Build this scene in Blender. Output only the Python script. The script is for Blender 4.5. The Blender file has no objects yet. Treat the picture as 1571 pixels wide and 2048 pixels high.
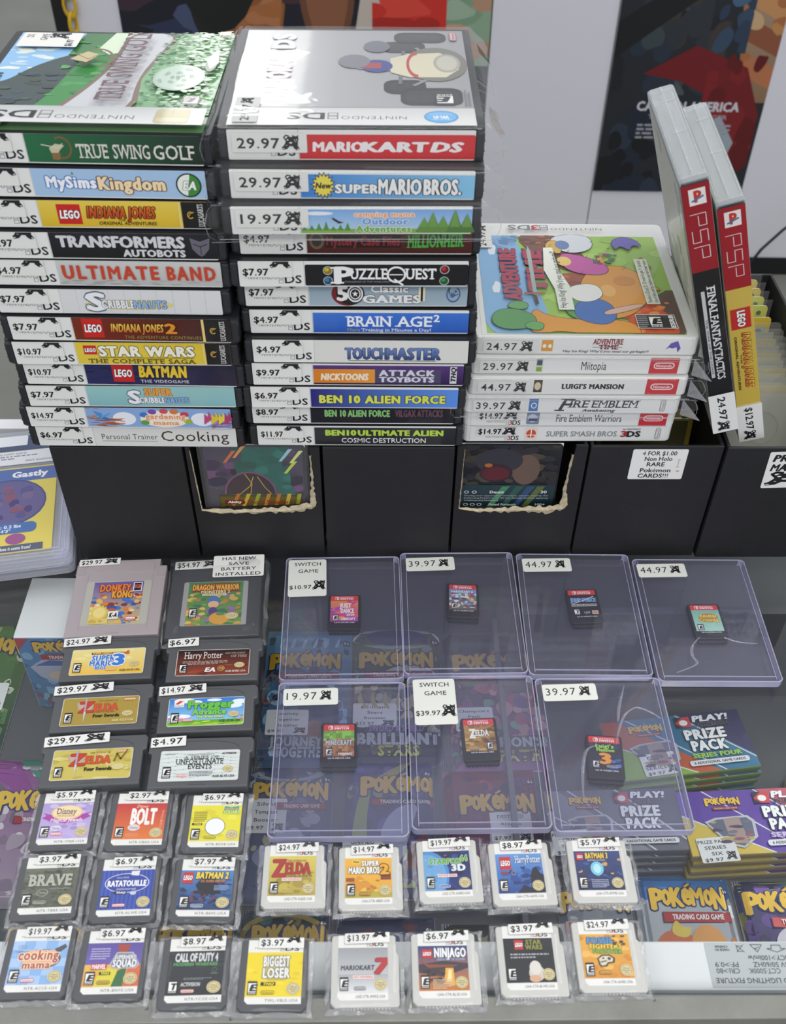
import bpy, bmesh, math, random
from mathutils import Vector, Matrix
from mathutils.geometry import tessellate_polygon
S = bpy.context.scene
COL = S.collection
R = math.radians

# ---------------------------------------------------------------- camera, world, lamps, exposure
cam = bpy.data.cameras.new('camera')
cam.sensor_fit = 'VERTICAL'
cam.sensor_height = 36.0
cam.lens = 36.0 * 2070.885 / 2048.0
cam.clip_start = 0.02
cam.dof.use_dof = True
cam.dof.focus_distance = 0.72
cam.dof.aperture_fstop = 16.0
camo = bpy.data.objects.new('camera', cam)
COL.objects.link(camo)
PITCH, ROLL = 0.77561354, 0.01309752
fw = Vector((0, math.cos(PITCH), -math.sin(PITCH)))
up = Vector((0, math.sin(PITCH), math.cos(PITCH)))
rt = Vector((1, 0, 0))
r2 = math.cos(ROLL) * rt + math.sin(ROLL) * up
u2 = -math.sin(ROLL) * rt + math.cos(ROLL) * up
m = Matrix((r2, u2, -fw)).transposed().to_4x4()
m.translation = (0, 0, 0.52404)
camo.matrix_world = m
S.camera = camo

w = bpy.data.worlds.new('world')
S.world = w
w.use_nodes = True
bg = w.node_tree.nodes['Background']
bg.inputs[0].default_value = (0.90, 0.93, 1.0, 1)
bg.inputs[1].default_value = 0.76


def overhead_lamp(x, y, sx, sy, power):
    l = bpy.data.lights.new('ceiling_or_fill_lamp', 'AREA')
    l.shape = 'RECTANGLE'
    l.size, l.size_y = sx, sy
    l.energy = power
    l.color = (1.0, 0.985, 0.95)
    o = bpy.data.objects.new('ceiling_or_fill_lamp', l)
    o.location = (x, y, 2.1)
    COL.objects.link(o)
    return o


overhead_lamp(-.76, 5.0, .60, 1.6, 24)
overhead_lamp(0.55, 0.15, 1.2, 0.9, 9)
overhead_lamp(-1.3, 0.5, 0.6, 1.2, 9)
overhead_lamp(1.7, 1.5, 0.6, 1.2, 24)  # fill lamp added to brighten the white back panels
overhead_lamp(0.2, -1.4, 1.6, 0.6, 34)  # fill lamp added in front to lift the case spines
S.view_settings.view_transform = 'Standard'
S.view_settings.look = 'None'
S.view_settings.gamma = 1.0
S.view_settings.use_curve_mapping = False
S.view_settings.exposure = -0.16
S.cycles.transparent_max_bounces = 32
S.cycles.max_bounces = 8


# ---------------------------------------------------------------- colours and materials
def lin(h):
    if isinstance(h, tuple):
        return h
    if len(h) == 3:
        h = ''.join(c * 2 for c in h)
    o = []
    for i in (0, 2, 4):
        c = int(h[i:i + 2], 16) / 255
        o.append(c / 12.92 if c <= .04045 else ((c + .055) / 1.055) ** 2.4)
    return tuple(o)


def mat(name, col, rough=.5, metal=0, spec=.5, coat=0, bump=0, bscale=400, var=0, vscale=30):
    M = bpy.data.materials.new(name)
    M.use_nodes = True
    nt = M.node_tree
    b = nt.nodes['Principled BSDF']
    b.inputs['Roughness'].default_value = rough
    b.inputs['Metallic'].default_value = metal
    b.inputs['Specular IOR Level'].default_value = spec
    b.inputs['Coat Weight'].default_value = coat
    b.inputs['Coat Roughness'].default_value = .06
    if col is None:
        a = nt.nodes.new('ShaderNodeAttribute')
        a.attribute_name = 'Col'
        nt.links.new(a.outputs['Color'], b.inputs['Base Color'])
    else:
        c = lin(col)
        b.inputs['Base Color'].default_value = (*c, 1)
        if var:
            tc = nt.nodes.new('ShaderNodeTexCoord')
            n = nt.nodes.new('ShaderNodeTexNoise')
            n.inputs['Scale'].default_value = vscale
            n.inputs['Detail'].default_value = 6
            rp = nt.nodes.new('ShaderNodeValToRGB')
            rp.color_ramp.elements[0].position = .3
            rp.color_ramp.elements[1].position = .7
            rp.color_ramp.elements[0].color = (*[x * (1 - var) for x in c], 1)
            rp.color_ramp.elements[1].color = (*[min(1, x * (1 + var)) for x in c], 1)
            nt.links.new(tc.outputs['Object'], n.inputs['Vector'])
            nt.links.new(n.outputs['Fac'], rp.inputs['Fac'])
            nt.links.new(rp.outputs['Color'], b.inputs['Base Color'])
    if bump:
        tc = nt.nodes.new('ShaderNodeTexCoord')
        n = nt.nodes.new('ShaderNodeTexNoise')
        n.inputs['Scale'].default_value = bscale
        n.inputs['Detail'].default_value = 4
        bp = nt.nodes.new('ShaderNodeBump')
        bp.inputs['Strength'].default_value = bump
        bp.inputs['Distance'].default_value = .001
        nt.links.new(tc.outputs['Object'], n.inputs['Vector'])
        nt.links.new(n.outputs['Fac'], bp.inputs['Height'])
        nt.links.new(bp.outputs['Normal'], b.inputs['Normal'])
        if coat:
            nt.links.new(bp.outputs['Normal'], b.inputs['Coat Normal'])
    return M


def clear(name, tint=(1, 1, 1), ior=1.45, rough=.03, haze=0, hazecol=(1, 1, 1), bump=0, bscale=60, gain=1.0):
    M = bpy.data.materials.new(name)
    M.use_nodes = True
    nt = M.node_tree
    nt.nodes.clear()
    out = nt.nodes.new('ShaderNodeOutputMaterial')
    tr = nt.nodes.new('ShaderNodeBsdfTransparent')
    tr.inputs[0].default_value = (*tint, 1)
    gl = nt.nodes.new('ShaderNodeBsdfGlossy')
    gl.inputs['Roughness'].default_value = rough
    fr = nt.nodes.new('ShaderNodeLayerWeight')      # same reflectance from either side of the thin sheet
    fr.inputs[0].default_value = .5
    pw = nt.nodes.new('ShaderNodeMath')
    pw.operation = 'POWER'
    pw.inputs[1].default_value = 5
    mu = nt.nodes.new('ShaderNodeMath')
    mu.operation = 'MULTIPLY_ADD'
    mu.use_clamp = True
    f0 = ((ior - 1) / (ior + 1)) ** 2
    mu.inputs[1].default_value = (1 - f0) * gain
    mu.inputs[2].default_value = f0 * gain
    mx = nt.nodes.new('ShaderNodeMixShader')
    nt.links.new(fr.outputs['Facing'], pw.inputs[0])
    nt.links.new(pw.outputs[0], mu.inputs[0])
    nt.links.new(mu.outputs[0], mx.inputs[0])
    src = tr
    if haze:
        df = nt.nodes.new('ShaderNodeBsdfDiffuse')
        df.inputs[0].default_value = (*hazecol, 1)
        m2 = nt.nodes.new('ShaderNodeMixShader')
        m2.inputs[0].default_value = haze
        nt.links.new(tr.outputs[0], m2.inputs[1])
        nt.links.new(df.outputs[0], m2.inputs[2])
        src = m2
    nt.links.new(src.outputs[0], mx.inputs[1])
    nt.links.new(gl.outputs[0], mx.inputs[2])
    if bump:
        tc = nt.nodes.new('ShaderNodeTexCoord')
        n = nt.nodes.new('ShaderNodeTexNoise')
        n.inputs['Scale'].default_value = bscale
        n.inputs['Detail'].default_value = 3
        bp = nt.nodes.new('ShaderNodeBump')
        bp.inputs['Strength'].default_value = bump
        bp.inputs['Distance'].default_value = .002
        nt.links.new(tc.outputs['Object'], n.inputs['Vector'])
        nt.links.new(n.outputs['Fac'], bp.inputs['Height'])
        nt.links.new(bp.outputs['Normal'], gl.inputs['Normal'])
        nt.links.new(bp.outputs['Normal'], fr.inputs['Normal'])
    nt.links.new(mx.outputs[0], out.inputs[0])
    return M


PRINT = mat('printed_paper', None, .5, coat=0)
GLOSS = mat('printed_insert_under_clear_sleeve', None, .35, spec=.3, coat=.35, bump=.05, bscale=45)
LABEL = mat('printed_satin_label', None, .38)
FOIL = mat('printed_foil', None, .32, metal=.25, bump=.25, bscale=90)
HOLO = mat('printed_holo_card', None, .25, metal=.15)
POSTER = mat('printed_poster', None, .4, bump=.05, bscale=12)
M_CASE = mat('charcoal_case_plastic', '27282c', .35, bump=.03, bscale=300)
M_WCASE = mat('milky_white_case_plastic', 'e4e5e2', .3)
M_CART = mat('charcoal_cartridge_plastic', '4a4c51', .45, bump=.05, bscale=900)
M_GBA = mat('graphite_cartridge_plastic', '56585b', .42, bump=.06, bscale=900)
M_GB = mat('warm_grey_cartridge_plastic', 'aaa0a3', .45, bump=.05, bscale=900)
M_GBD = mat('dark_grey_cartridge_plastic', '3b3d44', .42, bump=.05, bscale=900)
M_3DS = mat('white_cartridge_plastic', 'c9c9c4', .4)
M_SW = mat('black_cartridge_plastic', '141417', .4)
M_BOX = mat('black_leatherette_board', '1b1b1e', .55, bump=.25, bscale=1400, var=.12, vscale=90)
M_TORN = mat('torn_cardboard_fibre', 'c9bb9c', .9, bump=.8, bscale=900, var=.2, vscale=300)
M_FLOOR = mat('polished_concrete', '7c7d75', .5, var=.12, vscale=4)
M_BOARD = mat('white_panel_board', 'dcdce3', .5)
M_BLACK = mat('black_paint', '0d0d0f', .5)
M_FRAME = mat('brushed_grey_aluminium', '85857f', .5, metal=.25, bump=.2, bscale=700, var=.12, vscale=40)
M_WHITE = mat('white_enamel', 'eeeff2', .35)
M_SHELF = mat('dark_grey_shelf_laminate', '4e5055', .5, var=.06, vscale=20)
M_GREY = mat('mid_grey_laminate', '74767c', .5)
M_YEL = mat('yellow_plastic_chain', 'd2ac1e', .45)
M_CLEARCASE = clear('milky_clear_case_plastic', (.9, .92, .92), 1.35, .12, .3, (.86, .89, .9))
M_GLASS = clear('counter_glass', (.975, .985, .98), 1.5, .0)
M_FILM = clear('thin_plastic_film', (.985, .985, .985), 1.22, .05, .035, bump=.35, bscale=70)
M_BAG = clear('crinkled_bag_film', (.98, .98, .98), 1.30, .04, .02, bump=.22, bscale=28)
M_TOP = clear('holder_sheet', (.955, .955, .985), 1.36, .05, .03, (.66, .67, .86))
M_RIM = clear('holder_rim', (.86, .86, .97), 1.6, .12, .42, (.78, .78, .97), gain=2.0)
M_WELD = clear('bag_weld', (.95, .95, .96), 1.6, .14, .26, (.80, .81, .84), bump=.6, bscale=300, gain=2.0)
M_SLEEVE = clear('soft_card_sleeve', (.96, .96, .94), 1.4, .08, .07, (.85, .85, .8), bump=.2, bscale=60)
M_SLAB = clear('slab_acrylic', (.95, .96, .98), 1.3, .04, .22, (.86, .88, .96))


# ---------------------------------------------------------------- object helpers
def thing(name, label, cat, loc=(0, 0, 0), rz=0, group=None, rot=None):
    o = bpy.data.objects.new(name, None)
    o.empty_display_size = .01
    o.location = loc
    o.rotation_euler = rot if rot else (0, 0, rz)
    o['label'] = label
    o['category'] = cat
    if group:
        o['group'] = group
    COL.objects.link(o)
    return o


def tag(o, label, cat, group=None):
    o['label'] = label
    o['category'] = cat
    if group:
        o['group'] = group
    return o


def link(name, me, material, parent=None, loc=(0, 0, 0), rot=(0, 0, 0), label=None):
    if material and not me.materials:
        me.materials.append(material)
    o = bpy.data.objects.new(name, me)
    o.location = loc
    o.rotation_euler = rot
    if parent:
        o.parent = parent
    if label:
        o['label'] = label
    COL.objects.link(o)
    return o


class MB:
    """collects solids into one mesh"""

    def __init__(s):
        s.bm = bmesh.new()

    def box(s, x0, y0, z0, x1, y1, z1, bev=0, seg=2, M=None):
        r = bmesh.ops.create_cube(s.bm, size=1)
        vs = r['verts']
        bmesh.ops.scale(s.bm, vec=(x1 - x0, y1 - y0, z1 - z0), verts=vs)
        bmesh.ops.translate(s.bm, vec=((x0 + x1) / 2, (y0 + y1) / 2, (z0 + z1) / 2), verts=vs)
        if bev:
            es = list({e for v in vs for e in v.link_edges})
            r = bmesh.ops.bevel(s.bm, geom=es, offset=bev, segments=seg, affect='EDGES', profile=.5)
            vs = list({v for f in r['faces'] for v in f.verts} | {v for v in vs if v.is_valid})
        if M:
            bmesh.ops.transform(s.bm, matrix=M, verts=vs)
        return s

    def prism(s, pts, z0, z1, bev=0, M=None):
        vs = [s.bm.verts.new((x, y, z0)) for x, y in pts]
        f = s.bm.faces.new(vs)
        f.normal_update()
        if f.normal.z > 0:
            f.normal_flip()
        r = bmesh.ops.extrude_face_region(s.bm, geom=[f])
        nv = [g for g in r['geom'] if isinstance(g, bmesh.types.BMVert)]
        bmesh.ops.translate(s.bm, vec=(0, 0, z1 - z0), verts=nv)
        allv = vs + nv
        if bev:
            es = [e for e in {e for v in nv for e in v.link_edges} if e.verts[0] in nv and e.verts[1] in nv]
            r = bmesh.ops.bevel(s.bm, geom=es, offset=bev, segments=2, affect='EDGES', profile=.5)
            allv = list({v for f in r['faces'] for v in f.verts} | {v for v in allv if v.is_valid})
        if M:
            bmesh.ops.transform(s.bm, matrix=M, verts=allv)
        return s

    def cyl(s, x, y, z0, z1, r, n=24, M=None):
        return s.prism([(x + r * math.cos(2 * math.pi * i / n), y + r * math.sin(2 * math.pi * i / n)) for i in range(n)], z0, z1, M=M)

    def grid(s, P, close=False):
        """P: rows of 3D points -> quad sheet"""
        V = [[s.bm.verts.new(p) for p in row] for row in P]
        for i in range(len(V) - 1):
            for j in range(len(V[i]) - 1):
                s.bm.faces.new((V[i][j], V[i][j + 1], V[i + 1][j + 1], V[i + 1][j]))
        return s

    def mesh(s, smooth=False):
        bmesh.ops.recalc_face_normals(s.bm, faces=s.bm.faces) if not smooth == 'keep' else None
        me = bpy.data.meshes.new('solid')
        s.bm.to_mesh(me)
        s.bm.free()
        if smooth:
            for p in me.polygons:
                p.use_smooth = True
        return me

    def build(s, name, material, parent=None, loc=(0, 0, 0), rot=(0, 0, 0), label=None, smooth=False):
        return link(name, s.mesh(smooth), material, parent, loc, rot, label)


def rrect(x0, y0, x1, y1, r, n=4):
    o = []
    for cx, cy, a in ((x1 - r, y0 + r, -90), (x1 - r, y1 - r, 0), (x0 + r, y1 - r, 90), (x0 + r, y0 + r, 180)):
        for i in range(n + 1):
            t = R(a + 90 * i / n)
            o.append((cx + r * math.cos(t), cy + r * math.sin(t)))
    return o


# ---------------------------------------------------------------- printed artwork as layered coloured polygons (millimetres)
FCU = bpy.data.curves.new('lettering', 'FONT')
FCU.resolution_u = 2
FOB = bpy.data.objects.new('lettering', FCU)
GC = {}


def glyph(ch, off):
    k = (ch, round(off, 3))
    if k in GC:
        return GC[k]
    FCU.offset = 0
    FCU.body = '||'
    me = bpy.data.meshes.new_from_object(FOB)
    a = max(v.co.x for v in me.vertices)
    bpy.data.meshes.remove(me)
    FCU.body = '|' + ch + '|'
    me = bpy.data.meshes.new_from_object(FOB)
    adv = max(v.co.x for v in me.vertices) - a
    bpy.data.meshes.remove(me)
    def fill(o_):
        FCU.offset = o_
        FCU.body = ch
        me = bpy.data.meshes.new_from_object(FOB)
        V = [(v.co.x, v.co.y) for v in me.vertices]
        T = [[V[i] for i in p.vertices] for p in me.polygons]
        bpy.data.meshes.remove(me)
        return V, T, sum(abs(sum(t[i][0] * t[(i + 1) % len(t)][1] - t[(i + 1) % len(t)][0] * t[i][1] for i in range(len(t)))) for t in T)

    V, T, ar = fill(off)
    if off > 0:
        V0, T0, ar0 = fill(0)
        if ar > 1.42 * ar0:      # the outline folded over itself: keep the plain letter
            V, T = V0, T0
    x0 = min((v[0] for v in V), default=0)
    x1 = max((v[0] for v in V), default=0)
    GC[k] = (T, adv, x0, x1)
    return GC[k]


CAP = .682
FEET = {'I': 'c', 'T': 'c', 'F': 'l', 'P': 'l', 'H': 'lr', 'K': 'lr', 'R': 'lr', 'N': 'l', 'M': 'lr', 'A': 'lr', 'h': 'lr', 'n': 'lr', 'i': 'c', 'l': 'c', 'f': 'c'}
HEAD = {'I': 'c', 'H': 'lr', 'K': 'lr', 'N': 'r', 'M': 'lr', 'U': 'lr', 'V': 'lr', 'W': 'lr', 'Y': 'lr', 'E': 'l', 'F': 'l', 'P': 'l', 'R': 'l', 'B': 'l', 'D': 'l', 'L': 'l'}


class Art:
    DZ = .012

    def __init__(s, w, h):
        s.V, s.F, s.C = [], [], []
        s.z = 0.0
        s.O, s.U, s.W = (0, 0), (w / 100, 0), (0, h / 100)
        s.st = []
        s.cl = None
        s.bulge = None

    # frames
    def at(s, u, v):
        return (s.O[0] + u * s.U[0] + v * s.W[0], s.O[1] + u * s.U[1] + v * s.W[1])

    def push(s, u, v, w, h, rot=0):
        """a sub-frame on the rectangle u,v,w,h of the present frame; rot in quarter turns anticlockwise"""
        s.st.append((s.O, s.U, s.W))
        c = [(u, v), (u + w, v), (u + w, v + h), (u, v + h)]
        c = c[rot % 4:] + c[:rot % 4]
        P = [s.at(*q) for q in c]
        s.O = P[0]
        s.U = ((P[1][0] - P[0][0]) / 100, (P[1][1] - P[0][1]) / 100)
        s.W = ((P[3][0] - P[0][0]) / 100, (P[3][1] - P[0][1]) / 100)
        return s

    def tilt(s, deg):
        """turn the present frame about its centre"""
        s.st.append((s.O, s.U, s.W))
        c = s.at(50, 50)
        a, b = math.cos(R(deg)), math.sin(R(deg))
        f = lambda p: (p[0] * a - p[1] * b, p[0] * b + p[1] * a)
        o = f((s.O[0] - c[0], s.O[1] - c[1]))
        s.O = (c[0] + o[0], c[1] + o[1])
        s.U, s.W = f(s.U), f(s.W)
        return s

    def pop(s):
        s.O, s.U, s.W = s.st.pop()
        return s

    def clip(s, u=None, v=0, w=0, h=0):
        if u is None:
            s.cl = None
        else:
            a, b = s.at(u, v), s.at(u + w, v + h)
            s.cl = (min(a[0], b[0]), min(a[1], b[1]), max(a[0], b[0]), max(a[1], b[1]))
        return s

    # emission
    def _emit(s, poly, col):
        if s.cl:
            x0, y0, x1, y1 = s.cl
            for ax, lim, sg in ((0, x0, 1), (0, x1, -1), (1, y0, 1), (1, y1, -1)):
                out, oc = [], []
                n = len(poly)
                for i in range(n):
                    p, q = poly[i], poly[(i + 1) % n]
                    cp, cq = col[i], col[(i + 1) % n]
                    dp, dq = (p[ax] - lim) * sg, (q[ax] - lim) * sg
                    if dp >= 0:
                        out.append(p)
                        oc.append(cp)
                    if dp * dq < 0:
                        t = dp / (dp - dq)
                        out.append((p[0] + t * (q[0] - p[0]), p[1] + t * (q[1] - p[1])))
                        oc.append(tuple(a + t * (b - a) for a, b in zip(cp, cq)))
                poly, col = out, oc
                if len(poly) < 3:
                    return
        ar = sum(poly[i][0] * poly[(i + 1) % len(poly)][1] - poly[(i + 1) % len(poly)][0] * poly[i][1] for i in range(len(poly)))
        if abs(ar) < 1e-7:
            return
        if ar < 0:
            poly, col = poly[::-1], col[::-1]
        k = len(s.V)
        s.V += [(p[0], p[1], s.z) for p in poly]
        s.C += col
        s.F.append(list(range(k, k + len(poly))))

    def mm(s, pts, c):
        c = lin(c)
        s.z += s.DZ
        if len(pts) > 4 or (len(pts) == 4 and s.cl):
            for t in tessellate_polygon([[Vector((p[0], p[1], 0)) for p in pts]]):
                s._emit([pts[i] for i in t], [c] * 3)
        else:
            s._emit(list(pts), [c] * len(pts))
        return s

    def p(s, pts, c):
        return s.mm([s.at(*q) for q in pts], c)

    def sp(s, pts, c, ink=None, t=.35, n=2):
        for _ in range(n):
            q = []
            for a, b in zip(pts, pts[1:] + pts[:1]):
                q += [(a[0] * .75 + b[0] * .25, a[1] * .75 + b[1] * .25), (a[0] * .25 + b[0] * .75, a[1] * .25 + b[1] * .75)]
            pts = q
        s.p(pts, c)
        if ink:
            s.l(pts + pts[:1], t, ink)
        return s

    def r(s, u, v, w, h, c, rad=0):
        if rad:
            lu, lv = math.hypot(*s.U), math.hypot(*s.W)
            ru, rv = rad / lu, rad / lv
            pts = []
            for cx, cy, a in ((u + w - ru, v + rv, -90), (u + w - ru, v + h - rv, 0), (u + ru, v + h - rv, 90), (u + ru, v + rv, 180)):
                for i in range(5):
                    t = R(a + 22.5 * i)
                    pts.append((cx + ru * math.cos(t), cy + rv * math.sin(t)))
            return s.p(pts, c)
        return s.p([(u, v), (u + w, v), (u + w, v + h), (u, v + h)], c)

    def e(s, u, v, ru, rv, c, n=24, a0=0, a1=360):
        full = a1 - a0 >= 360
        k = n if full else n + 1
        return s.p([(u + ru * math.cos(R(a0 + (a1 - a0) * i / n)), v + rv * math.sin(R(a0 + (a1 - a0) * i / n))) for i in range(k)], c)

    def ring(s, u, v, ru, rv, t, c, a0=0, a1=360, n=28):
        c = lin(c)
        s.z += s.DZ
        f = lambda a, k: s.at(u + ru * k * math.cos(R(a)), v + rv * k * math.sin(R(a)))
        for i in range(n):
            a, b = a0 + (a1 - a0) * i / n, a0 + (a1 - a0) * (i + 1) / n
            s._emit([f(a, 1), f(b, 1), f(b, 1 - t), f(a, 1 - t)], [c] * 4)
        return s

    def star(s, u, v, ru, rv, n, c, inner=.6):
        return s.p([(u + ru * (1 if i % 2 == 0 else inner) * math.cos(math.pi * i / n + .3), v + rv * (1 if i % 2 == 0 else inner) * math.sin(math.pi * i / n + .3)) for i in range(2 * n)], c)

    def g(s, u, v, w, h, c0, c1, horiz=False):
        """printed two-colour blend, c0 at the bottom or at the start of reading"""
        a, b = lin(c0), lin(c1)
        s.z += s.DZ
        s._emit([s.at(u, v), s.at(u + w, v), s.at(u + w, v + h), s.at(u, v + h)], [a, b, b, a] if horiz else [a, a, b, b])
        return s

    def l(s, pts, t, c):
        """line of thickness t millimetres through pts"""
        P = [s.at(*q) for q in pts]
        c = lin(c)
        s.z += s.DZ
        for a, b in zip(P, P[1:]):
            dx, dy = b[0] - a[0], b[1] - a[1]
            n = math.hypot(dx, dy) or 1
            ox, oy = -dy / n * t / 2, dx / n * t / 2
            ex, ey = dx / n * t * .3, dy / n * t * .3
            s._emit([(a[0] - ex + ox, a[1] - ey + oy), (b[0] + ex + ox, b[1] + ey + oy), (b[0] + ex - ox, b[1] + ey - oy), (a[0] - ex - ox, a[1] - ey - oy)], [c] * 4)
        return s

    def blobs(s, u, v, w, h, cols, n, size=(8, 20), seed=0, sq=.6):
        """loose painted patches kept inside the rectangle"""
        rn = random.Random(seed)
        old = s.cl
        s.clip(u, v, w, h)
        for i in range(n):
            cx, cy = u + rn.random() * w, v + rn.random() * h
            k = rn.uniform(*size)
            m = rn.randint(6, 9)
            a0 = rn.random() * 6
            tl = rn.uniform(-.6, .6)
            pts = []
            for j in range(m):
                a = a0 + 2 * math.pi * j / m
                q = k * rn.uniform(.6, 1.1)
                x, y = q * math.cos(a), q * sq * math.sin(a)
                pts.append((cx + x - y * tl, cy + y + x * tl * .5))
            s.z -= s.DZ * .6
            s.sp(pts, rn.choice(cols), n=1)
        s.cl = old
        return s

    def t(s, txt, x0, x1, y0, y1, c, b=.012, ol=None, olw=.05, it=0, sf=False, tr=0, c2=None, arc=0):
        """lettering stretched into x0..x1 with baseline y0 and capital height up to y1; ol: outline colour"""
        olw *= .72
        tr += min(max(0, b - .014), .055) * .9 + (olw * .55 if ol else 0)
        x = 0
        pos = []
        for ch in txt:
            if ch == ' ':
                pos.append((ch, x))
                x += .26 + tr
                continue
            T, adv, gx0, gx1 = glyph(ch, min(b, .014))
            pos.append((ch, x))
            x += adv + tr
        x -= tr
        ax = glyph(txt[0], min(b, .014))[2] if txt[0] != ' ' else 0
        tot = max(x - ax - .05, .05)
        ku = (x1 - x0) / tot
        kv = (y1 - y0) / CAP
        base_off = min(b, .014)
        ex = min(max(0, b - .014), .055)
        asp = max(.4, min(2.5, (ku * math.hypot(*s.U)) / max(1e-6, kv * math.hypot(*s.W))))
        strikes = [(0, 0)] if ex == 0 else [(-ex, 0), (0, 0), (ex, 0), (0, ex * .5), (0, -ex * .5)]
        layers = [(c, strikes)]
        if ol:
            rim = []
            for k in range(8):
                q = math.pi * k / 4
                rim.append(((olw + ex) * math.cos(q) / asp ** .5, (olw + ex * .4) * math.sin(q) * asp ** .5))
            layers.insert(0, (ol, rim))
        for li, (cc, dd) in enumerate(layers):
            cc = lin(cc)
            cc2 = lin(c2) if (c2 and li == len(layers) - 1) else None
            off = base_off
            s.z += s.DZ
            zb = s.z
            for ci, (ch, gx) in enumerate(pos):
                if ch == ' ':
                    continue
                T, adv, g0, g1 = glyph(ch, off)
                dx, dy = 0, 0
                s.z = zb + .0015 * (ci % 2)

                def f(q):
                    xx = gx + q[0] - ax + dx
                    u = x0 + (xx + q[1] * it) * ku
                    v = y0 + (q[1] + dy) * kv
                    if arc:
                        k = (u - (x0 + x1) / 2) / ((x1 - x0) / 2)
                        v += arc * (1 - k * k)
                    return s.at(u, v)

                for dx, dy in dd:
                    s.z += .003
                    zs = s.z
                    for ti, tri in enumerate(T):
                        s.z = zs + .0008 * (ti % 3)
                        if cc2:
                            cl = []
                            for q in tri:
                                k = min(1, max(0, q[1] / CAP))
                                cl.append(tuple(a + k * (d - a) for a, d in zip(cc, cc2)))
                        else:
                            cl = [cc] * len(tri)
                        s._emit([f(q) for q in tri], cl)
                    s.z = zs
                dx, dy = 0, 0
                s.z += .003
                if sf:
                    th = .045 + off
                    st = .16
                    T0, adv0, a0, a1 = glyph(ch, off)
                    hh = CAP if ch.isupper() else (CAP if ch in 'hlf' else .47)
                    for tab, yb in ((FEET, 0), (HEAD, hh - th + off * .5)):
                        for k in tab.get(ch, ''):
                            cx = {'c': (a0 + a1) / 2, 'l': a0 + .05, 'r': a1 - .05}[k]
                            q = [(cx - st - off, yb - off * .5), (cx + st + off, yb - off * .5), (cx + st + off, yb + th), (cx - st - off, yb + th)]
                            s._emit([f(a) for a in q], [cc] * 4 if not cc2 else [cc2 if yb else cc] * 4)
                    if ch in 'TE':
                        for k in ((a0 + .03, CAP), (a1 - .03, CAP)) if ch == 'T' else ((a1 - .03, CAP),):
                            q = [(k[0] - .035 - off, k[1] - .17), (k[0] + .035 + off, k[1] - .17), (k[0] + .035 + off, k[1] + off), (k[0] - .035 - off, k[1] + off)]
                            s._emit([f(a) for a in q], [cc] * 4)
            s.z = zb + .0015 + .003 * (len(dd) + 1)
        return s

    def build(s, name, material, parent=None, loc=(0, 0, 0), rot=(0, 0, 0), label=None):
        me = bpy.data.meshes.new('print')
        me.from_pydata([(a * .001, b * .001, (c + (s.bulge(a, b) if s.bulge else 0)) * .001) for a, b, c in s.V], [], s.F)
        at = me.color_attributes.new('Col', 'FLOAT_COLOR', 'POINT')
        at.data.foreach_set('color', [x for c in s.C for x in (*c, 1.0)])
        return link(name, me, material, parent, loc, rot, label)


# ---- repeated printed marks
def critter(A, u, v, w, h, legs=False):
    """the shop's spotted animal mark on its price stickers"""
    A.push(u, v, w, h)
    k = '17171a'
    A.l([(34, 62), (20, 70), (12, 86), (24, 99), (42, 94)], math.hypot(*A.U) * 8, k)
    A.p([(22, 74), (36, 90), (60, 88), (90, 82), (97, 58), (88, 34), (66, 22), (38, 24), (20, 44)], k)
    A.e(80, 74, 20, 20, k)
    A.p([(62, 84), (64, 104), (80, 92)], k).p([(86, 92), (99, 103), (99, 80)], k)
    A.p([(24, 56), (8, 26), (-4, 16), (2, -2), (28, 4), (38, 16), (54, 38)], k)
    A.p([(60, 40), (68, 12), (84, -4), (106, 2), (100, 18), (94, 26), (96, 56)], k)
    for e in ((34, 68, 6, 5), (52, 48, 10, 6), (76, 68, 3, 4), (88, 70, 3, 4), (82, 57, 6, 2), (6, 8, 6, 3), (96, 6, 6, 3), (26, 30, 4, 2)):
        A.e(*e, 'e9e9e6', 9)
    A.pop()
    return A


def ds_logo(A, x0, x1, y0, y1, three=False, k='1c1c1f', thin='55565a'):
    A.push(x0, y0, x1 - x0, y1 - y0)
    A.t('NINTENDO', 0, 55, 48, 98, thin, b=-.008, tr=.04)
    e = math.hypot(*A.U) * 1.1
    for y in (0, 55):
        A.l([(58, y), (66, y), (66, y + 40), (58, y + 40), (58, y)], e, '8c8d90')
    if three:
        A.t('3', 67, 76, 0, 100, 'b32033', b=.02)
        A.t('DS', 77, 100, 0, 100, '77787c' if three == 2 else k, b=.02)
    else:
        A.t('DS', 69, 100, 0, 100, k, b=.02)
    A.pop()
    return A


def esrb(A, u, v, w, h, ch='E', dark='1a1a1c'):
    A.r(u, v, w, h, dark)
    A.r(u + w * .09, v + h * .2, w * .82, h * .66, 'f2f2ee')
    A.t(ch, u + w * .26, u + w * .78, v + h * .28, v + h * .74, '111', b=.07, it=.22)
    A.t('ESRB', u + w * .12, u + w * .88, v + h * .05, v + h * .16, 'e9e9e9')
    return A


def seal(A, u, v, ru, rv):
    A.star(u, v, ru, rv, 22, 'd9cd9f', .9)
    A.ring(u, v, ru * .82, rv * .82, .1, '9c8c56')
    A.t('Official', u - ru * .5, u + ru * .5, v + rv * .12, v + rv * .4, '8a7a48')
    A.t('Nintendo', u - ru * .62, u + ru * .62, v - rv * .18, v + rv * .08, '8a7a48')
    A.t('Seal', u - ru * .3, u + ru * .3, v - rv * .5, v - rv * .24, '8a7a48')
    return A


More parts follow.
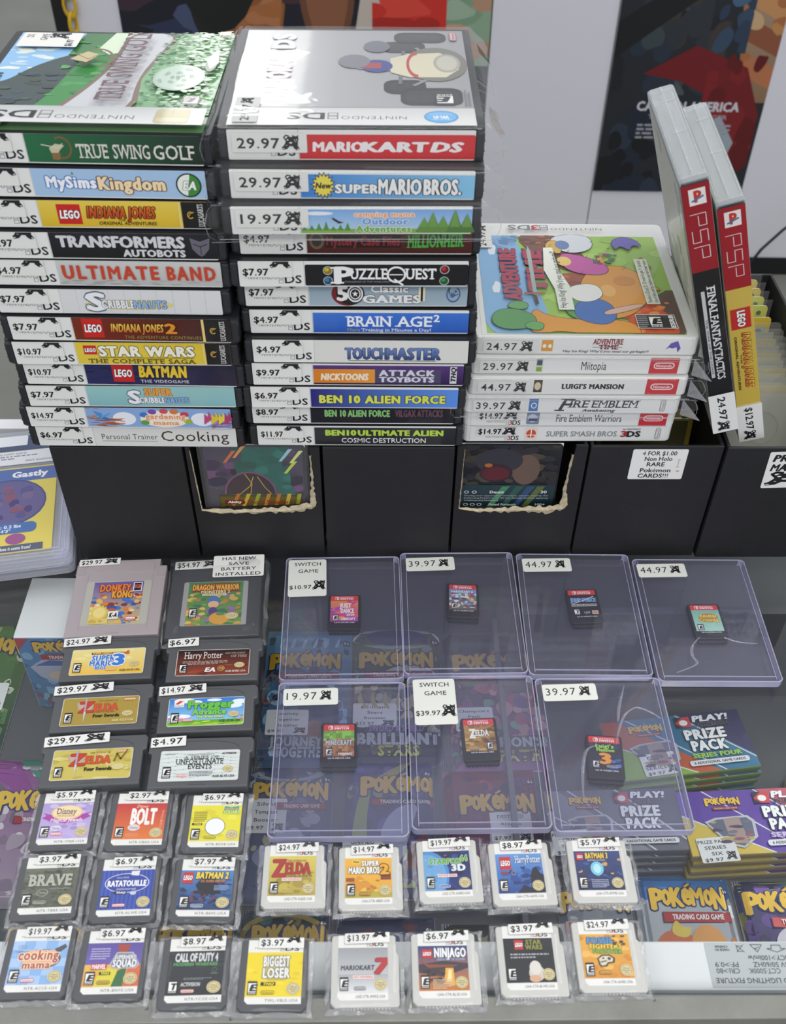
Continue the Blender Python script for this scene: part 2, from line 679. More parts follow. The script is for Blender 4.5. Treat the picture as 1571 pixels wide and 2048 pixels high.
def maker(A, u, v, w, h, c='d0323a', bgc=None):
    lw = math.hypot(*A.W) * h * .14
    rad = math.hypot(*A.W) * h * .48
    A.r(u, v, w, h, c, rad)
    i = lw
    du, dv = i / math.hypot(*A.U), i / math.hypot(*A.W)
    A.r(u + du, v + dv, w - 2 * du, h - 2 * dv, bgc or 'f4ecea', rad * .7)
    A.t('Nintendo', u + w * .12, u + w * .88, v + h * .28, v + h * .7, c, b=.02)
    return A


def brick(A, u, v, w, h):
    """the red square toy-brick maker's mark"""
    A.r(u, v, w, h, 'c9241f')
    A.t('LEGO', u + w * .1, u + w * .9, v + h * .3, v + h * .68, 'fff', b=.06, ol='111', olw=.07, it=.15)
    return A


def mon(A, x0, x1, y0, y1):
    """the yellow trading-card lettering with its blue rim"""
    A.push(x0, y0, x1 - x0, y1 - y0)
    for k in (0, 1):
        for (ch, a, b, lo, hi) in (('P', 0, 17, -22, 92), ('o', 15, 28, 2, 124), ('K', 27, 43, -8, 96), ('e', 42, 55, 4, 130), ('M', 54, 72, -4, 96), ('o', 71, 84, 0, 122), ('N', 82, 100, -20, 94)):
            if k:
                A.t(ch, a + 1.5, b - 1.5, lo + 6, hi - 5, 'e9bd3a', b=.07)
            else:
                A.t(ch, a + 1.5, b - 1.5, lo + 6, hi - 5, '22306f', b=.07, ol='22306f', olw=.075)
        A.p([(47, 98), (53, 116), (57, 112), (51, 96)], 'e9bd3a') if k else A.p([(45, 95), (51, 121), (60, 115), (53, 93)], '22306f')
        A.z += .01
    A.pop()
    return A


def lines(A, u, v, w, h, n, c, seed=0):
    """small print too small to read, as rows of word dashes"""
    rn = random.Random(seed)
    st = h / n
    A.z += A.DZ
    for i in range(n):
        x = u
        y = v + h - (i + 1) * st
        end = u + w * (1 if i < n - 1 else rn.uniform(.4, .9))
        while x < end:
            k = min(rn.uniform(.04, .12) * w, end - x)
            A._emit([A.at(x, y), A.at(x + k, y), A.at(x + k, y + st * .5), A.at(x, y + st * .5)], [lin(c)] * 4)
            x += k + .02 * w
    return A


# ================================================================ the setting
def struct(name, mb, material, **k):
    o = mb.build(name, material, **k)
    o['kind'] = 'structure'
    return o


struct('floor', MB().box(-5, -2, -.95, 5, 8, -.93), M_FLOOR)
YB = 2.40
struct('wall_back', MB().box(-.733, YB, -.882, -.615, YB + .03, .6), M_BOARD)
struct('wall_recess', MB().box(-.615, YB + .012, -.882, .205, YB + .03, .6), M_BLACK)
struct('wall_panel', MB().box(.205, YB, -.882, .4815, YB + .03, .6), M_BOARD)
struct('wall_right', MB().box(.4845, YB, -.882, 2.6, YB + .03, .6), M_BOARD)
struct('trim_post', MB().box(-.763, YB - .012, -.93, -.733, YB + .04, .6, .002), M_BLACK)
struct('baseboard_back', MB().box(-.763, YB - .005, -.93, 2.6, YB + .04, -.882), M_BLACK)
struct('trim_seam', MB().box(.4815, YB + .004, -.882, .4845, YB + .03, .6), M_GREY)

# yellow chain hanging on the white board
t = thing('chain', 'yellow plastic chain hanging against the white panel', 'chain', (-.722, YB - .012, -.42))
for i in range(9):
    pts = []
    n, k = 20, 8
    P = []
    for a in range(n + 1):
        th = 2 * math.pi * a / n
        cx, cz = .0125 * math.cos(th), .024 * math.sin(th)
        row = []
        for b in range(k + 1):
            ph = 2 * math.pi * b / k
            q = 1 + .0042 * math.cos(ph) / .016
            row.append((cx * q, .0042 * math.sin(ph), cz * q))
        P.append(row)
    MB().grid(P).build('chain_link', M_YEL, t, (0, 0, i * .0405 - .02), (0, 0, R(70 if i % 2 else 10)), smooth=True)

# posters: plain painted stand-ins
t = thing('poster', 'wide dark painted poster with warm tan and red patches in the black recess', 'poster', (-.208, YB - .003, -.07))
MB().box(-.41, 0, -.33, .41, .004, .33).build('poster_sheet', M_WHITE, t)
A = Art(820, 660)
A.r(0, 0, 100, 100, '23242f')
A.blobs(0, 0, 28, 100, ['2b3350', '3b2836', '1a1c26', '46506e', '2a2024'], 40, (6, 16), 4)
A.e(32, 30, 14, 34, '20211f').e(35, 26, 10, 30, '8f5a36').e(37, 24, 7, 24, 'a56a40')
A.blobs(29, 2, 14, 46, ['a5683c', '8d5534', 'b0744a'], 24, (3, 7), 6)
A.e(27, 50, 14, 40, '1b1c1b')
A.blobs(44, 0, 26, 100, ['2a2430', '463034', '1c1d2a', '6b4636', '38405a'], 46, (5, 12), 8)
A.e(56, 34, 8, 34, '6d4733').e(56, 28, 6, 22, '8a5a40')
A.p([(62, 0), (72, 0), (80, 30), (88, 60), (70, 60)], 'c3b8ac')
A.p([(70, 6), (92, 6), (96, 30), (90, 70), (80, 70)], 'c8332a')
A.blobs(68, 4, 24, 60, ['c8332a', 'd5463a', 'a82a24'], 20, (4, 9), 3)
A.p([(90, 0), (100, 0), (100, 100), (86, 100), (88, 40)], '8da78c')
A.blobs(88, 0, 12, 90, ['9ab098', 'b08d72', '7d9a80', 'c09a80'], 26, (3, 8), 12)
A.build('poster_print', POSTER, t, (-.41, -.0003, -.33), (R(90), 0, 0))

t = thing('poster', 'tall dark poster with orange bands and a red sweep on the white panel', 'poster', (.668, YB - .004, -.30))
MB().box(-.184, 0, -.40, .184, .004, .40).build('poster_sheet', M_WHITE, t)
A = Art(368, 800)
A.r(0, 0, 100, 100, '23262c')
A.g(50, 28, 50, 72, '8a6a50', 'b9ab92')
for i, c in enumerate(('b3704a', '8a5138', 'c08a58', 'cdb98e', 'a8653e', 'c9c0a4')):
    A.p([(62, 40 + i * 9), (100, 32 + i * 9), (100, 38 + i * 9), (58, 47 + i * 9)], c)
A.blobs(50, 40, 50, 60, ['c4a27a', 'a3683e', 'b8834e', '8c6a58'], 30, (5, 11), 5, .35)
A.p([(0, 0), (0, 100), (40, 100), (52, 80), (70, 62), (78, 40), (70, 0)], '22262d')
A.blobs(2, 30, 66, 70, ['2c3238', '1b1e24', '39444a', '26303e', '3c3530', '4a5258'], 60, (5, 12), 9)
A.p([(34, 100), (60, 100), (66, 84), (58, 72), (44, 74)], '5b4338')
A.p([(0, 50), (50, 66), (62, 62), (0, 40)], '17181b')
A.blobs(55, 42, 25, 26, ['34475e', '42607c', '2a3a50'], 16, (4, 8), 21)
A.p([(20, 36), (50, 44), (84, 38), (98, 24), (92, 8), (78, 0), (62, 0), (80, 16), (72, 28), (44, 34)], '6f161c')
A.blobs(60, 4, 38, 38, ['7d1a20', '5f1016', '8a252a'], 20, (4, 9), 14)
A.blobs(0, 0, 66, 26, ['14161c', '1d2634', '10131a', '2a3444'], 34, (5, 12), 16)
A.p([(60, 2), (80, 6), (86, 16), (74, 24), (60, 20)], '9aa3ad')
A.t('CAPTAIN AMERICA', 20, 84, 25.4, 28, 'c9ccd2', b=.05)
A.t('THE FIRST AVENGER', 28, 78, 23, 24.2, '9fa4ad')
lines(A, 22, 17, 60, 5, 4, '9a9da4', 3)
A.build('poster_print', POSTER, t, (-.184, -.0003, -.40), (R(90), 0, 0))

cb = MB()
pts = [(1.10, -.66), (1.02, -.715), (.965, -.775), (.925, -.83), (.900, -.885), (.890, -.93)]
P = []
for (x, z) in pts:
    P.append([(x + .004 * math.cos(q * math.pi / 4), YB - .05 + .004 * math.sin(q * math.pi / 4), z) for q in range(9)])
cb.grid(P)
tag(cb.build('cable', M_BLACK, smooth=True), 'thin black cable drooping in front of the white panel base', 'cable')

# ================================================================ the glass counter
cn = thing('display_counter', 'glass-topped shop display counter with grey metal front rail', 'display case', (0, .1953, 0), R(1.15))
g = MB().box(-.80, .0004, -.006, .80, .432, 0, .0005, 1)
g.build('glass_top', M_GLASS, cn)
MB().box(-.80, -.0115, -.03, .80, 0, .0006, .0008).build('front_rail', M_FRAME, cn)
MB().box(-.80, -.0125, -.90, .80, -.004, -.0305).build('front_panel', M_WHITE, cn)
MB().box(-.80, .4325, -.03, .80, .444, .0006, .0008).build('rear_rail', M_WHITE, cn)
MB().box(-.80, -.002, -.107, .80, .432, -.100).build('shelf', M_SHELF, cn)
MB().box(-.80, .312, -.0995, .086, .318, -.0065).build('shelf_back', M_SHELF, cn)
MB().box(.086, .248, -.0995, .80, .254, -.0065).build('shelf_back', M_SHELF, cn)
MB().box(.083, -.001, -.0995, .0865, .312, -.088).build('shelf_divider', M_GREY, cn)
for x in (-.79, .78):
    MB().box(x, -.002, -.90, x + .01, .44, -.108).build('end_panel', M_GREY, cn)
L = MB().cyl(0, 0, 0, .006, .013, 28).cyl(0, 0, .006, .009, .008, 20)
L.build('cabinet_lock', mat('ivory_plastic', 'b9b59a', .5), cn, (.2835, .17, -.099))

fx = thing('light_fixture', 'white light bar with upside-down printed rating label under the counter glass', 'light fixture', (0, .2297, -.0155), R(.75))
MB().box(-.5, -.0252, -.012, .7, 0, 0, .001).build('housing', M_WHITE, fx)
MB().box(-.5, -.0290, -.011, .7, -.0256, -.004, .0005).build('diffuser', mat('frosted_diffuser', 'dfe3ea', .5), fx)
A = Art(120, 23)
A.r(0, 0, 100, 100, 'c3c7cc', .6)
A.push(0, 0, 100, 100, 2)
k = '44474c'
A.t('LED LIGHTING FIXTURE', 64, 98, 79, 90, k, b=.02)
A.t('CCT:5000K', 69.5, 83, 58, 69, k)
A.t('CRI:>80', 87, 97, 58, 69, k)
A.t('125V 50/60HZ', 63, 80.5, 44, 55, k)
A.t('PF:>0.9', 87, 97, 44, 55, k)
A.t('EFFICIENCY:>100lm/w', 55, 82, 29, 40, k)
A.t('MADE IN', 89.5, 95.5, 14, 19, k, b=.03)
A.t('CHINA', 90, 95.5, 7, 12, k, b=.03)
A.l([(86.4, 5), (83, 22)], .25, k).l([(83, 5), (86.4, 22)], .25, k).l([(83.4, 20), (86, 20), (86, 8), (83.6, 8)], .25, k)
A.l([(75, 5), (80, 5), (77.5, 22), (75, 5)], .3, k).l([(76.5, 10), (78.4, 14), (77.2, 16)], .25, k)
A.l([(67, 6), (71, 6), (71, 14), (73, 14), (69, 22), (65, 14), (67, 14), (67, 6)], .3, k)
A.pop()
A.build('rating_label', LABEL, fx, (.1655, -.0240, .0002))

# ================================================================ black card boxes behind
PAPER = 'eeeeea'


def sheet(w, h, c=PAPER, rad=1.2):
    A = Art(w, h)
    A.r(0, 0, 100, 100, c, rad)
    return A


BX = [(-.2144, .4856), (-.1302, .4871), (-.0447, .4886), (.0401, .4916), (.1238, .4931), (.2096, .4932), (.2946, .4940)]
BLAB = ['black card box under the unbagged stack, nearest the slabs, plain front',
        'black card box with torn window showing a teal card',
        'black card box with plain front between the two torn-window boxes',
        'black card box with torn window showing a dark green card',
        'black card box with a four for a dollar sticker on its front',
        'black card box with tilted price sticker, holding two upright clear-topped cases']
BH, BD, TH = .100, .205, .0022


def torn(A0, pts, seed):
    """ragged strip along a polyline of (x, z, width)"""
    rn = random.Random(seed)
    m = MB()
    P = []
    for (a, b) in zip(pts, pts[1:]):
        n = max(4, int(math.hypot(b[0] - a[0], b[1] - a[1]) / .0022))
        for i in range(n):
            q = i / n
            P.append(tuple(a[j] + q * (b[j] - a[j]) for j in range(3)))
    P.append(pts[-1])
    rows = []
    for i, (x, z, wd) in enumerate(P):
        j = min(i + 1, len(P) - 1)
        k = max(i - 1, 0)
        dx, dz = P[j][0] - P[k][0], P[j][1] - P[k][1]
        n = math.hypot(dx, dz) or 1
        nx, nz = -dz / n, dx / n
        a, b = rn.uniform(.25, .8) * wd, rn.uniform(.2, .75) * wd
        rows.append([(x + nx * a, -.0004, z + nz * a), (x, -.0011 - rn.random() * .0006, z), (x - nx * b, -.0003, z - nz * b)])
    m.grid(rows)
    return m


boxes = []
for i in range(6):
    (x0, y0), (x1, y1) = BX[i], BX[i + 1]
    W = x1 - x0 - .0018
    b = thing('card_box', BLAB[i], 'box', (x0, y0, 0.0003), R(1.05), 'black card boxes in a row')
    boxes.append((b, W))
    m = MB()
    m.box(0, TH, 0, W, BD, TH).box(0, TH, TH, TH, BD - TH, BH, .0006).box(W - TH, TH, TH, W, BD - TH, BH, .0006).box(0, BD - TH, TH, W, BD, BH, .0006)
    m.build('box_body', M_BOX, b)
    if i in (1, 3):
        f = MB()
        hz = .0455
        lx, rx = (.0045, W - .0055) if i == 1 else (.0035, W - .0085)
        if i == 1:
            f.prism([(0, 0), (W, 0), (W, BH), (rx - .001, BH), (rx, .07), (rx + .001, hz + .004), (lx, hz), (.001 + lx * .4, BH), (0, BH)], 0, TH, M=Matrix.Rotation(R(90), 4, 'X') @ Matrix.Translation((0, 0, -TH)))
        else:
            f.prism([(0, 0), (W, 0), (W, BH), (rx + .001, BH), (rx - .001, .075), (rx - .003, .055), (rx, hz), (lx, hz), (lx + .001, BH), (0, BH)], 0, TH, M=Matrix.Rotation(R(90), 4, 'X') @ Matrix.Translation((0, 0, -TH)))
        f.build('front_panel', M_BOX, b)
        wl = .0010 if i == 1 else .0009
        pts = [(.001 + lx * .4 if i == 1 else lx + .001, BH - .002, wl * .5), (lx, hz + .001, wl), (lx + .012, hz - .0012, .0042), ((lx + rx) / 2, hz - .0005, .0040), (rx - .010, hz + (.0012 if i == 1 else .0000), .0062 if i == 1 else .007), (rx - .001, hz + (.005 if i == 1 else .0015), .0042), (rx - (.0 if i == 1 else .002), hz + .020, .0018), (rx - .0005, BH - .006, .0012)]
        torn(None, pts, 5 + i).build('torn_edge', M_TORN, b)
    else:
        MB().box(0, 0, 0, W, TH, BH, .0006).build('front_panel', M_BOX, b)

# the stickers on two of the boxes
A = sheet(35, 25.5)
for s_, y, x0, x1 in (('4 FOR $1.00', 80, 18, 80), ('Non Holo', 62, 24, 74), ('RARE', 44, 30, 62), ('Pokémon', 24, 20, 76), ('CARDS!!!', 6, 18, 74)):
    A.t(s_, x0, x1, y, y + 13, '1b1b1e', b=.02)
A.l([(84, 66), (90, 66)], .4, 'c9a9a4').l([(87, 66), (87, 42)], .4, 'c9a9a4').l([(84, 42), (90, 42)], .4, 'c9a9a4')
A.r(86, 26, 6, 4, 'd99a90')
A.build('price_sticker', PRINT, boxes[4][0], (.0268, -.0003, .0725), (R(90), 0, 0))
A = sheet(38, 31)
A.t('PRICES', 8, 76, 74, 91, '141416', b=.06, it=.2)
A.t('MARKED', 8, 82, 48, 66, '141416', b=.06, it=.2)
critter(A, 6, 8, 60, 36)
A.build('price_sticker', PRINT, boxes[5][0], (.0285, -.0003, .0660), (R(90), R(-2), 0))

# cards showing through the two torn windows
b, W = boxes[1]
A = Art(66, 88)
A.r(0, 0, 100, 100, '1d1b26', 3)
A.r(3, 2, 94, 96, '3b2f4c', 2)
A.r(12, 0, 82, 16, '4d4722')
A.push(0, 14, 100, 84)
A.blobs(4, 44, 92, 54, ['5a3560', '2c2438', '6e3f74', '40304e', '2e2a44'], 50, (6, 13), 3)
A.p([(22, 44), (24, 60), (36, 74), (40, 100), (74, 100), (78, 74), (84, 58), (88, 44)], '2d6a60')
A.blobs(30, 46, 54, 54, ['2f7066', '28594f', '357d70', '2b6258'], 26, (6, 12), 5)
A.e(44, 45, 26, 27, '7a5472', 24, 0, 180).e(44, 45, 24, 25, '3a2734', 24, 0, 180)
for q in (((34, 46), (44, 55), (48, 66)), ((40, 69), (46, 58), (44, 46)), ((52, 66), (58, 54), (64, 46))):
    A.l(q, .5, 'd2b53a')
for x, y, c in ((20, 82, 'd07848'), (30, 88, 'e0a060'), (78, 70, 'c8d860'), (84, 82, 'd8e890'), (74, 84, 'a8d0d8')):
    A.p([(x, y), (x + 3, y), (x + 14, y + 14), (x + 10, y + 14)], c)
A.r(12, 0, 82, 44, '5c5226')
A.g(13, 0, 80, 42, '3d3a1e', '6d6030')
for i in range(7):
    A.p([(20 + i * 11, 24), (23 + i * 11, 24), (34 + i * 10, 46), (30 + i * 10, 46)], ['c07a30', 'd0b040', 'a0a838', 'c88a40'][i % 4])
A.r(17, 33.5, 20, 4.5, '7c1c1c', 1).t('Ability', 20, 33, 34.6, 37.2, 'fff', b=.04, it=.2)
A.t('Electric Streamer', 40, 80, 34, 38, '9c3a22', b=.03)
A.t('As often as you like during your turn, you may attach a', 17, 93, 29.4, 31.4, '1d1a10', b=.02)
A.t('Basic Energy card from your hand to 1 of your', 17, 86, 25.6, 27.6, '1d1a10', b=.02)
A.pop()
c1 = thing('trading_card', 'teal and purple foil trading card behind the torn window', 'trading card', b.location, b.rotation_euler.z)
MB().box(0, 0, 0, .066, .0004, .088).build('card_stock', M_WHITE, c1, (.0085, .0031, .0118))
A.build('card_print', HOLO, c1, (.0085, .0030, .0118), (R(90), 0, 0))
MB().box(0, 0, 0, .070, .0003, .092).build('card_sleeve', M_FILM, c1, (.0065, .0025, .0080))

b, W = boxes[3]
A = Art(64, 88)
A.r(0, 0, 100, 100, '15191b', 3)
A.push(0, 26, 100, 74)
A.blobs(2, 46, 96, 52, ['2a2822', '3d3a2e', '22242a', '4a443a', '2c2a30'], 50, (6, 12), 9)
A.e(66, 66, 14, 20, '6a564a').e(38, 78, 24, 16, '33333a')
A.e(36, 62, 17, 12, '33202a').e(36, 61, 14, 9, '5f1f26')
A.e(28, 72, 4, 2.6, 'b0682c')
A.g(2, 2, 96, 44, '0d1c20', '1d3a40')
for x, c in ((26, '3f8a5c'), (40, '2a5a4c'), (52, '2c4c74'), (62, '5a6a34')):
    A.p([(x, 8), (x + 5, 8), (x + 26, 44), (x + 18, 44)], c)
A.ring(8, 36, 2.6, 2, .4, 'b9bcc0').ring(16, 36, 2.6, 2, .4, 'b9bcc0')
A.t('Daunt', 32, 46, 34.5, 37.8, 'd9dcdc', b=.04).t('30', 84, 90, 34.5, 38, 'd9dcdc', b=.03)
A.t("During your opponent's next turn, attacks used by the", 6, 92, 30.5, 32.2, 'a9b0b2').t('Defending Pokémon do 50 less damage (before applying', 6, 92, 27.2, 28.9, 'a9b0b2').t('Weakness and Resistance).', 6, 42, 24, 25.6, 'a9b0b2')
A.ring(8, 19, 2.6, 2, .4, 'b9bcc0').ring(15, 19, 2.6, 2, .4, 'b9bcc0').ring(22, 19, 2.6, 2, .4, 'b9bcc0')
A.t('Pound Furiously', 32, 60, 17.5, 20.5, 'd9dcdc', b=.03).t('100+', 80, 90, 17.5, 20.5, 'd9dcdc', b=.03)
A.pop()
c1 = thing('trading_card', 'dark green foil trading card behind the other torn window', 'trading card', b.location, b.rotation_euler.z)
MB().box(0, 0, 0, .064, .0004, .088).build('card_stock', M_WHITE, c1, (.0028, .0031, .0118))
A.build('card_print', HOLO, c1, (.0028, .0030, .0118), (R(90), 0, 0))

# cards standing in the two open boxes
rn = random.Random(11)


def std_card(box, x, y, z, tilt, cols, label, group, hp=None, sleeve=True):
    o = thing('trading_card', label, 'trading card', box.matrix_basis @ Vector((x, y, z)), 0, group, rot=(R(tilt), 0, box.rotation_euler.z))
    MB().prism(rrect(0, 0, .063, .088, .003), 0, .0004, M=Matrix.Rotation(R(90), 4, 'X')).build('card_stock', M_WHITE, o, (0, .0004, 0))
    A = Art(63, 88)
    A.r(0, 0, 100, 100, cols[0], 3)
    A.r(5, 45, 90, 45, cols[1]).r(5, 4, 90, 40, cols[2])
    if hp:
        A.r(6, 46, 88, 43, '6f9fc8').g(7, 46, 79, 36, '9fd0d0', '4f9a9c').r(8, 82, 86, 8, '8fb4d8')
        A.t(hp, 64, 80, 83, 90, '2a3a4c', b=.03).e(87, 86, 4.4, 3.2, '2c5a84')
        A.e(20, 60, 16, 14, 'a6b6c0')
    else:
        A.r(8, 90, 40, 5, '3a3a34').e(90, 93, 3, 2.2, '3f6a2e')
    A.build('card_print', LABEL, o, (0, -.0001, 0), (R(90), 0, 0))
    if sleeve:
        MB().box(0, 0, 0, .067, .0003, .094).build('card_sleeve', M_FILM, o, (-.002, -.0010, -.001))
    return o


b5, W5 = boxes[4]
bpy.context.view_layer.update()
for i in range(8):
    std_card(b5, .014 + rn.uniform(-.002, .002), .150 - i * .0165, .004, -9 - rn.uniform(0, 4), ('8f7d30', '4d4a30', '6b6438') if i % 2 else ('4a4426', '2e3338', '50523a'), 'dull yellow trading card filed upright in the four for a dollar box', 'filed cards in the four for a dollar box', None, False)
b6, W6 = boxes[5]
for i in range(4):
    std_card(b6, .006 + i * .0015, .184 - i * .007, .014 - i * .003, -6, [('d8c040', 'b0a850', 'c8c070'), ('cfd048', '88b048', 'b8c860')][i > 1], 'yellow and green trading card at the back of the box with two upright cases', 'back cards in the box with two upright cases')
std_card(b6, .0095, .150, .004, -5, ('d9b93c', '7aaed0', 'd8c890'), 'yellow-bordered card with sea picture and blue drop symbol', None, '70', False)
for i in range(9):
    o = thing('card_sleeve', 'clear empty-looking plastic card sleeve leaning in the box beside the yellow upright case', 'card sleeve', b6.matrix_basis @ Vector((.0075, .128 - i * .0105, .003)), 0, 'clear sleeves leaning in the card box', rot=(R(-14 - i * 2.2), 0, b6.rotation_euler.z))
    MB().prism(rrect(0, 0, .070, .092, .003), 0, .0006, M=Matrix.Rotation(R(90), 4, 'X')).build('sleeve_film', M_SLEEVE, o)
    MB().box(.004, 0, .004, .066, .0004, .084).build('card_stock', mat('cream_card', 'b8ab72' if i % 2 else '9d9f98', .6), o, (0, .0006, 0))
    rg = MB()
    for (cx, cz, rr) in ((.045, .060, .012),):
        for k in range(20):
            a, b_ = 2 * math.pi * k / 20, 2 * math.pi * (k + 1) / 20
            rg.prism([(cx + rr * math.cos(a), cz + rr * math.sin(a)), (cx + rr * math.cos(b_), cz + rr * math.sin(b_)), (cx + rr * .92 * math.cos(b_), cz + rr * .92 * math.sin(b_)), (cx + rr * .92 * math.cos(a), cz + rr * .92 * math.sin(a))], 0, .0008, M=Matrix.Rotation(R(90), 4, 'X'))
    rg.build('glare_ring', M_SLEEVE, o, (0, -.0003, 0))  # pale ring modelled on the sleeve to stand for a ring of glare

# ================================================================ graded card slabs on the glass
for i in range(4):
    dx = (.0012, -.0008, .0015, 0)[i]
    o = thing('graded_card', ['lowest graded card slab of the stack by the black boxes', 'second lowest slab in the graded card stack', 'slab directly under the top one with the yellow card', 'top graded card slab with yellow-bordered card and white label'][i], 'card slab', (-.2693 + dx, .5314 - dx, .0004 + i * .0045), R(10.8), 'graded card slabs')
    MB().prism(rrect(-.0415, -.0675, .0415, .0675, .005), 0, .0041, .0007).build('slab_case', M_SLAB, o)
    f = MB()
    for q in (.0385, .0352):
        f.box(-q, -.0645, .0042, -q + .0006, .0645, .0046).box(q - .0006, -.0645, .0042, q, .0645, .0046)
        f.box(-q, -.0645 + (.0385 - q), .0042, q, -.0639 + (.0385 - q), .0046)
    f.build('slab_rim', M_RIM, o)
    A = Art(66, 126)
    A.r(0, 86, 100, 13, '4c5878').r(0, 90, 60, 9, 'e9ebf0', 1)
    A.r(0, 73, 100, 12, 'e6e8ec', 1)
    lines(A, 6, 78, 66, 4, 2, '8c909c', i).t('1999 TRADING CARD GAME', 6, 60, 82, 83.6, '7b808c').t('FIRST EDITION', 60, 88, 75, 76.4, '7b808c')
    if i == 3:
        A.r(3, 1, 92, 69, 'e2d065', 1.5)
        A.p([(30, 69), (95, 69), (95, 58), (34, 58), (28, 63)], '5a72b0').t('Gastly', 48, 84, 61.5, 66, 'f0f0f4', b=.06)
        A.e(46, 41, 40, 19, '4f5a90').e(46, 41, 38, 17.6, '6b6494')
        A.blobs(22, 28, 50, 26, ['5c5890', '7a6a94', '8a5a72', '4a4a80'], 26, (4, 8), 6)
        A.r(8, 16, 70, 8, '4f74b0', 4).t('Weight: 0.2 lbs', 22, 62, 20.2, 22.4, 'e6ecf6', b=.05).t('Height: 4\'3"', 22, 52, 17, 19.2, 'e6ecf6', b=.05)
        A.e(26, 11.5, 10, 4, '8a4a86').e(58, 11.5, 10, 4, 'a05a90')
        A.r(8, 2, 78, 5, '5c6478').t('Where does it come from?', 30, 74, 3.2, 5.6, 'e8e8ec', b=.03)
    else:
        A.r(3, 1, 92, 69, 'c8c2a8', 1.5)
    A.build('card_print', LABEL, o, (-.033, -.063, .0043))

# ================================================================ game cases
CW, CD = .1315, .133
SX, SW_ = 4.6, 122.3      # printed spine: start and length in millimetres


# ---- title panels of the charcoal cases: 0..100 along and up the coloured part of the spine
def s_golf(A):
    A.g(0, 0, 100, 100, '1f6a40', '16281f', True)
    A.ring(20, 52, 6, 40, .18, '7a5a34', 200, 480)
    A.p([(14, 30), (17, 26), (19, 44), (22, 60), (17, 66), (13, 50)], 'c9c2a4').l([(9, 62), (18, 52), (21, 66)], .5, 'd8d2b8').p([(14, 10), (18, 8), (19, 34), (14, 34)], '8a6a3c')
    A.t('TRUE', 28.5, 46, 18, 66, 'd9d9cd', sf=True, ol='10180f', olw=.03).t('SWING', 49, 70, 18, 66, 'd9d9cd', sf=True, ol='10180f', olw=.03).t('GOLF', 72, 95, 18, 66, 'd9d9cd', sf=True, ol='10180f', olw=.03)


def s_kingdom(A):
    A.r(0, 0, 100, 100, 'a6c5e4')
    A.t('MySims', 8, 36, 32, 72, 'f4f6fa', b=.07, ol='2f66b4', olw=.08).t('Kingdom', 38, 76, 28, 72, 'f3dcb0', b=.07, ol='5a2a22', olw=.07)
    A.p([(23, 80), (23.8, 92), (24.6, 80)], '4a9a3c')
    A.e(90, 48, 7.4, 44, '1f2a22').e(90, 48, 6.5, 39, 'e9efe4').e(90, 48, 6.5, 39, '3f8a3c', 24, -100, 80)
    A.t('EA', 86.5, 93.5, 32, 62, 'f2f5f0', b=.05, ol='24362a', it=.25)


def lucas(A):
    A.r(84, 0, 16, 100, '191817').r(82, 0, 1.6, 100, 'e6cf7a')
    A.ring(89, 50, 2, 14, .3, 'cba43a', 40, 320).l([(87.5, 44), (89, 56), (91, 62)], .4, 'cba43a')
    A.push(93, 8, 4, 84, 1).t('LUCASARTS', 0, 100, 10, 90, 'd9d9d6', sf=True).pop()


def s_relic(A):
    A.g(0, 0, 100, 100, 'd9b428', 'e6cb52')
    brick(A, 10.5, 10, 14, 76)
    A.t('INDIANA JONES', 28, 67.5, 36, 78, 'b83a18', b=.05, ol='3a1a10', olw=.08, it=.25, c2='e0701e')
    A.t('THE', 46, 50, 24, 32, '33240f').t('ORIGINAL ADVENTURES', 34, 68, 10, 22, '33240f', b=.02, it=.2)
    lucas(A)


def s_robots(A):
    A.g(0, 0, 100, 100, '121215', '24242a')
    A.t('TRANSFORMERS', 4.5, 80, 44, 86, 'd6d6da', b=.06, tr=-.02).t('AUTOBOTS', 43, 80, 8, 34, 'd6d6da', b=.06)
    A.p([(84, 84), (90, 70), (96, 84), (95, 40), (92, 18), (90, 10), (88, 18), (85, 40)], '6a6672').l([(86, 60), (90, 50), (94, 60)], .5, '1b1b20').l([(90, 48), (90, 18)], .4, '1b1b20')


def s_band(A):
    A.g(0, 0, 100, 100, 'b9bab8', 'cfd0ce')
    A.blobs(0, 0, 100, 22, ['a8a9a6', '9d9e9b'], 30, (2, 5), 3)
    A.t('ULTIMATE', 3, 61, 26, 78, 'c4452c', b=.06, ol='b8b0ac', olw=.05, tr=.1).t('BAND', 67, 96, 26, 78, 'c4452c', b=.06, ol='b8b0ac', olw=.05, tr=.1)


def s_scrib(A):
    A.r(0, 0, 100, 100, 'dcdddd')
    for i in range(9):
        A.l([(10 + i * 10, 0), (10 + i * 10, 100)], .2, 'c4c6c8')
    A.e(42, 36, 28, 22, 'dcd48c')
    A.t('S', 16, 26, 12, 84, 'eef0f2', b=.06, ol='5a6070', olw=.06).t('CRIBBLE', 25, 45, 22, 54, 'eef0f2', b=.06, ol='5a6070', olw=.06).t('NAUTS', 45, 65, 22, 54, '9ab8dc', b=.06, ol='4a5a84', olw=.06)


def s_relic2(A):
    A.g(0, 0, 100, 100, '7a2a16', '2a1712', True)
    brick(A, 6, 12, 13, 84)
    A.t('INDIANA JONES', 24, 57, 40, 74, 'd8702a', b=.05, ol='2a120a', olw=.05, it=.25, c2='f0d050').t('2', 59, 65, 36, 78, 'e0902a', b=.06, ol='2a120a')
    A.t('THE ADVENTURE CONTINUES', 32, 81, 10, 24, 'a89048', b=.0, tr=.06)
    lucas(A)


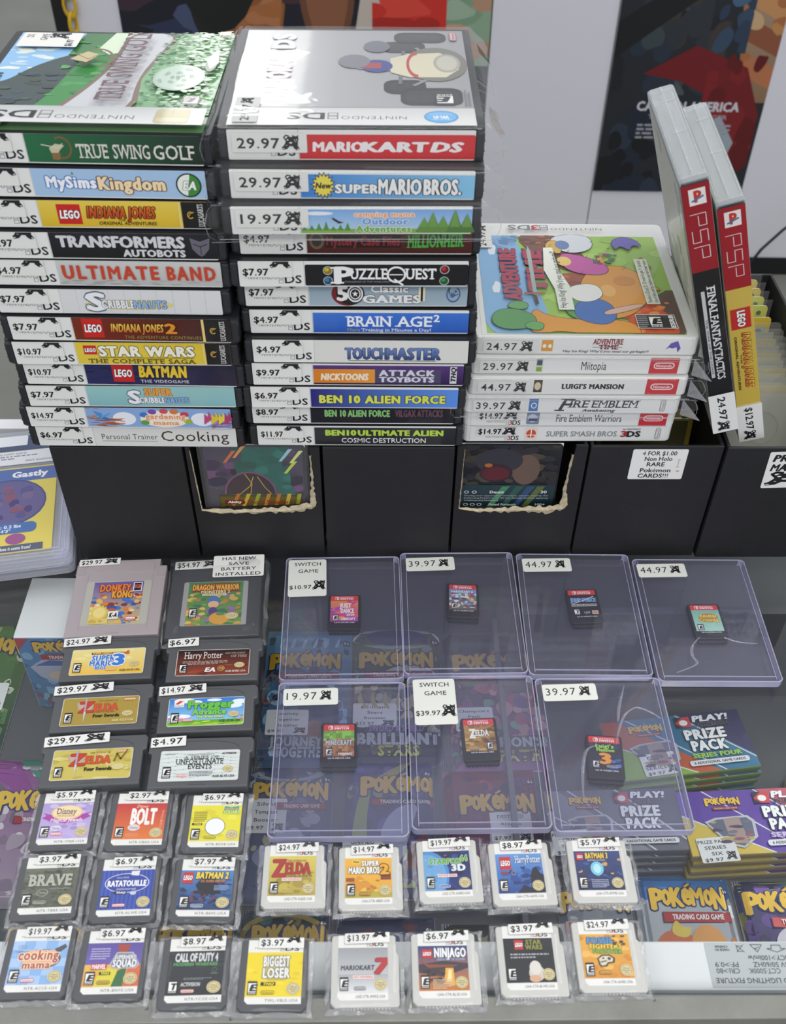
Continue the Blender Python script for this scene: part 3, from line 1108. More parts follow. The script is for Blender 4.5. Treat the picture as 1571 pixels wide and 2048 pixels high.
def s_saga(A):
    A.r(0, 0, 100, 100, 'e0c63a')
    brick(A, 5, 44, 8.5, 42)
    A.t('STAR WARS', 15, 76, 38, 82, 'f2efdc', b=.08, ol='3a3424', olw=.06)
    A.l([(14, 30), (76, 30)], .3, '4a4020').t('THE COMPLETE SAGA', 7, 76, 4, 24, '4a4020', sf=True, tr=.05)
    lucas(A)


def s_bat(A):
    A.g(0, 0, 100, 100, '2a2c5e', '1c1c34', True)
    A.blobs(0, 0, 40, 100, ['232552', '34366e', '1d1e42'], 20, (4, 8), 8)
    brick(A, 18, 14, 14, 86)
    A.t('BATMAN', 36, 67, 40, 92, 'ecc832', b=.08, ol='1a1a2a', olw=.05, it=.1).t('THE VIDEOGAME', 36, 68, 12, 26, 'c4c6d0', b=.03, tr=.05)


def s_super(A):
    A.g(0, 0, 100, 100, '84b8bc', '9ccaca')
    A.t('SUPER', 39, 57, 54, 88, 'e8a040', b=.07, ol='7a4a28', olw=.05).t('S', 28, 35, 14, 76, 'eef0f2', b=.06, ol='5a6474', olw=.06).t('CRIBBLE', 35, 52, 18, 44, 'eef0f2', b=.06, ol='5a6474', olw=.06).t('NAUTS', 52, 68, 18, 44, '8ab0dc', b=.06, ol='4a5a84', olw=.06)


def s_garden(A):
    A.r(0, 0, 100, 100, '8aacdc')
    A.e(26, 44, 8, 34, 'e9eef6').e(80, 44, 8, 34, 'e9eef6')
    A.blobs(0, 0, 26, 46, ['b4623a', 'c8744a', '9a5030'], 22, (3, 7), 2).blobs(0, 40, 9, 60, ['b4623a', '5a9a3c', 'd08a3a'], 12, (2, 5), 4)
    A.p([(10, 40), (5, 84), (11, 70)], '4a90d8').p([(10, 40), (18, 76), (12, 60)], '5aa0e4').p([(10, 40), (17, 40), (12, 54)], '3a78c0')
    A.e(54, 46, 17, 44, 'f4ead8')
    for i, (x, y, c) in enumerate(((40, 66, '3f78c4'), (46, 82, '7a4aa0'), (54, 86, 'd04a5a'), (61, 84, 'd8783a'), (68, 70, 'c83a4a'), (40, 26, '58a048'), (70, 34, '9ab83c'))):
        A.e(x, y, 3, 13, c, 14)
    A.t('gardening', 41, 68, 46, 72, 'e89a70', b=.05, ol='f8efe0', olw=.08).t('mama', 46, 63, 16, 38, 'e89a70', b=.05, ol='f8efe0', olw=.08)
    A.blobs(86, 0, 14, 60, ['a83a6a', 'c45a8a', '8a4a9a'], 20, (2, 5), 7)
    for x, c in ((84, 'c04a80'), (89, 'e2c43a'), (94, 'e8d04a'), (98, 'b03a70')):
        A.p([(x - 3, 20), (x - 2, 80), (x, 60), (x + 1, 90), (x + 3, 50)], c)


def s_cook(A):
    A.r(0, 0, 100, 100, 'dedfdb')
    A.t('Personal Trainer', 5, 44, 34, 62, '4a4034', b=.0, tr=.02).l([(5, 24), (44, 24)], .3, '4a4034').t('Cooking', 47, 94, 26, 80, '3f3026', b=.0, tr=.02)


def s_kart(A):
    A.r(0, 0, 100, 84, 'd0252b', 1).r(0, 0, 100, 60, 'd0252b')
    A.t('MARIO', 8, 36, 26, 58, 'f2eeee', b=.09, it=.05).t('KART', 36, 72, 26, 58, 'f2eeee', b=.09, it=.05).t('DS', 75, 91, 26, 58, 'f2eeee', b=.09, it=.2)


def s_bros(A):
    A.g(0, 0, 100, 84, '2f80d2', '8ac8ea', True)
    A.star(13, 44, 7.4, 50, 16, '2a2c34', .72).star(13, 44, 6.4, 43, 16, 'f0dc50', .72).t('New', 8.5, 17, 34, 54, '2a2418', b=.05, it=.2)
    A.t('SUPER', 20, 44, 18, 48, 'f4f4f2', b=.08, ol='22252c', olw=.06).t('MARIO', 45, 69, 16, 68, 'f4f4f2', b=.1, ol='22252c', olw=.06, tr=-.02).t('BROS.', 71, 92, 16, 68, 'f4f4f2', b=.1, ol='22252c', olw=.06, tr=-.02)


def s_camp(A):
    A.g(0, 0, 100, 88, 'bcd8ec', '78aae4')
    A.r(0, 0, 100, 16, '8ab048')
    for i in range(7):
        x = 2 + i * 4.2
        A.p([(x - 1.8, 10), (x, 24 + (i * 7) % 26), (x + 1.8, 10)], '4f9048')
    A.e(10, 74, 9, 7, 'e9f1f8')
    A.p([(17, 58), (20, 50), (25, 40), (22, 36), (20, 44)], '2a2026').p([(18, 62), (22, 46), (20, 44)], '2a2026')
    A.t('camping mama', 31, 66, 62, 80, 'f0a878', b=.05, ol='fbeee2', olw=.1).t('Outdoor', 36, 62, 34, 56, '6fa0dc', b=.08, ol='f4f6fa', olw=.08).t('Adventures', 32, 64, 6, 28, '78b04a', b=.08, ol='f4f6ee', olw=.08)
    for x, y in ((72, 60), (77, 80), (83, 66), (90, 90), (97, 74)):
        A.p([(x - 5, 4), (x, y), (x + 5, 4)], '5f8f3a' if x < 85 else '4a7c34').p([(x - 3, 24), (x, y), (x + 3, 24)], '6d9c44')


def s_case(A):
    A.g(0, 0, 100, 100, '4a1d18', '5d2a20')
    A.r(11, 22, 46, 52, '2a1416').t('Mystery Case Files', 12, 56, 32, 66, '8c2c34', b=.05)
    A.e(6, 50, 4.5, 34, '6d5f50').e(6, 50, 3, 24, '3c3028')
    A.push(61, 20, 33, 60).tilt(2).t('MILLIONHEIR', 0, 100, 10, 90, '58b048', b=.05, ol='173018', olw=.06, it=.15, sf=True).pop().pop()


def s_quest(A):
    A.r(0, 0, 100, 86, '17171b', 1)
    for x, y, c, d in ((14, 62, 'c8b832', '8a7a1a'), (14, 20, '3a80b0', '1f4a70'), (85.5, 66, 'b8303a', '6a1a20'), (85.5, 20, '3a9050', '1a5a2a')):
        A.e(x, y, 3, 18, 'b9babc', 18).e(x, y, 2.5, 15, d, 18).e(x - .6, y + 4, 1.4, 8, c, 14)
    A.t('P', 18.5, 28, 10, 76, 'f0f0ee', sf=True, b=.05).t('UZZLE', 28, 50, 28, 70, 'f0f0ee', sf=True, b=.03).t('UEST', 62, 80, 28, 70, 'f0f0ee', sf=True, b=.03)
    A.ring(56, 46, 6, 34, .22, 'f0f0ee').l([(55, 26), (60, 4)], 1.1, 'f0f0ee').l([(52, 46), (60, 46)], .6, 'f0f0ee')
    A.t('CHALLENGE OF THE WARLORDS', 24, 52, 14, 21, '8a8c92')


def s_fifty(A):
    A.g(0, 0, 100, 100, 'a9bac6', '8fa6b6')
    A.e(24, 50, 10, 52, '7a2026').e(26, 50, 9, 48, '1c1c20')
    A.t('5', 18, 24, 22, 80, 'f2f2f0', b=.06).ring(29, 50, 5, 36, .2, 'f2f2f0').ring(29, 50, 3.4, 24, .2, 'f2f2f0').star(29, 50, 2, 14, 5, 'f2f2f0', .4)
    A.t('GAMES', 34, 70, 12, 44, 'f2f2f0', b=.06, ol='1c1c20', olw=.05, sf=True).t('Classic', 39, 62, 58, 86, 'f2f2f0', b=.06, ol='1c1c20', olw=.05, sf=True)
    for i in range(12):
        A.r(69 + (i % 3) * 1.4, 20 + (i // 3) * 15, 1.4, 15, '1c1c20' if (i + i // 3) % 2 else 'e9e4c8')
    A.ring(91, 50, 4.4, 34, .14, '2f5f9a', 120, 420).e(90.5, 46, 1.5, 10, '3f6fae').l([(88, 76), (88.4, 54)], .5, '24405f').l([(91, 44), (94, 50)], .5, '2f5f9a').e(92.4, 62, .6, 4, '24405f')


def s_brain(A):
    A.g(0, 0, 100, 88, '2a5cb8', '3a74d4')
    A.t('BRAIN', 22, 50, 28, 72, 'f2f4f8', sf=True, b=.02).t('AGE', 54, 76, 28, 72, 'f2f4f8', sf=True, b=.02).t('2', 77.5, 81, 50, 80, 'f2f4f8', b=.03)
    A.t('More', 22, 30, 6, 19, 'a8a07a', sf=True).t('Training in Minutes a Day!', 31, 76, 6, 19, 'e6e9f0', sf=True)


def s_touch(A):
    A.r(0, 0, 100, 100, 'dfdfd9')
    A.t('TOUCH', 20, 47, 14, 64, '2c3f7a', b=.07, ol='22253a', olw=.03, c2='6a86bc').t('MASTER', 47, 81, 14, 64, '2c3f7a', b=.07, ol='22253a', olw=.03, c2='6a86bc').l([(22, 7), (79, 7)], .4, '3a3a4a')


def s_toy(A):
    A.g(0, 0, 100, 92, '2a1a42', '54307a')
    A.g(0, 8, 41, 66, 'd8801e', 'e49a3c', True).t('NICKTOONS', 5, 36, 22, 52, 'f4e6d0', b=.07, it=.15)
    A.r(41, 8, 44, 66, '4c4466').t('ATTACK', 44, 80, 44, 70, 'd6d4e0', b=.07, tr=.08).t('TOYBOTS', 44, 80, 14, 38, 'd6d4e0', b=.07)
    A.push(91, 8, 4.5, 80, 1).r(0, 0, 100, 100, 'dcdce0').t('THQ', 8, 92, 16, 84, '1c1424', b=.08, it=.2).pop()


def s_alien(A):
    A.g(0, 0, 100, 90, '2a2478', '5f92e6', True)
    A.t('BEN 10', 6, 33, 22, 58, 'dce05a', b=.09, ol='1a1c2a', olw=.06).t('ALIEN FORCE', 37, 91, 22, 58, 'dce05a', b=.09, ol='1a1c2a', olw=.06)


def s_vil(A):
    A.r(0, 0, 100, 100, '1a1822')
    A.t('BEN 10 ALIEN FORCE', 10, 55, 34, 66, '8cc878', b=.07).t('VILGAX ATTACKS', 59, 92, 34, 68, '6a4a54', b=.06)


def s_ult(A):
    A.g(0, 0, 100, 92, '1a1b20', '2c2d33')
    A.t('BEN10', 8, 29, 50, 78, 'b8d84a', b=.09).t('ULTIMATE ALIEN', 31, 91, 50, 78, 'b8d84a', b=.08).t('COSMIC DESTRUCTION', 19, 79, 12, 36, 'e9e9ea', b=.01)


PRICES = {}


def spine_sticker(price, parent, big=False, t_=16.0, x0=2.0, tall=True):
    """price sticker folded over the top edge of a spine"""
    W = 37 if big else 27
    H = t_ * (.62 if big else .58)
    A = Art(W, H)
    A.r(0, 0, 100, 100, 'e6e6e1', .6)
    if big:
        A.t(price, 7, 62, 22, 72, '1b1b1e', b=.02, tr=.05)
        critter(A, 67, 16, 22, 72)
    else:
        A.t(price, 3, 52, 12, 54, '151517', b=.035)
        A.clip(0, 0, 100, 100)
        critter(A, 58, 62, 38, 95)
        A.clip()
    return A


def ds_spine(fn, t):
    A = Art(SW_, t)
    A.r(0, 0, 100, 100, 'e8e9e5', .8)
    A.l([(28.5, 0), (28.5, 100)], .25, 'b4b5b4')
    ds_logo(A, 4, 27, 14, 44)
    A.push(28.8, 4, 71.2, 96)
    fn(A)
    A.pop()
    return A


def case_shell(W, D, t, material, root, notch=True, back=.002):
    m = MB()
    m.prism(rrect(-W / 2, .0003, W / 2, D, .0022), .0003, t - .0003, 0)
    if notch:
        for sx in (-1, 1):
            for z in (t * .3, t * .62):
                m.box(sx * (W / 2 - .0052), -.0002, z, sx * (W / 2 + .0003), .004, z + .0003)
            m.box(sx * W / 2 - .0002, .012, t * .49, sx * W / 2 + .0004, D - .006, t * .52)
            m.box(sx * (W / 2 - .0022) - .0022, -.0009, .0012, sx * (W / 2 - .0022) + .0022, .003, t - .0012, .0012, 2)
    return m.build('shell', material, root, smooth=False)


def bag(root, W, D, t, seed, top, low=.004):
    """loose clear bag round a case: front drape with flared side seams, and a crinkled top if it shows"""
    rn = random.Random(seed)
    prof = []
    if top:
        n = 12
        for i in range(n + 1):
            q = i / n
            prof.append((D * (1 - q) + .001, t + .0012 + .0008 * math.sin(q * 9 + seed)))
    else:
        prof.append((.006, t + .0004))
    prof += [(-.0012, t + .0006), (-.0022, t * .7), (-.0026, t * .4), (-.0022, .0012), (-.0018, -low * .4)]
    xs = [-W / 2 - .0085, -W / 2 - .004, -W / 2 - .0008] + [-W / 2 + W * (j + .5) / 12 for j in range(12)] + [W / 2 + .0008, W / 2 + .004, W / 2 + .010]
    P = []
    for i, (y, z) in enumerate(prof):
        row = []
        for j, x in enumerate(xs):
            edge = max(0, abs(x) - W / 2 - .0005) / .010
            zz = z + (t * .45 - z) * min(.9, edge * 1.1)
            k = .0003 if not edge else .0012
            yy = y - (.0015 * edge if y < .003 else 0)
            row.append((x + (rn.uniform(-.0014, .0018) if edge > .5 else 0), yy + rn.uniform(-k, k) * .5 * (1 if edge else .3), zz + rn.uniform(0, k)))
        P.append(row)
    m = MB().grid(P)
    o = m.build('plastic_bag', M_BAG, root, smooth='keep')
    e = MB()
    for sx, off in ((-1, .0085), (1, .010)):
        e.box(sx * (W / 2 + off) - .0001, -.003, t * .44, sx * (W / 2 + off) + .0001, D * .7 if top else .02, t * .44 + .0002)
    e.box(-W / 2 - .002, -.0022, -low * .4 - .0001, W / 2 + .002, -.0018, -low * .4 + .0002)
    for sx, off in ((-1, .0085), (1, .0095)):
        loop = []
        for k in range(13):
            q = math.pi * k / 12
            loop.append((sx * (W / 2 + off * (.35 + .65 * math.sin(q)) * rn.uniform(.92, 1.05)), -.0028 + .0012 * math.cos(q * 2), t * (.5 + .58 * math.cos(q)) - low * .3))
        rows = []
        for (x, y, z), (x2, y2, z2) in zip(loop, loop[1:] + loop[-1:]):
            rows.append([(x - .00022, y, z), (x, y - .0003, z + .00015), (x + .00022, y, z)])
        e.grid(rows)
        for k in range(3):
            y0 = D * rn.uniform(.1, .8)
            c = [(sx * W / 2, y0, t * .9), (sx * (W / 2 + off * rn.uniform(.8, 1.4)), y0 - .006, t * .45), (sx * W / 2, y0 - .014, t * .95)] if top else None
            if c:
                for p, q in zip(c, c[1:]):
                    e.grid([[p, (p[0], p[1], p[2] + .0004)], [q, (q[0], q[1], q[2] + .0004)]])
    if t < .014:
        e.grid([[(W / 2, -.0015, t * .95), (W / 2, -.0022, .001)], [(W / 2 + .0065, -.0018, t * .35), (W / 2 + .008, -.0030, -.0012)], [(W / 2 + .0125, -.0034, -.0022), (W / 2 + .0128, -.0036, -.0027)]])
    rows = [[(x, -.0030 - .0003 * math.sin(x * 90 + seed), z0 + .0006 * math.sin(x * 60 + seed)) for z0 in (-low * .55, -low * .55 + .00035)] for x in [-W / 2 - .006 + (W + .013) * k / 24 for k in range(25)]]
    e.grid(rows)
    e.build('seam', M_WELD, o)
    return o


def ds_case(loc, yaw, t, fn, price, label, group, bagged=False, top=None, big=False, seed=0):
    o = thing('game_case', label, 'game case', loc, R(yaw), group)
    th = t * 1000 - .5
    case_shell(CW, CD, t - .0003, M_CASE, o)
    A = ds_spine(fn, th - .9)
    sl = A.build('cover_sleeve', GLOSS, o, (-CW / 2 + SX * .001, -.00045, .0006), (R(90), 0, 0))
    S_ = spine_sticker(price, o, big, th)
    H = th * (.62 if big else .58)
    hz = .0006 + (th - .9) * .001 - H * .001 + .0001 - (.0014 if big else 0)
    S_.build('price_sticker', PRINT, o, (-CW / 2 + SX * .001 + (.0022 if big else .0015), -.0022 if False else -.0011, hz), (R(90), 0, 0))
    if top:
        top(o, t)
    if bagged:
        bag(o, CW, CD, t, seed, bool(top))
    return o


# ---- the two printed covers seen from above
def cover_golf(o, t):
    A = Art(123, 128)
    A.r(0, 0, 100, 100, '5f8c58', .8)
    A.push(0, 15, 100, 85)
    A.clip(0, 0, 100, 100)
    A.r(0, 0, 100, 100, '3f7a44')
    A.p([(0, 0), (0, 100), (30, 100), (26, 50), (22, 0)], '8fbfe6')
    A.blobs(0, 45, 24, 50, ['d8e6ea', 'b4d4ec', 'e9edde'], 18, (2, 6), 3, .4)
    A.sp([(-6, -6), (0, 34), (8, 36), (14, 52), (24, 66), (34, 74), (36, 0)], '3a4a48')
    A.blobs(0, 0, 32, 46, ['2f3f3e', '455652', '3a4a5a', '34443a'], 46, (2, 5), 5)
    A.sp([(22, -6), (30, 20), (33, 50), (37, 76), (46, 100), (60, 100), (52, 50), (40, 0)], '3d8a46')
    A.blobs(28, 0, 20, 90, ['4a9a52', '357a3e', '5aa85c'], 30, (2, 5), 8, .5)
    A.p([(40, 78), (44, 100), (54, 100), (52, 74), (46, 70)], 'd8e8cc')
    A.sp([(32, -4), (42, 24), (48, 50), (50, 76), (50, 100), (76, 100), (70, 70), (66, 40), (70, 0)], '7d6a5c')
    A.sp([(35, -4), (44, 24), (50, 50), (52, 76), (52, 100), (74, 100), (68, 70), (64, 40), (67, 0)], 'c6c8cc')
    A.p([(70, 0), (66, 40), (70, 70), (76, 100), (100, 100), (100, 0)], '7fae80')
    A.blobs(68, 0, 32, 100, ['5a9062', '8fbc92', '6d9f70', 'a4c8a4', '4f8458'], 420, (.7, 1.8), 7)
    A.blobs(76, 6, 24, 90, ['b9d6b4', 'cfe2c8', '9cc49a'], 200, (.8, 2.4), 17)
    A.e(83, 36, 11, 15.5, 'a8bfae').e(83.4, 36.6, 10.2, 14.4, 'b9ccbd')
    for i in range(26):
        a, q = i * 2.4, (i % 13) / 13 * 9
        A.ring(83 + q * math.cos(a), 36 + q * 1.4 * math.sin(a), .9, 1.3, .3, 'a3b8a8', n=8)
    A.e(95, 52, 2.5, 9, '3f5a4a')
    A.p([(92, 58), (96, 72), (98, 54), (95, 46)], 'b8cabb')
    A.ring(42, 56, 9, 14, .12, '7a6244', -60, 110).p([(32, 56), (40, 52), (44, 62), (38, 66)], 'c9b88c').l([(30, 66), (40, 56), (46, 66)], .7, '8a7450')
    A.push(46, 8, 20, 84, 1).t('TRUE', 0, 26, 16, 70, '6a4c54', sf=True, b=.02).t('SWING', 31, 66, 16, 70, '6a4c54', sf=True, b=.02).t('GOLF', 70, 100, 16, 70, '6a4c54', sf=True, b=.02).pop()
    A.push(86, 3, 12, 12, 2)
    esrb(A, 20, 10, 60, 80)
    A.pop()
    A.r(94, 90, 5, 5, 'c8a09a')
    A.clip()
    A.pop()
    A.g(0, 0, 100, 15, 'd9dad8', 'b9bcbc')
    A.push(0, 1, 100, 13, 2)
    ds_logo(A, 28, 86, 28, 78)
    A.pop()
    A.r(80, 1, 14, 12.5, 'b4ab84', 2.5).l([(87, 13), (87, 7)], .3, '9a906a').r(80.6, 1.6, 12.8, 4, 'c0b894', 1.4)
    A.build('front_cover', GLOSS, o, (-.0613, .0024, t - .0005))
    A = sheet(34, 21, 'e9e8e2')
    A.push(0, 0, 100, 100).tilt(0)
    A.pop()
    A.push(2, 4, 96, 92, 1)
    A.t('DS', 66, 88, 82, 94, '3a3a3e').t('GAME', 46, 92, 56, 68, '3a3a3e').t('$6.97', 2, 50, 8, 20, '3a3a3e', b=.03)
    critter(A, 60, 20, 40, 34)
    A.pop()
    A.build('price_sticker', PRINT, o, (-.0585, .105, t + .0012))
    A = sheet(22, 23, 'e6e6e1')
    A.t('DS', 34, 62, 72, 88, '2a2a2e').t('GAME', 24, 74, 50, 66, '2a2a2e')
    critter(A, 54, 6, 40, 36)
    A.build('price_sticker', PRINT, o, (-.0598, .0026, t + .0014))


def cover_kart(o, t):
    A = Art(123, 128)
    A.r(0, 0, 100, 100, 'a2a3a6', .8)
    A.push(0, 17, 100, 83)
    A.clip(0, 0, 100, 100)
    A.g(0, 0, 100, 100, 'b4b5b7', '9b9c9f', True)
    A.g(0, 0, 42, 100, 'd4d4d4', 'abacaf', True)
    for x, y, w_, h_ in ((62, 68, 20, 16), (68, 82, 24, 15), (63, 16, 18, 17), (70, 3, 26, 20)):
        A.r(x, y, w_, h_, '1f2122', 6).r(x + 2, y + 3, w_ - 4, h_ - 6, '2f3233', 5)
        for k in range(5):
            A.l([(x + 3 + k * (w_ - 6) / 4, y + 2), (x + 3 + k * (w_ - 6) / 4, y + h_ - 2)], .5, '26282a')
    A.l([(76, 26), (84, 36), (84, 62), (78, 74)], 2.2, '8a8c8e').l([(70, 28), (72, 70)], 2, '6a6c70')
    A.e(86, 53, 14, 22, '77756c').p([(66, 42), (74, 36), (90, 36), (96, 46), (96, 58), (88, 68), (74, 66), (66, 60)], 'd6d0b4')
    A.ring(78, 52, 5, 17, .25, 'b83a34', 90, 270).e(91, 54, 6, 12, 'a8a69a').e(91, 54, 4.6, 9.5, 'c2c0b2')
    A.p([(52, 46), (66, 44), (66, 58), (54, 60), (46, 54)], '9a9ca2').e(60, 50, 7, 8, '34408c').r(52, 47, 10, 7, 'a83a38').e(50, 56, 7, 9, '7a7c84').e(60, 76, 6, 8, '6a6d78')
    A.push(4, 8, 26, 84, 1).t('MARIOKART', 0, 74, 30, 66, 'dcdadb', b=.08, ol='c8b0b2', olw=.05).t('DS', 78, 100, 30, 66, 'd6d6d8', b=.08, ol='bcbcc0', olw=.05).pop()
    A.push(82, 2, 15, 14, 2)
    esrb(A, 30, 5, 55, 90)
    A.pop()
    A.push(96, 2, 3, 18, 1)
    lines(A, 0, 0, 100, 100, 2, '7a7a7e')
    A.pop()
    A.push(93.5, 84, 3.4, 12, 1)
    maker(A, 0, 0, 100, 100, 'b85a5c', 'c9c2c2')
    A.pop()
    A.clip()
    A.pop()
    A.r(0, 15.5, 100, 1.2, '9a9b9d').g(0, 0, 100, 15.5, 'e2e2df', 'd0d1d0')
    A.push(0, 1, 100, 14, 2)
    ds_logo(A, 28, 76, 30, 70)
    A.pop()
    A.e(86, 7.6, 7, 5.6, '4a9ad4').e(86, 7.6, 6.2, 4.8, '6fb4e4').push(79, 4, 14, 7, 2).t('Wi-Fi', 28, 72, 36, 72, 'eef4fa', b=.07).t('Connection', 18, 82, 10, 24, 'dfeaf6').t('Nintendo', 22, 78, 80, 94, 'dfeaf6').pop()
    A.build('front_cover', GLOSS, o, (-.0613, .0024, t - .0005))
    A = sheet(12.5, 30, 'cfcfcd')
    A.push(0, 0, 100, 100, 1).t('29.97', 6, 66, 34, 68, '2a2a2e', b=.02)
    critter(A, 72, 28, 22, 50)
    A.pop()
    A.build('price_sticker', PRINT, o, (-.0590, .0040, t + .0010))


LOC = 'unbagged charcoal stack'
LEFT = [  # bottom to top: x, y, panel, price, label
    (-.1582, .4870, s_cook, '$6.97', 'white-spined game case at the bottom of the stack topped by the golf cover'),
    (-.1594, .4848, s_garden, '$14.97', 'game case with flowers, butterfly and fruit on its blue spine'),
    (-.1555, .4844, s_super, '$7.97', 'game case with a plain pale teal spine panel, priced $7.97'),
    (-.1531, .4834, s_bat, '$10.97', 'game case with dark navy spine panel and yellow title beside a red square logo'),
    (-.1543, .4807, s_saga, '$10.97', 'game case with yellow spine, white outlined title and thin dark subtitle line'),
    (-.1526, .4801, s_relic2, '$7.97', 'game case with brown spine, red brick logo and a number 2'),
    (-.1560, .4823, s_scrib, '$7.97', 'game case with pale ruled-paper spine and cartoon white and blue title'),
    (-.1545, .4838, s_band, '$4.97', 'game case with grey spine and large red lettering'),
    (-.1549, .4833, s_robots, '$9.97', 'game case with black spine, silver block lettering and grey mask emblem'),
    (-.1574, .4858, s_relic, '$7.97', 'game case with yellow spine and slanted orange title, third from top of its stack'),
    (-.1571, .4864, s_kingdom, '$6.97', 'game case with light blue spine and round green emblem, second from top'),
    (-.1573, .4891, s_golf, '$6.97', 'game case with green spine and golf course cover on top of its stack')]
for k, (x, y, fn, pr, lb) in enumerate(LEFT):
    ds_case((x, y, .1008 + .0167 * k), (.5, 0, .6, -.2, .5, -.2, .2, 0, .2, .2, -.5, -.6)[k], .0167, fn, pr, lb, 'charcoal cases in the stack topped by the golf cover', top=cover_golf if k == 11 else None)
MID = [
    (-.0231, .4905, s_ult, '$11.97', 'game case with black spine, green line over white line, bottom of its stack'),
    (-.0249, .4911, s_vil, '$8.97', 'game case with black spine, small green title and dark red words beside it'),
    (-.0236, .4854, s_alien, '$6.97', 'game case with blue spine and yellow-green outlined title'),
    (-.0213, .4854, s_toy, '$9.97', 'game case with purple spine and orange block'),
    (-.0196, .4845, s_touch, '$4.97', 'game case with white spine and navy blue title'),
    (-.0202, .4893, s_brain, '$4.97', 'game case with plain blue spine and white serif title with a small 2'),
    (-.0217, .4909, s_fifty, '$7.97', 'game case with grey-blue spine, number 50 target and chequered flag'),
    (-.0227, .4841, s_quest, '$7.97', 'game case with black spine and four coloured jewels'),
    (-.0213, .4888, s_case, '$4.97', 'game case with dark brown spine and green slanted title'),
    (-.0228, .4798, s_camp, '19.97', 'bagged game case with camping scene of pine trees on its spine'),
    (-.0224, .4847, s_bros, '29.97', 'bagged game case with blue spine and yellow New starburst'),
    (-.0228, .4925, s_kart, '29.97', 'bagged game case with red spine and kart cover, top of its stack')]
for k, (x, y, fn, pr, lb) in enumerate(MID):
    ds_case((x, y, .1008 + .0169 * k), (.7, .7, .6, .6, .6, .9, 1.1, 1.4, 1.2, 1.6, .6, 1.2)[k], .0169, fn, pr, lb, 'charcoal cases in the stack topped by the red spine', bagged=k > 8, top=cover_kart if k == 11 else None, big=k > 8, seed=k)


# ---- white cases
def red_maker(A, x0, x1):
    A.r(x0, 0, x1 - x0, 100, 'c8323a')
    maker(A, x0 + (x1 - x0) * .14, 30, (x1 - x0) * .72, 40, 'f2e6e6', 'c8323a')


def side_maker(A, x):
    A.push(x, 10, 2.6, 80, 1)
    maker(A, 0, 0, 100, 100, '8c8d8c', 'dcdcd9')
    A.pop()


def w_time(A):
    A.r(28.6, 14, 5.4, 70, 'd99a3c').e(30, 46, .9, 12, 'f4f0e4', 12).e(32.6, 46, .9, 12, 'f4f0e4', 12)
    A.t('ADVENTURE', 53, 67, 60, 92, '8c2f3c', b=.05, sf=True).t('TIME', 56, 65, 30, 56, '8c2f3c', b=.07, sf=True).l([(53, 42), (67, 42)], .5, '8a9a9c')
    A.t('Hey Ice King! Why\'d you steal our garbage?!!', 39, 80, 10, 24, '2a2a2e', it=.2)
    A.p([(88, 30), (90, 70), (93, 84), (95, 40), (94, 14), (93, 46), (91, 38), (89.5, 44)], '5a50a8')


def w_mii(A):
    A.r(28, 6, 3.4, 88, 'c9d4a0').r(28.4, 50, 2.6, 36, '3a4a7a').r(28.4, 12, 2.6, 26, '8aa04a')
    A.t('Miitopia', 50, 62, 22, 74, '26262a', b=.0)
    red_maker(A, 83, 97)


def w_lui(A):
    A.r(28, 10, 4.2, 80, '4a3c30').e(30, 50, 1.6, 26, 'd8c8a8', 14)
    A.t("LUIGI'S MANSION", 42, 72, 34, 64, '1d1d20', b=.08, sf=True, tr=.02)
    red_maker(A, 83, 98.5)


def w_fea(A):
    A.r(28.5, 6, 4.6, 84, '4f78b4').ring(31, 44, 1.4, 20, .3, 'e6ecf4')
    A.t('F', 43, 48, 10, 92, '3a3a40', sf=True, it=.3).t('IRE', 48.5, 57.5, 34, 82, '3a3a40', sf=True, it=.15).t('EMBLEM', 59.5, 82, 34, 82, '3a3a40', sf=True, it=.15)
    A.t('Awakening', 55, 71, 6, 24, '3a3a40', it=.3, b=.03)
    side_maker(A, 93.5)


def w_few(A):
    A.r(28, 8, 6.4, 84, '7d88a4', 1).e(31, 50, 2.4, 28, 'c2c8d6').r(29, 30, 4.4, 20, '4c5674')
    A.t('Fire Emblem Warriors', 43, 76, 26, 74, '2a2a2e', b=.0)
    red_maker(A, 85, 99)


def w_smash(A):
    A.r(28, 8, 6.4, 84, 'e4d6cc', 1).e(31.2, 50, 2.5, 30, 'c8502e').l([(31.2, 18), (31.2, 82)], .6, 'f2ece6').l([(28.6, 40), (33.8, 40)], .6, 'f2ece6')
    A.t('SUPER SMASH BROS.', 39, 76, 30, 66, '8b8c8f', b=.02).t('3', 77.5, 80.4, 28, 66, 'a8323a', b=.09).t('DS', 80.6, 87, 28, 66, '2a2a2c', b=.09).t('for NINTENDO', 78, 87, 76, 86, '4a4a4e')
    side_maker(A, 95)


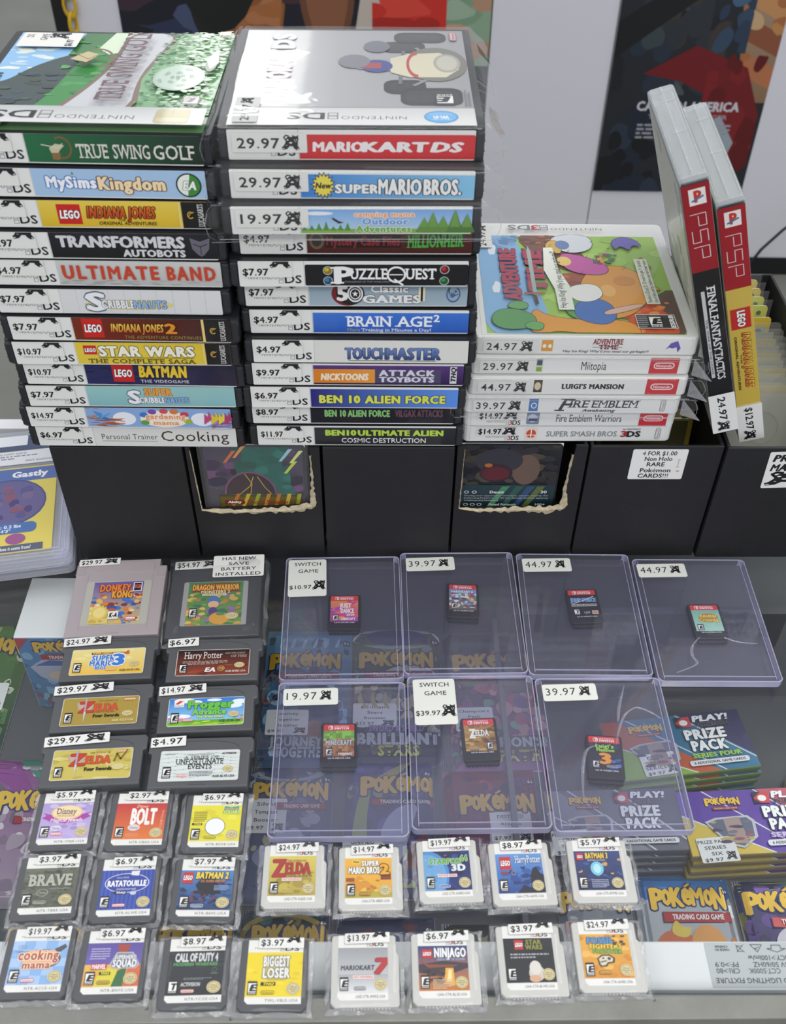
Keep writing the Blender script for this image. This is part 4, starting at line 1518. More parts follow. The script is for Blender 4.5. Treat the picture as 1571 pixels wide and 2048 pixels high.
def cover_time(o, t):
    A = Art(122, 126)
    A.r(0, 0, 100, 100, 'e2e3e0', 1)
    A.push(2.4, 1, 95, 88)
    A.clip(0, 0, 100, 100)
    A.r(0, 0, 100, 100, '9cc457')
    A.blobs(24, 0, 76, 100, ['a4cc5c', '94bc50', 'b0d468'], 40, (5, 12), 13)
    A.sp([(-4, -4), (-4, 104), (20, 104), (24, 84), (24, 66), (30, 40), (33, 16), (30, -4)], '86b6de')
    A.blobs(0, 84, 24, 16, ['5f86b4', '6f98c4', '7fa8d0'], 24, (2, 5), 3)
    for x, y in ((8, 84), (13, 58), (8, 44)):
        A.e(x, y, 1.6, 6, 'e2eef6').e(x - 1.4, y - 2, 1.2, 4, 'e2eef6').e(x + 1, y + 2, 1, 3, 'e2eef6')
    k = '3a3430'
    A.sp([(20, 102), (30, 78), (44, 62), (60, 56), (58, 82), (46, 102)], '7a4c38')
    A.blobs(24, 66, 34, 34, ['8c5238', '6f4a3a', 'a8582e', '5f4034', 'b86a3a'], 50, (1.5, 4), 6)
    A.sp([(34, 56), (56, 60), (72, 48), (84, 22), (58, 38)], 'a04a2a').blobs(44, 34, 30, 22, ['b8562e', '8a3f26', 'c8683a'], 24, (1.5, 4), 16)
    A.sp([(74, -4), (84, 30), (104, 48), (104, -4)], '5c4438')
    A.sp([(68, -4), (78, 34), (92, 24), (100, -4)], 'd0532a').blobs(70, 0, 26, 30, ['d8602e', 'c04a26', 'e07a3a', 'e89048'], 40, (1.5, 4), 2)
    A.sp([(20, 2), (25, 24), (31, 16), (44, 12), (60, 13), (76, 10), (78, -4), (56, -3), (36, 2), (28, -2)], 'dc9a38', k)
    A.sp([(50, 40), (56, 58), (66, 66), (78, 66), (87, 56), (89, 38), (82, 24), (72, 14), (58, 12), (52, 22)], 'df9c3a', k)
    A.sp([(62, 62), (66, 82), (70, 64)], 'dca04a', k).sp([(84, 52), (96, 40), (86, 42)], 'dca04a', k)
    A.e(66, 40, 4, 6, 'e8b45a').e(76, 50, 6, 5, 'd08c30')
    A.sp([(42, 14), (40, 34), (48, 46), (58, 40), (60, 22), (54, 10)], '5a9a50', k)
    A.sp([(46, 12), (46, 26), (56, 34), (66, 28), (68, 14), (60, 6)], '3f6fb8', k).sp([(60, 20), (80, 28), (84, 25), (62, 15)], 'dcb49c', k)
    A.sp([(44, 44), (60, 48), (64, 36), (56, 28), (46, 30)], 'eceee8', k)
    A.sp([(44, 80), (58, 76), (70, 66), (68, 56), (54, 56), (44, 64)], 'c264a4', k).sp([(40, 96), (52, 101), (64, 98), (64, 84), (52, 78), (42, 84)], 'd9dde4', k).sp([(36, 84), (40, 94), (46, 92), (46, 76)], 'd8b04a', k)
    A.e(47, 88, 4, 5, '6a86b4').e(46, 70, 4, 5, 'e8c878')
    A.blobs(62, 66, 14, 22, ['5a6a74', 'd8c05a', '4a7a5a', '8a4a7a'], 14, (1.2, 3), 31)
    A.sp([(74, 92), (80, 98), (88, 96), (92, 86), (86, 89), (84, 82), (79, 88), (76, 82)], '6a60b4', k)
    A.sp([(84, 70), (90, 76), (88, 68), (94, 64), (88, 62)], 'b8803a', k)
    A.sp([(2, 8), (5, 20), (16, 22), (26, 15), (25, 4), (10, 1)], '5c9a5a', k).sp([(11, 22), (14, 29), (23, 28), (22, 20)], '6aa860', k).sp([(18, 4), (22, 10), (30, 8), (27, 0)], '6aa860', k)
    for q in range(14):
        A.l([(30 + q * 4.7 % 60, 52 + (q * 17) % 40), (31.5 + q * 4.7 % 60, 54 + (q * 17) % 40)], .3, '4a6a34')
    A.push(8, 30, 14, 52, 1).t('ADVENTURE', 0, 100, 16, 76, 'b04550', b=.07, ol='4a4f74', olw=.06, sf=True).pop()
    A.push(22, 38, 13, 42, 1).t('TIME', 2, 100, 10, 78, 'b04550', b=.09, ol='4a4f74', olw=.06, sf=True).pop()
    A.p([(26.2, 30), (28.2, 30), (28.6, 80), (27.4, 86), (26.4, 80)], '9fb4b0').l([(22, 36), (32, 36)], 2, 'a8643a').l([(27, 34), (27.5, 26)], 2, '4a3a34')
    A.p([(36, 84), (41, 84), (42, 60), (46, 44), (46, 20), (38, 20), (38, 40), (34, 60)], 'e9ece0')
    A.push(37.5, 22, 6.5, 58, 1).t("Hey Ice King! Why'd you steal our garbage?!!", 0, 100, 30, 80, '33363a', arc=-12).pop()
    A.push(84, 26, 7, 46, 1).r(0, 0, 100, 100, 'e0e4d4')
    A.t('Playable in 2D and 3D. 3D mode for ages 7+. See back.', 3, 97, 55, 85, '4a4e4a').t('Use of this unit by children may hurt their vision', 3, 97, 12, 40, '4a4e4a')
    A.pop()
    A.push(76, 3, 20, 13, 0)
    A.r(0, 0, 100, 100, 'dcdcd8').r(2, 4, 96, 92, '2a2c2e')
    esrb(A, 30, 6, 36, 88)
    A.push(82, 8, 14, 84, 1).t('ESRB', 0, 100, 10, 90, 'e4e4e0', b=.08).pop()
    lines(A, 4, 10, 24, 80, 6, 'a0a2a2')
    A.pop()
    A.clip()
    A.pop()
    A.push(0, 90, 100, 9, 2)
    ds_logo(A, 30, 80, 22, 76, 2)
    A.pop()
    A.build('front_cover', GLOSS, o, (-.061, .0012, t - .0004))
    A = sheet(11.5, 30, 'e2e2de')
    A.push(0, 0, 100, 100, 1).t('24.97', 6, 66, 34, 70, '1f1f22', b=.02)
    critter(A, 70, 26, 22, 52)
    A.pop()
    A.build('price_sticker', PRINT, o, (-.0600, .0960, t + .0010))


WH = [
    (.1084, .4976, w_smash, '$14.97', 'white game case with pale grey title, bottom of the white stack', 0),
    (.1082, .4966, w_few, '$14.97', 'unbagged white game case with red maker block, second from bottom of the white stack', 0),
    (.1074, .4930, w_fea, '39.97', 'bagged white game case priced 39.97 with dark serif italic title', 1),
    (.1095, .4943, w_lui, '44.97', 'bagged white game case priced 44.97 with red maker block', 1),
    (.1098, .4972, w_mii, '29.97', 'bagged white game case priced 29.97 with red maker block', 1),
    (.1111, .4985, w_time, '24.97', 'bagged white game case with green and orange cover, top of the white stack', 1)]
for k, (x, y, fn, pr, lb, bg_) in enumerate(WH):
    t = .0131
    o = thing('game_case', lb, 'game case', (x, y, .1006 + .01315 * k), R((1.3, 1.1, .5, .8, .9, .5)[k]), 'white game cases')
    MB().prism(rrect(-.0655, 0, .0655, .131, .004), .0002, t - .0006, .0012).build('shell', M_WCASE, o)
    A = Art(122, 11.4)
    A.r(0, 0, 100, 100, 'e4e5e2', .6)
    if not bg_:
        ds_logo(A, 8, 25, 4, 34, True)
    fn(A)
    A.build('cover_sleeve', GLOSS, o, (-.0610, -.0003, .0008), (R(90), 0, 0))
    if bg_:
        A = sheet(32, 8.4, 'dededa', .4)
        A.t(pr, 6, 60, 20, 78, '202024', b=.01, tr=.06)
        critter(A, 67, 12, 22, 82)
        A.build('price_sticker', PRINT, o, (-.0600, -.0009, .0018), (R(90), 0, 0))
        if k == 5:
            cover_time(o, t)
        bag(o, .131, .131, t, 40 + k, k == 5)
    else:
        A = sheet(25, 6.6, 'dededa', .4)
        A.t(pr, 4, 60, 22, 84, '17171a', b=.04)
        A.clip(0, 0, 100, 100)
        critter(A, 64, 14, 32, 110)
        A.clip()
        A.build('price_sticker', PRINT, o, (-.0570, -.0009, .0052), (R(90), 0, 0))


# ---- two tall clear-topped cases standing in the last black box
def tall_case(loc, rot, label, fn, L, price, back):
    o = thing('game_case', label, 'game case', loc, 0, 'upright cases in the card box', rot=rot)
    W, D = .0150, .108
    m = MB()
    m.box(-W / 2, .0012, L - .0032, W / 2, D, L, .0022, 3)
    m.box(-W / 2, D - .003, 0, W / 2, D, L - .002, .001)
    m.box(-W / 2, .0012, 0, -W / 2 + .0012, D, L - .002, .0004).box(W / 2 - .0012, .0012, 0, W / 2, D, L - .002, .0004)
    m.box(-.0006, .004, L - .0034, .0006, D - .002, L + .0003)
    m.build('clear_shell', M_CLEARCASE, o)
    e = MB()
    e.box(-W / 2 + .001, .0015, L - .0030, W / 2 - .001, .0021, L + .0004)
    e.box(-.0003, .006, L + .0002, .0001, D - .004, L + .0005).box(-W / 2 + .001, .006, L, -W / 2 + .0014, D - .006, L + .0004).box(W / 2 - .0014, .006, L, W / 2 - .001, D - .006, L + .0004)
    e.box(-.002, D * .45, L + .0001, .0055, D * .45 + .0008, L + .0006).box(-.002, D * .8, L + .0001, .0055, D * .8 + .0008, L + .0006)
    e.build('case_ridge', M_WELD, o)
    A = Art(14.2, (L - .0035) * 1000)
    fn(A)
    A.build('cover_sleeve', GLOSS, o, (-.0071, -.0001, 0), (R(90), 0, 0))
    MB().box(-.0071, 0, 0, .0071, .0011, L - .0035, .0004).build('spine_card', M_BLACK, o)
    for sx, c in ((-1, back), (1, back)):
        A = Art(100, (L - .006) * 1000)
        A.r(0, 0, 100, 100, c)
        A.r(8, 8, 84, 30, '9aa08a').blobs(4, 40, 92, 56, ['a8b08c', 'c4c8b4', '9aa6a0'], 20, (6, 14), 4)
        if sx < 0:
            A.build('cover_panel', GLOSS, o, (-W / 2 - .0001, .104, .001), (R(90), 0, R(-90)))
        else:
            A.build('cover_panel', GLOSS, o, (W / 2 + .0001, .004, .001), (R(90), 0, R(90)))
    A = sheet(15.4, 31, 'e6e6e3', .5)
    A.push(0, 0, 100, 100, 3)
    A.t(price, 8, 66, 34, 62, '17171a', b=.03)
    critter(A, 70, 22, 24, 46)
    A.pop()
    A.build('price_sticker', PRINT, o, (-.0077, -.0008, .001), (R(90), 0, 0))
    return o


def psp_word(A, y1, y0):
    """thin outline lettering running down the spine"""
    A.push(20, y0, 56, y1 - y0, 3)
    for x in (0, 36, 72):
        if x == 36:
            A.l([(x + 26, 100), (x, 100), (x, 52), (x + 26, 52), (x + 26, 0), (x, 0)], .36, 'e9dede')
        else:
            A.l([(x, 0), (x, 100), (x + 26, 100), (x + 26, 50), (x + 5, 50)], .36, 'e9dede')
    A.pop()


def p_tactics(A):
    A.r(0, 0, 100, 100, '1c1a1c')
    A.r(0, 69.5, 100, 30.5, '931b25').r(24, 93, 60, 5.4, 'e6e3df')
    A.t('P', 44, 64, 94, 97.6, 'c0392b', b=.09).l([(34, 94.4), (74, 95.6)], 1, '2f6f9f')
    psp_word(A, 90, 74)
    A.push(40, 25, 42, 38, 3).t('FINAL', 0, 28, 14, 86, 'dcdcdc', sf=True, b=.02).t('FANTASY', 30, 68, 14, 86, 'dcdcdc', sf=True, b=.02).t('TACTICS', 70, 100, 14, 86, 'dcdcdc', sf=True, b=.02).pop()
    A.r(22, 26, 14, 36, 'c4c4c4')
    A.push(24, 27, 10, 34, 3).t('THE WAR OF THE LIONS', 30, 98, 14, 86, '2a2a2a').pop()


def p_relic(A):
    A.r(0, 0, 100, 100, 'c9ae4a')
    A.r(0, 69.5, 100, 30.5, '9c1d27').r(22, 93, 60, 5.4, 'e6e3df')
    A.t('P', 42, 62, 94, 97.6, 'c0392b', b=.09).l([(32, 94.4), (72, 95.6)], 1, '2f6f9f')
    psp_word(A, 90, 74)
    A.r(0, 15, 100, 2.4, '241f1c').r(0, 18, 100, .7, 'e0d08a')
    A.r(10, 53, 78, 8.5, 'bc2a26')
    A.push(12, 53.4, 74, 7.6, 3).t('LEGO', 8, 92, 34, 72, 'f4f2ee', b=.08, ol='1c1c1c', olw=.06).pop()
    A.push(44, 27, 40, 24, 3).t('INDIANA JONES', 0, 100, 10, 90, 'c8602a', b=.05, ol='3a1c12', olw=.06, it=.2, c2='e8b84a').pop()
    A.push(14, 26, 14, 24, 3).t('ORIGINAL ADVENTURES', 0, 100, 20, 86, '3a2c14', b=.03).pop()
    A.push(32, 38, 10, 4, 3).t('THE', 0, 100, 20, 86, '3a2c14').pop()


tall_case((.2062, .4968, .1106), (.0253, -.3222, -.0183), 'upright clear-topped case with dark spine under a red top block', p_tactics, .1783, '24.97', 'c9ccb8')
tall_case((.2285, .5068, .0955), (.0535, -.3159, -.022), 'upright clear-topped case with yellow spine under a red top block', p_relic, .1782, '$12.97', '8a8c80')

# ================================================================ loose cartridges on the glass
def cart_bag(root, w, h, t, seed):
    """small clear zip bag drawn over a cartridge lying on the glass"""
    rn = random.Random(seed)
    X = [-w / 2 - .0034, -w / 2 - .0016, -w / 2 - .0004] + [-w / 2 + w * i / 5 for i in range(1, 5)] + [w / 2 + .0004, w / 2 + .0016, w / 2 + .0034]
    Y = [-h / 2 - .0032, -h / 2 - .0014, -h / 2 - .0003] + [-h / 2 + h * i / 5 for i in range(1, 5)] + [h / 2 + .0003, h / 2 + .0014, h / 2 + .0026]
    P = []
    for y in Y:
        row = []
        for x in X:
            d = max(abs(x) - w / 2, abs(y) - h / 2)
            if d <= 0:
                z = t + .00055
            else:
                z = max(.0003, (t + .0005) * (1 - d / .0030) + rn.uniform(0, .0008))
            row.append((x + (rn.uniform(-.0005, .0005) if d > 0 else 0), y + (rn.uniform(-.0005, .0005) if d > 0 else 0), z + (rn.uniform(0, .00012) if d <= 0 else 0)))
        P.append(row)
    o = MB().grid(P).build('plastic_bag', M_FILM, root, smooth='keep')
    # flattened, slightly wavy welded edge of the bag
    n = 40
    pin, pout = [], []
    for k in range(n + 1):
        q = (k % n) / n * 4
        sd, f = int(q), q - int(q)
        c = [(-1, -1), (1, -1), (1, 1), (-1, 1), (-1, -1)]
        ux = c[sd][0] + f * (c[sd + 1][0] - c[sd][0])
        uy = c[sd][1] + f * (c[sd + 1][1] - c[sd][1])
        r1, r2_ = rn.uniform(.0002, .0009), rn.uniform(.0020, .0034)
        if k == n:
            pin.append(pin[0])
            pout.append(pout[0])
            continue
        pin.append((ux * (w / 2 + r1), uy * (h / 2 + r1 * .8), rn.uniform(.0008, t * .8)))
        pout.append((ux * (w / 2 + r2_), uy * (h / 2 + r2_ * .8), .0002 + rn.uniform(0, .0005)))
    MB().grid([pin, pout]).build('seam', M_WELD, o)
    return o


def cart_sticker(root, price, w, x, y, z, wd=24, ht=6.2, crit=True, tilt=2.0, full=False):
    A = sheet(wd, ht, 'e9e9e5', .3)
    A.t(price, 5, 54 if crit else 88, 24, 82, '151517', b=.02, tr=.03)
    if crit:
        A.clip(0, 0, 100, 100)
        critter(A, 62, 22 if full else 52, 30, 70 if full else 100)
        A.clip()
    A.build('price_sticker', PRINT, root, (x, y, z), (0, 0, R(tilt)))


def l_grip(m, xs, y0, y1, z0, z1):
    for a, b in xs:
        m.box(a, y0, z0, b, y1, z1)


# ---- small charcoal cards and small white cards
def small_cart(pos, yaw, fn, price, code, label, white, seed, lx=(.105, .925), bagged=True):
    w, h, t = (.0335, .0345, .0038) if not white else (.0335, .0350, .0038)
    o = thing('game_cartridge', label, 'cartridge', (pos[0], pos[1], .0003), R(yaw), 'small white cartridges in clear bags' if white else 'small charcoal cartridges in clear bags')
    m = MB()
    c = .0022
    if white:
        pts = [(-w / 2 + c, -h / 2), (w / 2 - .001, -h / 2), (w / 2, -h / 2 + .001), (w / 2, h / 2 - .0105), (w / 2 - .0006, h / 2 - .0095), (w / 2 - .0014, h / 2 - .0088), (w / 2 - .0014, h / 2 - .0010), (w / 2 - .0024, h / 2), (-w / 2 + .001, h / 2), (-w / 2, h / 2 - .001), (-w / 2, -h / 2 + c)]
    else:
        pts = [(-w / 2 + c, -h / 2), (w / 2 - c, -h / 2), (w / 2, -h / 2 + c), (w / 2, h / 2 - .001), (w / 2 - .001, h / 2), (-w / 2 + .001, h / 2), (-w / 2, h / 2 - .001), (-w / 2, -h / 2 + c)]
    m.prism(pts, 0, t, .0005)
    if white:
        for i in range(14):
            x = -w / 2 + .006 + i * .0017
            m.box(x, -h / 2 - .0004, .0006, x + .0009, -h / 2 + .001, .0022)
        m.box(w / 2 - .0036, -h / 2 + .006, t - .0003, w / 2 - .0032, -h / 2 + .010, t + .0001)
    else:
        m.box(-.0015, -h / 2 + .0010, t - .0004, .0015, -h / 2 + .0016, t + .0002)
    m.build('shell', M_3DS if white else M_CART, o)
    x0 = -w / 2 + w * lx[0]
    lw = w * (lx[1] - lx[0]) * 1000
    lh = h * (.90 if not white else .905) * 1000
    A = Art(lw, lh)
    A.p([(6, 0), (100, 0), (100, 100), (0, 100), (0, 5)], 'e9e9e4')
    ds_logo(A, 12, 92, 82.5, 89, white)
    A.t(code, 36, 94, 3.2, 7.4, '55555a', b=.0, tr=.07)
    A.push(0, 11, 100, 69)
    A.clip(0, 0, 100, 100)
    fn(A)
    A.clip()
    A.pop()
    A.build('label', LABEL, o, (x0, -h / 2 + h * .095, t + .00003))
    cart_sticker(o, price, w, -w * .24 if not white else -w * .30, h / 2 - .0046, t + .0009, 22.5, 5.2, tilt=0 if not white else 1.5)
    if bagged:
        cart_bag(o, w, h, t + .0006, seed)
    return o


def foot(A, ch='E', s=1, nfr=False, mk=('c84a4a', 'f0e6e4')):
    esrb(A, 4, 4, 17, 30, ch)
    seal(A, 85, 17, 13, 14)


def g_princess(A):
    A.g(0, 0, 100, 100, 'c3b0e0', 'ab9ad0')
    A.blobs(0, 0, 100, 100, ['b8a6da', 'cdbce6', 'a490c8'], 22, (6, 14), 2)
    A.p([(2, 58), (20, 48), (50, 42), (80, 48), (98, 60), (92, 66), (98, 72), (80, 66), (20, 66), (4, 72), (10, 64)], 'a83aa0')
    A.e(50, 72, 31, 21, 'e9c890').e(50, 73, 28, 18, 'f2dcae')
    A.t('Disney', 30, 68, 68, 84, '5a3a50', sf=True).t('PRINCESS', 32, 66, 60, 65, 'a8804a', tr=.05).t('Magical Jewels', 20, 82, 46, 56, 'f0d8f0', b=.04, it=.2)
    A.e(34, 28, 11, 8, 'd9d4ea').t('Disney', 27, 41, 25, 31, '6a6a86', it=.2)
    maker(A, 25, 8, 22, 9)
    foot(A)


def g_bolt(A):
    A.g(0, 0, 100, 100, 'e07a2c', 'c0282c')
    A.t('Disney', 40, 62, 88, 96, 'f0c8a8', it=.2)
    A.t('BOLT', 32, 80, 42, 84, 'f4efec', b=.09, tr=-.02)
    A.e(40, 32, 12, 9, 'dcd6dc').t('Disney', 32, 48, 29, 35, '5a6a96', it=.2)
    maker(A, 26, 8, 24, 8, 'e4a080', 'd8702a')
    A.push(90, 30, 6, 50, 1).t('©2008 Disney', 0, 100, 10, 90, 'f0a890').pop()
    foot(A)


def g_square(A):
    A.r(0, 0, 100, 100, 'e6dc2e')
    A.blobs(0, 0, 100, 100, ['ece44a', 'dcd028'], 16, (8, 16), 3)
    A.p([(62, 78), (66, 98), (78, 94), (94, 98), (96, 74), (82, 76)], '3aa0a8').t('TRUTH OR', 66, 94, 86, 92, 'e9a04a', b=.04).t('SQUARE', 64, 96, 76, 85, 'd8ec5a', b=.08, ol='2a7a80')
    A.e(50, 40, 20, 24, 'f0f2f4').ring(50, 40, 20, 24, .05, '3a3a34')
    lines(A, 6, 54, 26, 30, 6, '8c8420', 2)
    A.push(4, 44, 20, 6).r(0, 0, 100, 100, '1c1c1c').t('THQ', 14, 86, 18, 82, 'e6dc2e', b=.08, it=.3).pop()
    maker(A, 30, 6, 24, 8, '3a3a2a', 'e6dc2e')
    foot(A)


def g_brave(A):
    A.g(0, 0, 100, 100, '55594a', '686c5c')
    A.blobs(0, 0, 100, 100, ['4c5042', '72766a', '5e6252', '484c40'], 70, (3, 8), 4)
    A.t('Disney Pixar', 36, 70, 86, 92, '33362e', it=.2)
    A.t('BRAVE', 12, 90, 54, 82, 'b4b5a8', b=.05, sf=True, ol='33362e', olw=.04)
    A.t('©2012 Disney/Pixar', 52, 90, 44, 48, 'a8aa9a')
    A.ring(40, 36, 11, 9, .12, 'b4b5a8').t('Disney', 33, 47, 33, 39, 'b4b5a8', it=.2)
    maker(A, 26, 8, 24, 8, 'c4c5b8', '5a5e50')
    foot(A)


def g_chef(A):
    A.r(0, 0, 100, 100, '3650b0')
    for i in range(25):
        A.r(i * 4, 0, 1.4, 100, '4a66c4' if i % 2 else '2c429c')
    A.e(50, 66, 42, 25, 'dfe4f0').e(50, 66, 40.5, 23.4, '2a3f9c')
    A.p([(56, 86), (56, 96), (72, 97), (70, 84)], 'e4e6ea')
    A.t('RATATOUILLE', 14, 86, 58, 72, 'f2f4f8', b=.08).t('(rat•a•too•ee)', 32, 68, 48, 54, 'c4cce8').t('Disney PIXAR', 30, 52, 78, 82, 'c4cce8')
    A.push(28, 38, 24, 7).r(0, 0, 100, 100, '16161a').t('THQ', 14, 86, 18, 82, 'e9e9ee', b=.08, it=.3).pop()
    A.e(64, 40, 6, 5, 'c8cce0')
    maker(A, 28, 6, 24, 8)
    foot(A)


def g_hero2(A):
    A.g(0, 0, 100, 100, '1c3468', '4a86c4')
    A.blobs(0, 0, 100, 80, ['24487e', '163060', '3a6cae', '1f2c4c', '2a5a9c'], 60, (4, 10), 5)
    A.p([(30, 62), (52, 96), (72, 70), (80, 40), (40, 40)], '14161e').blobs(24, 20, 50, 30, ['16181f', '8c2a30', '2a4a8a', '20232c'], 24, (4, 8), 9)
    brick(A, 4, 66, 20, 28)
    A.t('BATMAN 2', 30, 90, 78, 94, 'f0d23a', b=.08, ol='1a2240', olw=.07, it=.15).t('DC SUPER HEROES', 40, 86, 68, 74, 'd88a5a', b=.03)
    lines(A, 66, 48, 28, 14, 4, '9ab4dc', 4)
    maker(A, 26, 5, 24, 8, 'd8e0ee', '1c3468')
    foot(A)


def g_mama(A):
    A.r(0, 0, 100, 100, 'a9c8ec')
    for i in range(5):
        for j in range(5):
            if (i + j) % 2:
                A.r(i * 20, j * 20, 20, 20, '8ab4e4')
    A.e(60, 58, 30, 22, '4c5058').p([(76, 80), (94, 92), (98, 84), (84, 70)], '4c5058').e(58, 60, 24, 17, '62666e')
    A.r(22, 42, 62, 36, 'e9b890', 3)
    A.t('cooking', 14, 84, 56, 78, 'b05a4a', b=.04, ol='f4dcc0', olw=.1).t('mama', 24, 72, 36, 52, 'b05a4a', b=.04, ol='f4dcc0', olw=.1)
    A.ring(14, 86, 4, 4, .2, '7a94b8').ring(20, 86, 4, 4, .2, '7a94b8').t('majesco', 6, 30, 74, 77, '5a7494')
    maker(A, 26, 5, 24, 8)
    foot(A)


def g_squad(A):
    A.g(0, 50, 100, 50, '6a5cac', '5a4c9c').g(0, 0, 100, 50, 'e4a23a', 'e8b850')
    A.p([(20, 0), (30, 46), (60, 36), (52, 0)], 'ddd23a').p([(52, 0), (60, 36), (76, 44), (72, 0)], '2f6a3c').p([(72, 0), (78, 46), (100, 50), (100, 0)], 'd86a3a')
    A.p([(54, 96), (78, 96), (70, 72), (60, 72)], 'a8442c')
    A.p([(44, 50), (54, 78), (84, 78), (98, 50), (92, 40), (50, 40)], 'b4b6bc').p([(47, 50), (56, 75), (82, 75), (94, 50), (90, 43), (52, 43)], '7c8088')
    A.t('SUPERHERO', 52, 90, 62, 71, 'e4e6ea', b=.08, ol='3a3e46', olw=.06).t('SQUAD', 50, 92, 44, 60, 'eceef2', b=.1, ol='3a3e46', olw=.06)
    A.r(12, 38, 28, 14, 'c0343a').t('MARVEL', 14, 38, 40, 50, 'f2ecec', b=.06)
    lines(A, 8, 62, 34, 28, 5, 'c0b8e0', 5)
    A.push(28, 26, 20, 7).r(0, 0, 100, 100, '1c1c1c').t('THQ', 14, 86, 18, 82, 'e6dc2e', b=.08, it=.3).pop()
    maker(A, 26, 5, 24, 8, '4a3a1a', 'e0b040')
    foot(A)


def g_duty(A):
    A.g(0, 0, 100, 100, '1b1e22', '2c3238')
    A.blobs(0, 60, 100, 40, ['30363c', '22272c'], 14, (8, 18), 5, .4)
    A.t('CALL OF DUTY 4', 12, 88, 76, 94, 'd4d6d6', b=.08, tr=-.03).t('MODERN WARFARE', 10, 88, 66, 73, '5a9a5c', b=.08)
    A.ring(84, 56, 4, 6, .3, '3a6a5c').l([(78, 48), (90, 48)], .4, '6a7a78')
    A.t('ACTIVISION', 26, 60, 20, 28, 'c4c8c8', b=.06, it=.1)
    lines(A, 30, 34, 50, 6, 2, '8a8e90', 5)
    maker(A, 27, 5, 24, 8, 'd86a5a', 'd8d0ce')
    foot(A, 'T')


def g_loser(A):
    A.r(0, 0, 100, 100, 'ecd418')
    A.blobs(0, 20, 100, 70, ['e4c814', 'f0dc34'], 18, (6, 12), 7)
    A.p([(28, 64), (34, 94), (74, 94), (78, 64), (70, 62), (74, 38), (66, 36), (40, 36), (32, 40), (36, 62)], 'c4b24a')
    A.t('BIGGEST', 30, 76, 68, 90, 'e9e9e6', b=.09, ol='6a6a64', olw=.08).t('LOSER', 30, 76, 42, 63, 'e9e9e6', b=.09, ol='6a6a64', olw=.08)
    A.push(27, 24, 26, 8).r(0, 0, 100, 100, '161616').t('THQ', 14, 86, 18, 82, 'ecd418', b=.08, it=.3).pop()
    maker(A, 28, 5, 24, 8, '4a4414', 'ecd418')
    foot(A)


DSC = [(-.1776, .2846, 2.9, g_princess, '$5.97', 'NTR-YMJE-USA', 'small charcoal cartridge with lilac label and magenta ribbon'),
       (-.1370, .2848, 1.6, g_bolt, '$2.97', 'NTR-CBKE-USA', 'small charcoal cartridge with red to orange label and tall white letters'),
       (-.0955, .2842, 1.2, g_square, '$6.97', 'NTR-BSOE-USA', 'small charcoal cartridge with yellow label and white disc'),
       (-.1774, .2463, 3.0, g_brave, '$3.97', 'NTR-TBRE-USA', 'small charcoal cartridge with mossy grey-green label'),
       (-.1369, .2457, 2.7, g_chef, '$6.97', 'NTR-ALWE-USA', 'small charcoal cartridge with blue pinstripe label and oval title'),
       (-.0957, .2461, 0.6, g_hero2, '$7.97', 'NTR-B6FE-USA', 'small charcoal cartridge with blue label, red brick logo and yellow title'),
       (-.1734, .2076, 2.0, g_mama, '$19.97', 'NTR-ACCE-USA', 'small charcoal cartridge with light blue checked label and dark pan'),
       (-.1361, .2071, 2.1, g_squad, '$6.97', 'NTR-BNYE-USA', 'small charcoal cartridge with purple, yellow and orange label'),
       (-.0948, .2036, 2.2, g_duty, '$8.97', 'NTR-YCOE-USA', 'small charcoal cartridge with dark label rated T'),
       (-.0559, .2034, 1.2, g_loser, '$3.97', 'TWL-VBLE-USA', 'small charcoal cartridge with bright yellow label beside the white cartridges')]
for i, (x, y, a, fn, pr, code, lb) in enumerate(DSC):
    small_cart((x, y + .0005), a, fn, pr, code, lb, False, 100 + i)


def resale(A, u, v):
    A.r(u, v, 42, 8, 'f0dcd8').t('NOT FOR RESALE', u + 2, u + 40, v + 2, v + 6.4, 'c8484a', b=.02)


def h_gold(A):
    A.g(0, 0, 100, 100, 'b4a03c', 'd6c45c')
    A.blobs(0, 0, 100, 60, ['a8943a', 'c4b24c', '9c8a34'], 20, (8, 18), 3)
    A.t('THE LEGEND OF', 38, 78, 85, 90, '8a3a24').t('Z', 8, 32, 48, 90, 'b0282a', b=.06, ol='6a1a18', olw=.03).t('ELDA', 36, 86, 54, 82, 'b0282a', b=.07, sf=True, ol='6a1a18', olw=.03).t('OCARINA OF TIME 3D', 32, 92, 46, 51, '6a5a2a', sf=True)
    resale(A, 28, 36)
    maker(A, 28, 5, 26, 8, '9a8a4a', 'c8b65a')
    foot(A)


def h_bros2(A):
    A.g(0, 0, 100, 100, 'e0a830', 'ecb23a')
    A.p([(0, 30), (30, 56), (60, 30), (60, 0), (0, 0)], 'd89428').r(0, 0, 100, 14, 'b8a83a').r(2, 40, 18, 10, '9a4a2a').r(76, 44, 22, 14, '8a3f26')
    for x in (80, 87, 94):
        A.l([(x, 44), (x, 58)], .2, '5c2a18')
    A.blobs(30, 14, 44, 30, ['c89030', 'e4c050', 'b87a28'], 20, (4, 8), 4)
    A.star(24, 90, 12, 8, 12, 'e8c84a', .75).t('New', 18, 30, 88, 93, '7a3a1a', b=.05)
    A.t('SUPER', 36, 72, 80, 92, 'f2f0ea', b=.1, ol='2a2620', olw=.07).t('MARIO BROS.', 8, 76, 60, 76, 'f2f0ea', b=.1, ol='2a2620', olw=.07, tr=-.03).t('2', 76, 92, 58, 82, 'e8a82a', b=.1, ol='4a2a10', olw=.08)
    maker(A, 30, 4, 24, 8, '3a2a12', 'e0a830')
    foot(A)


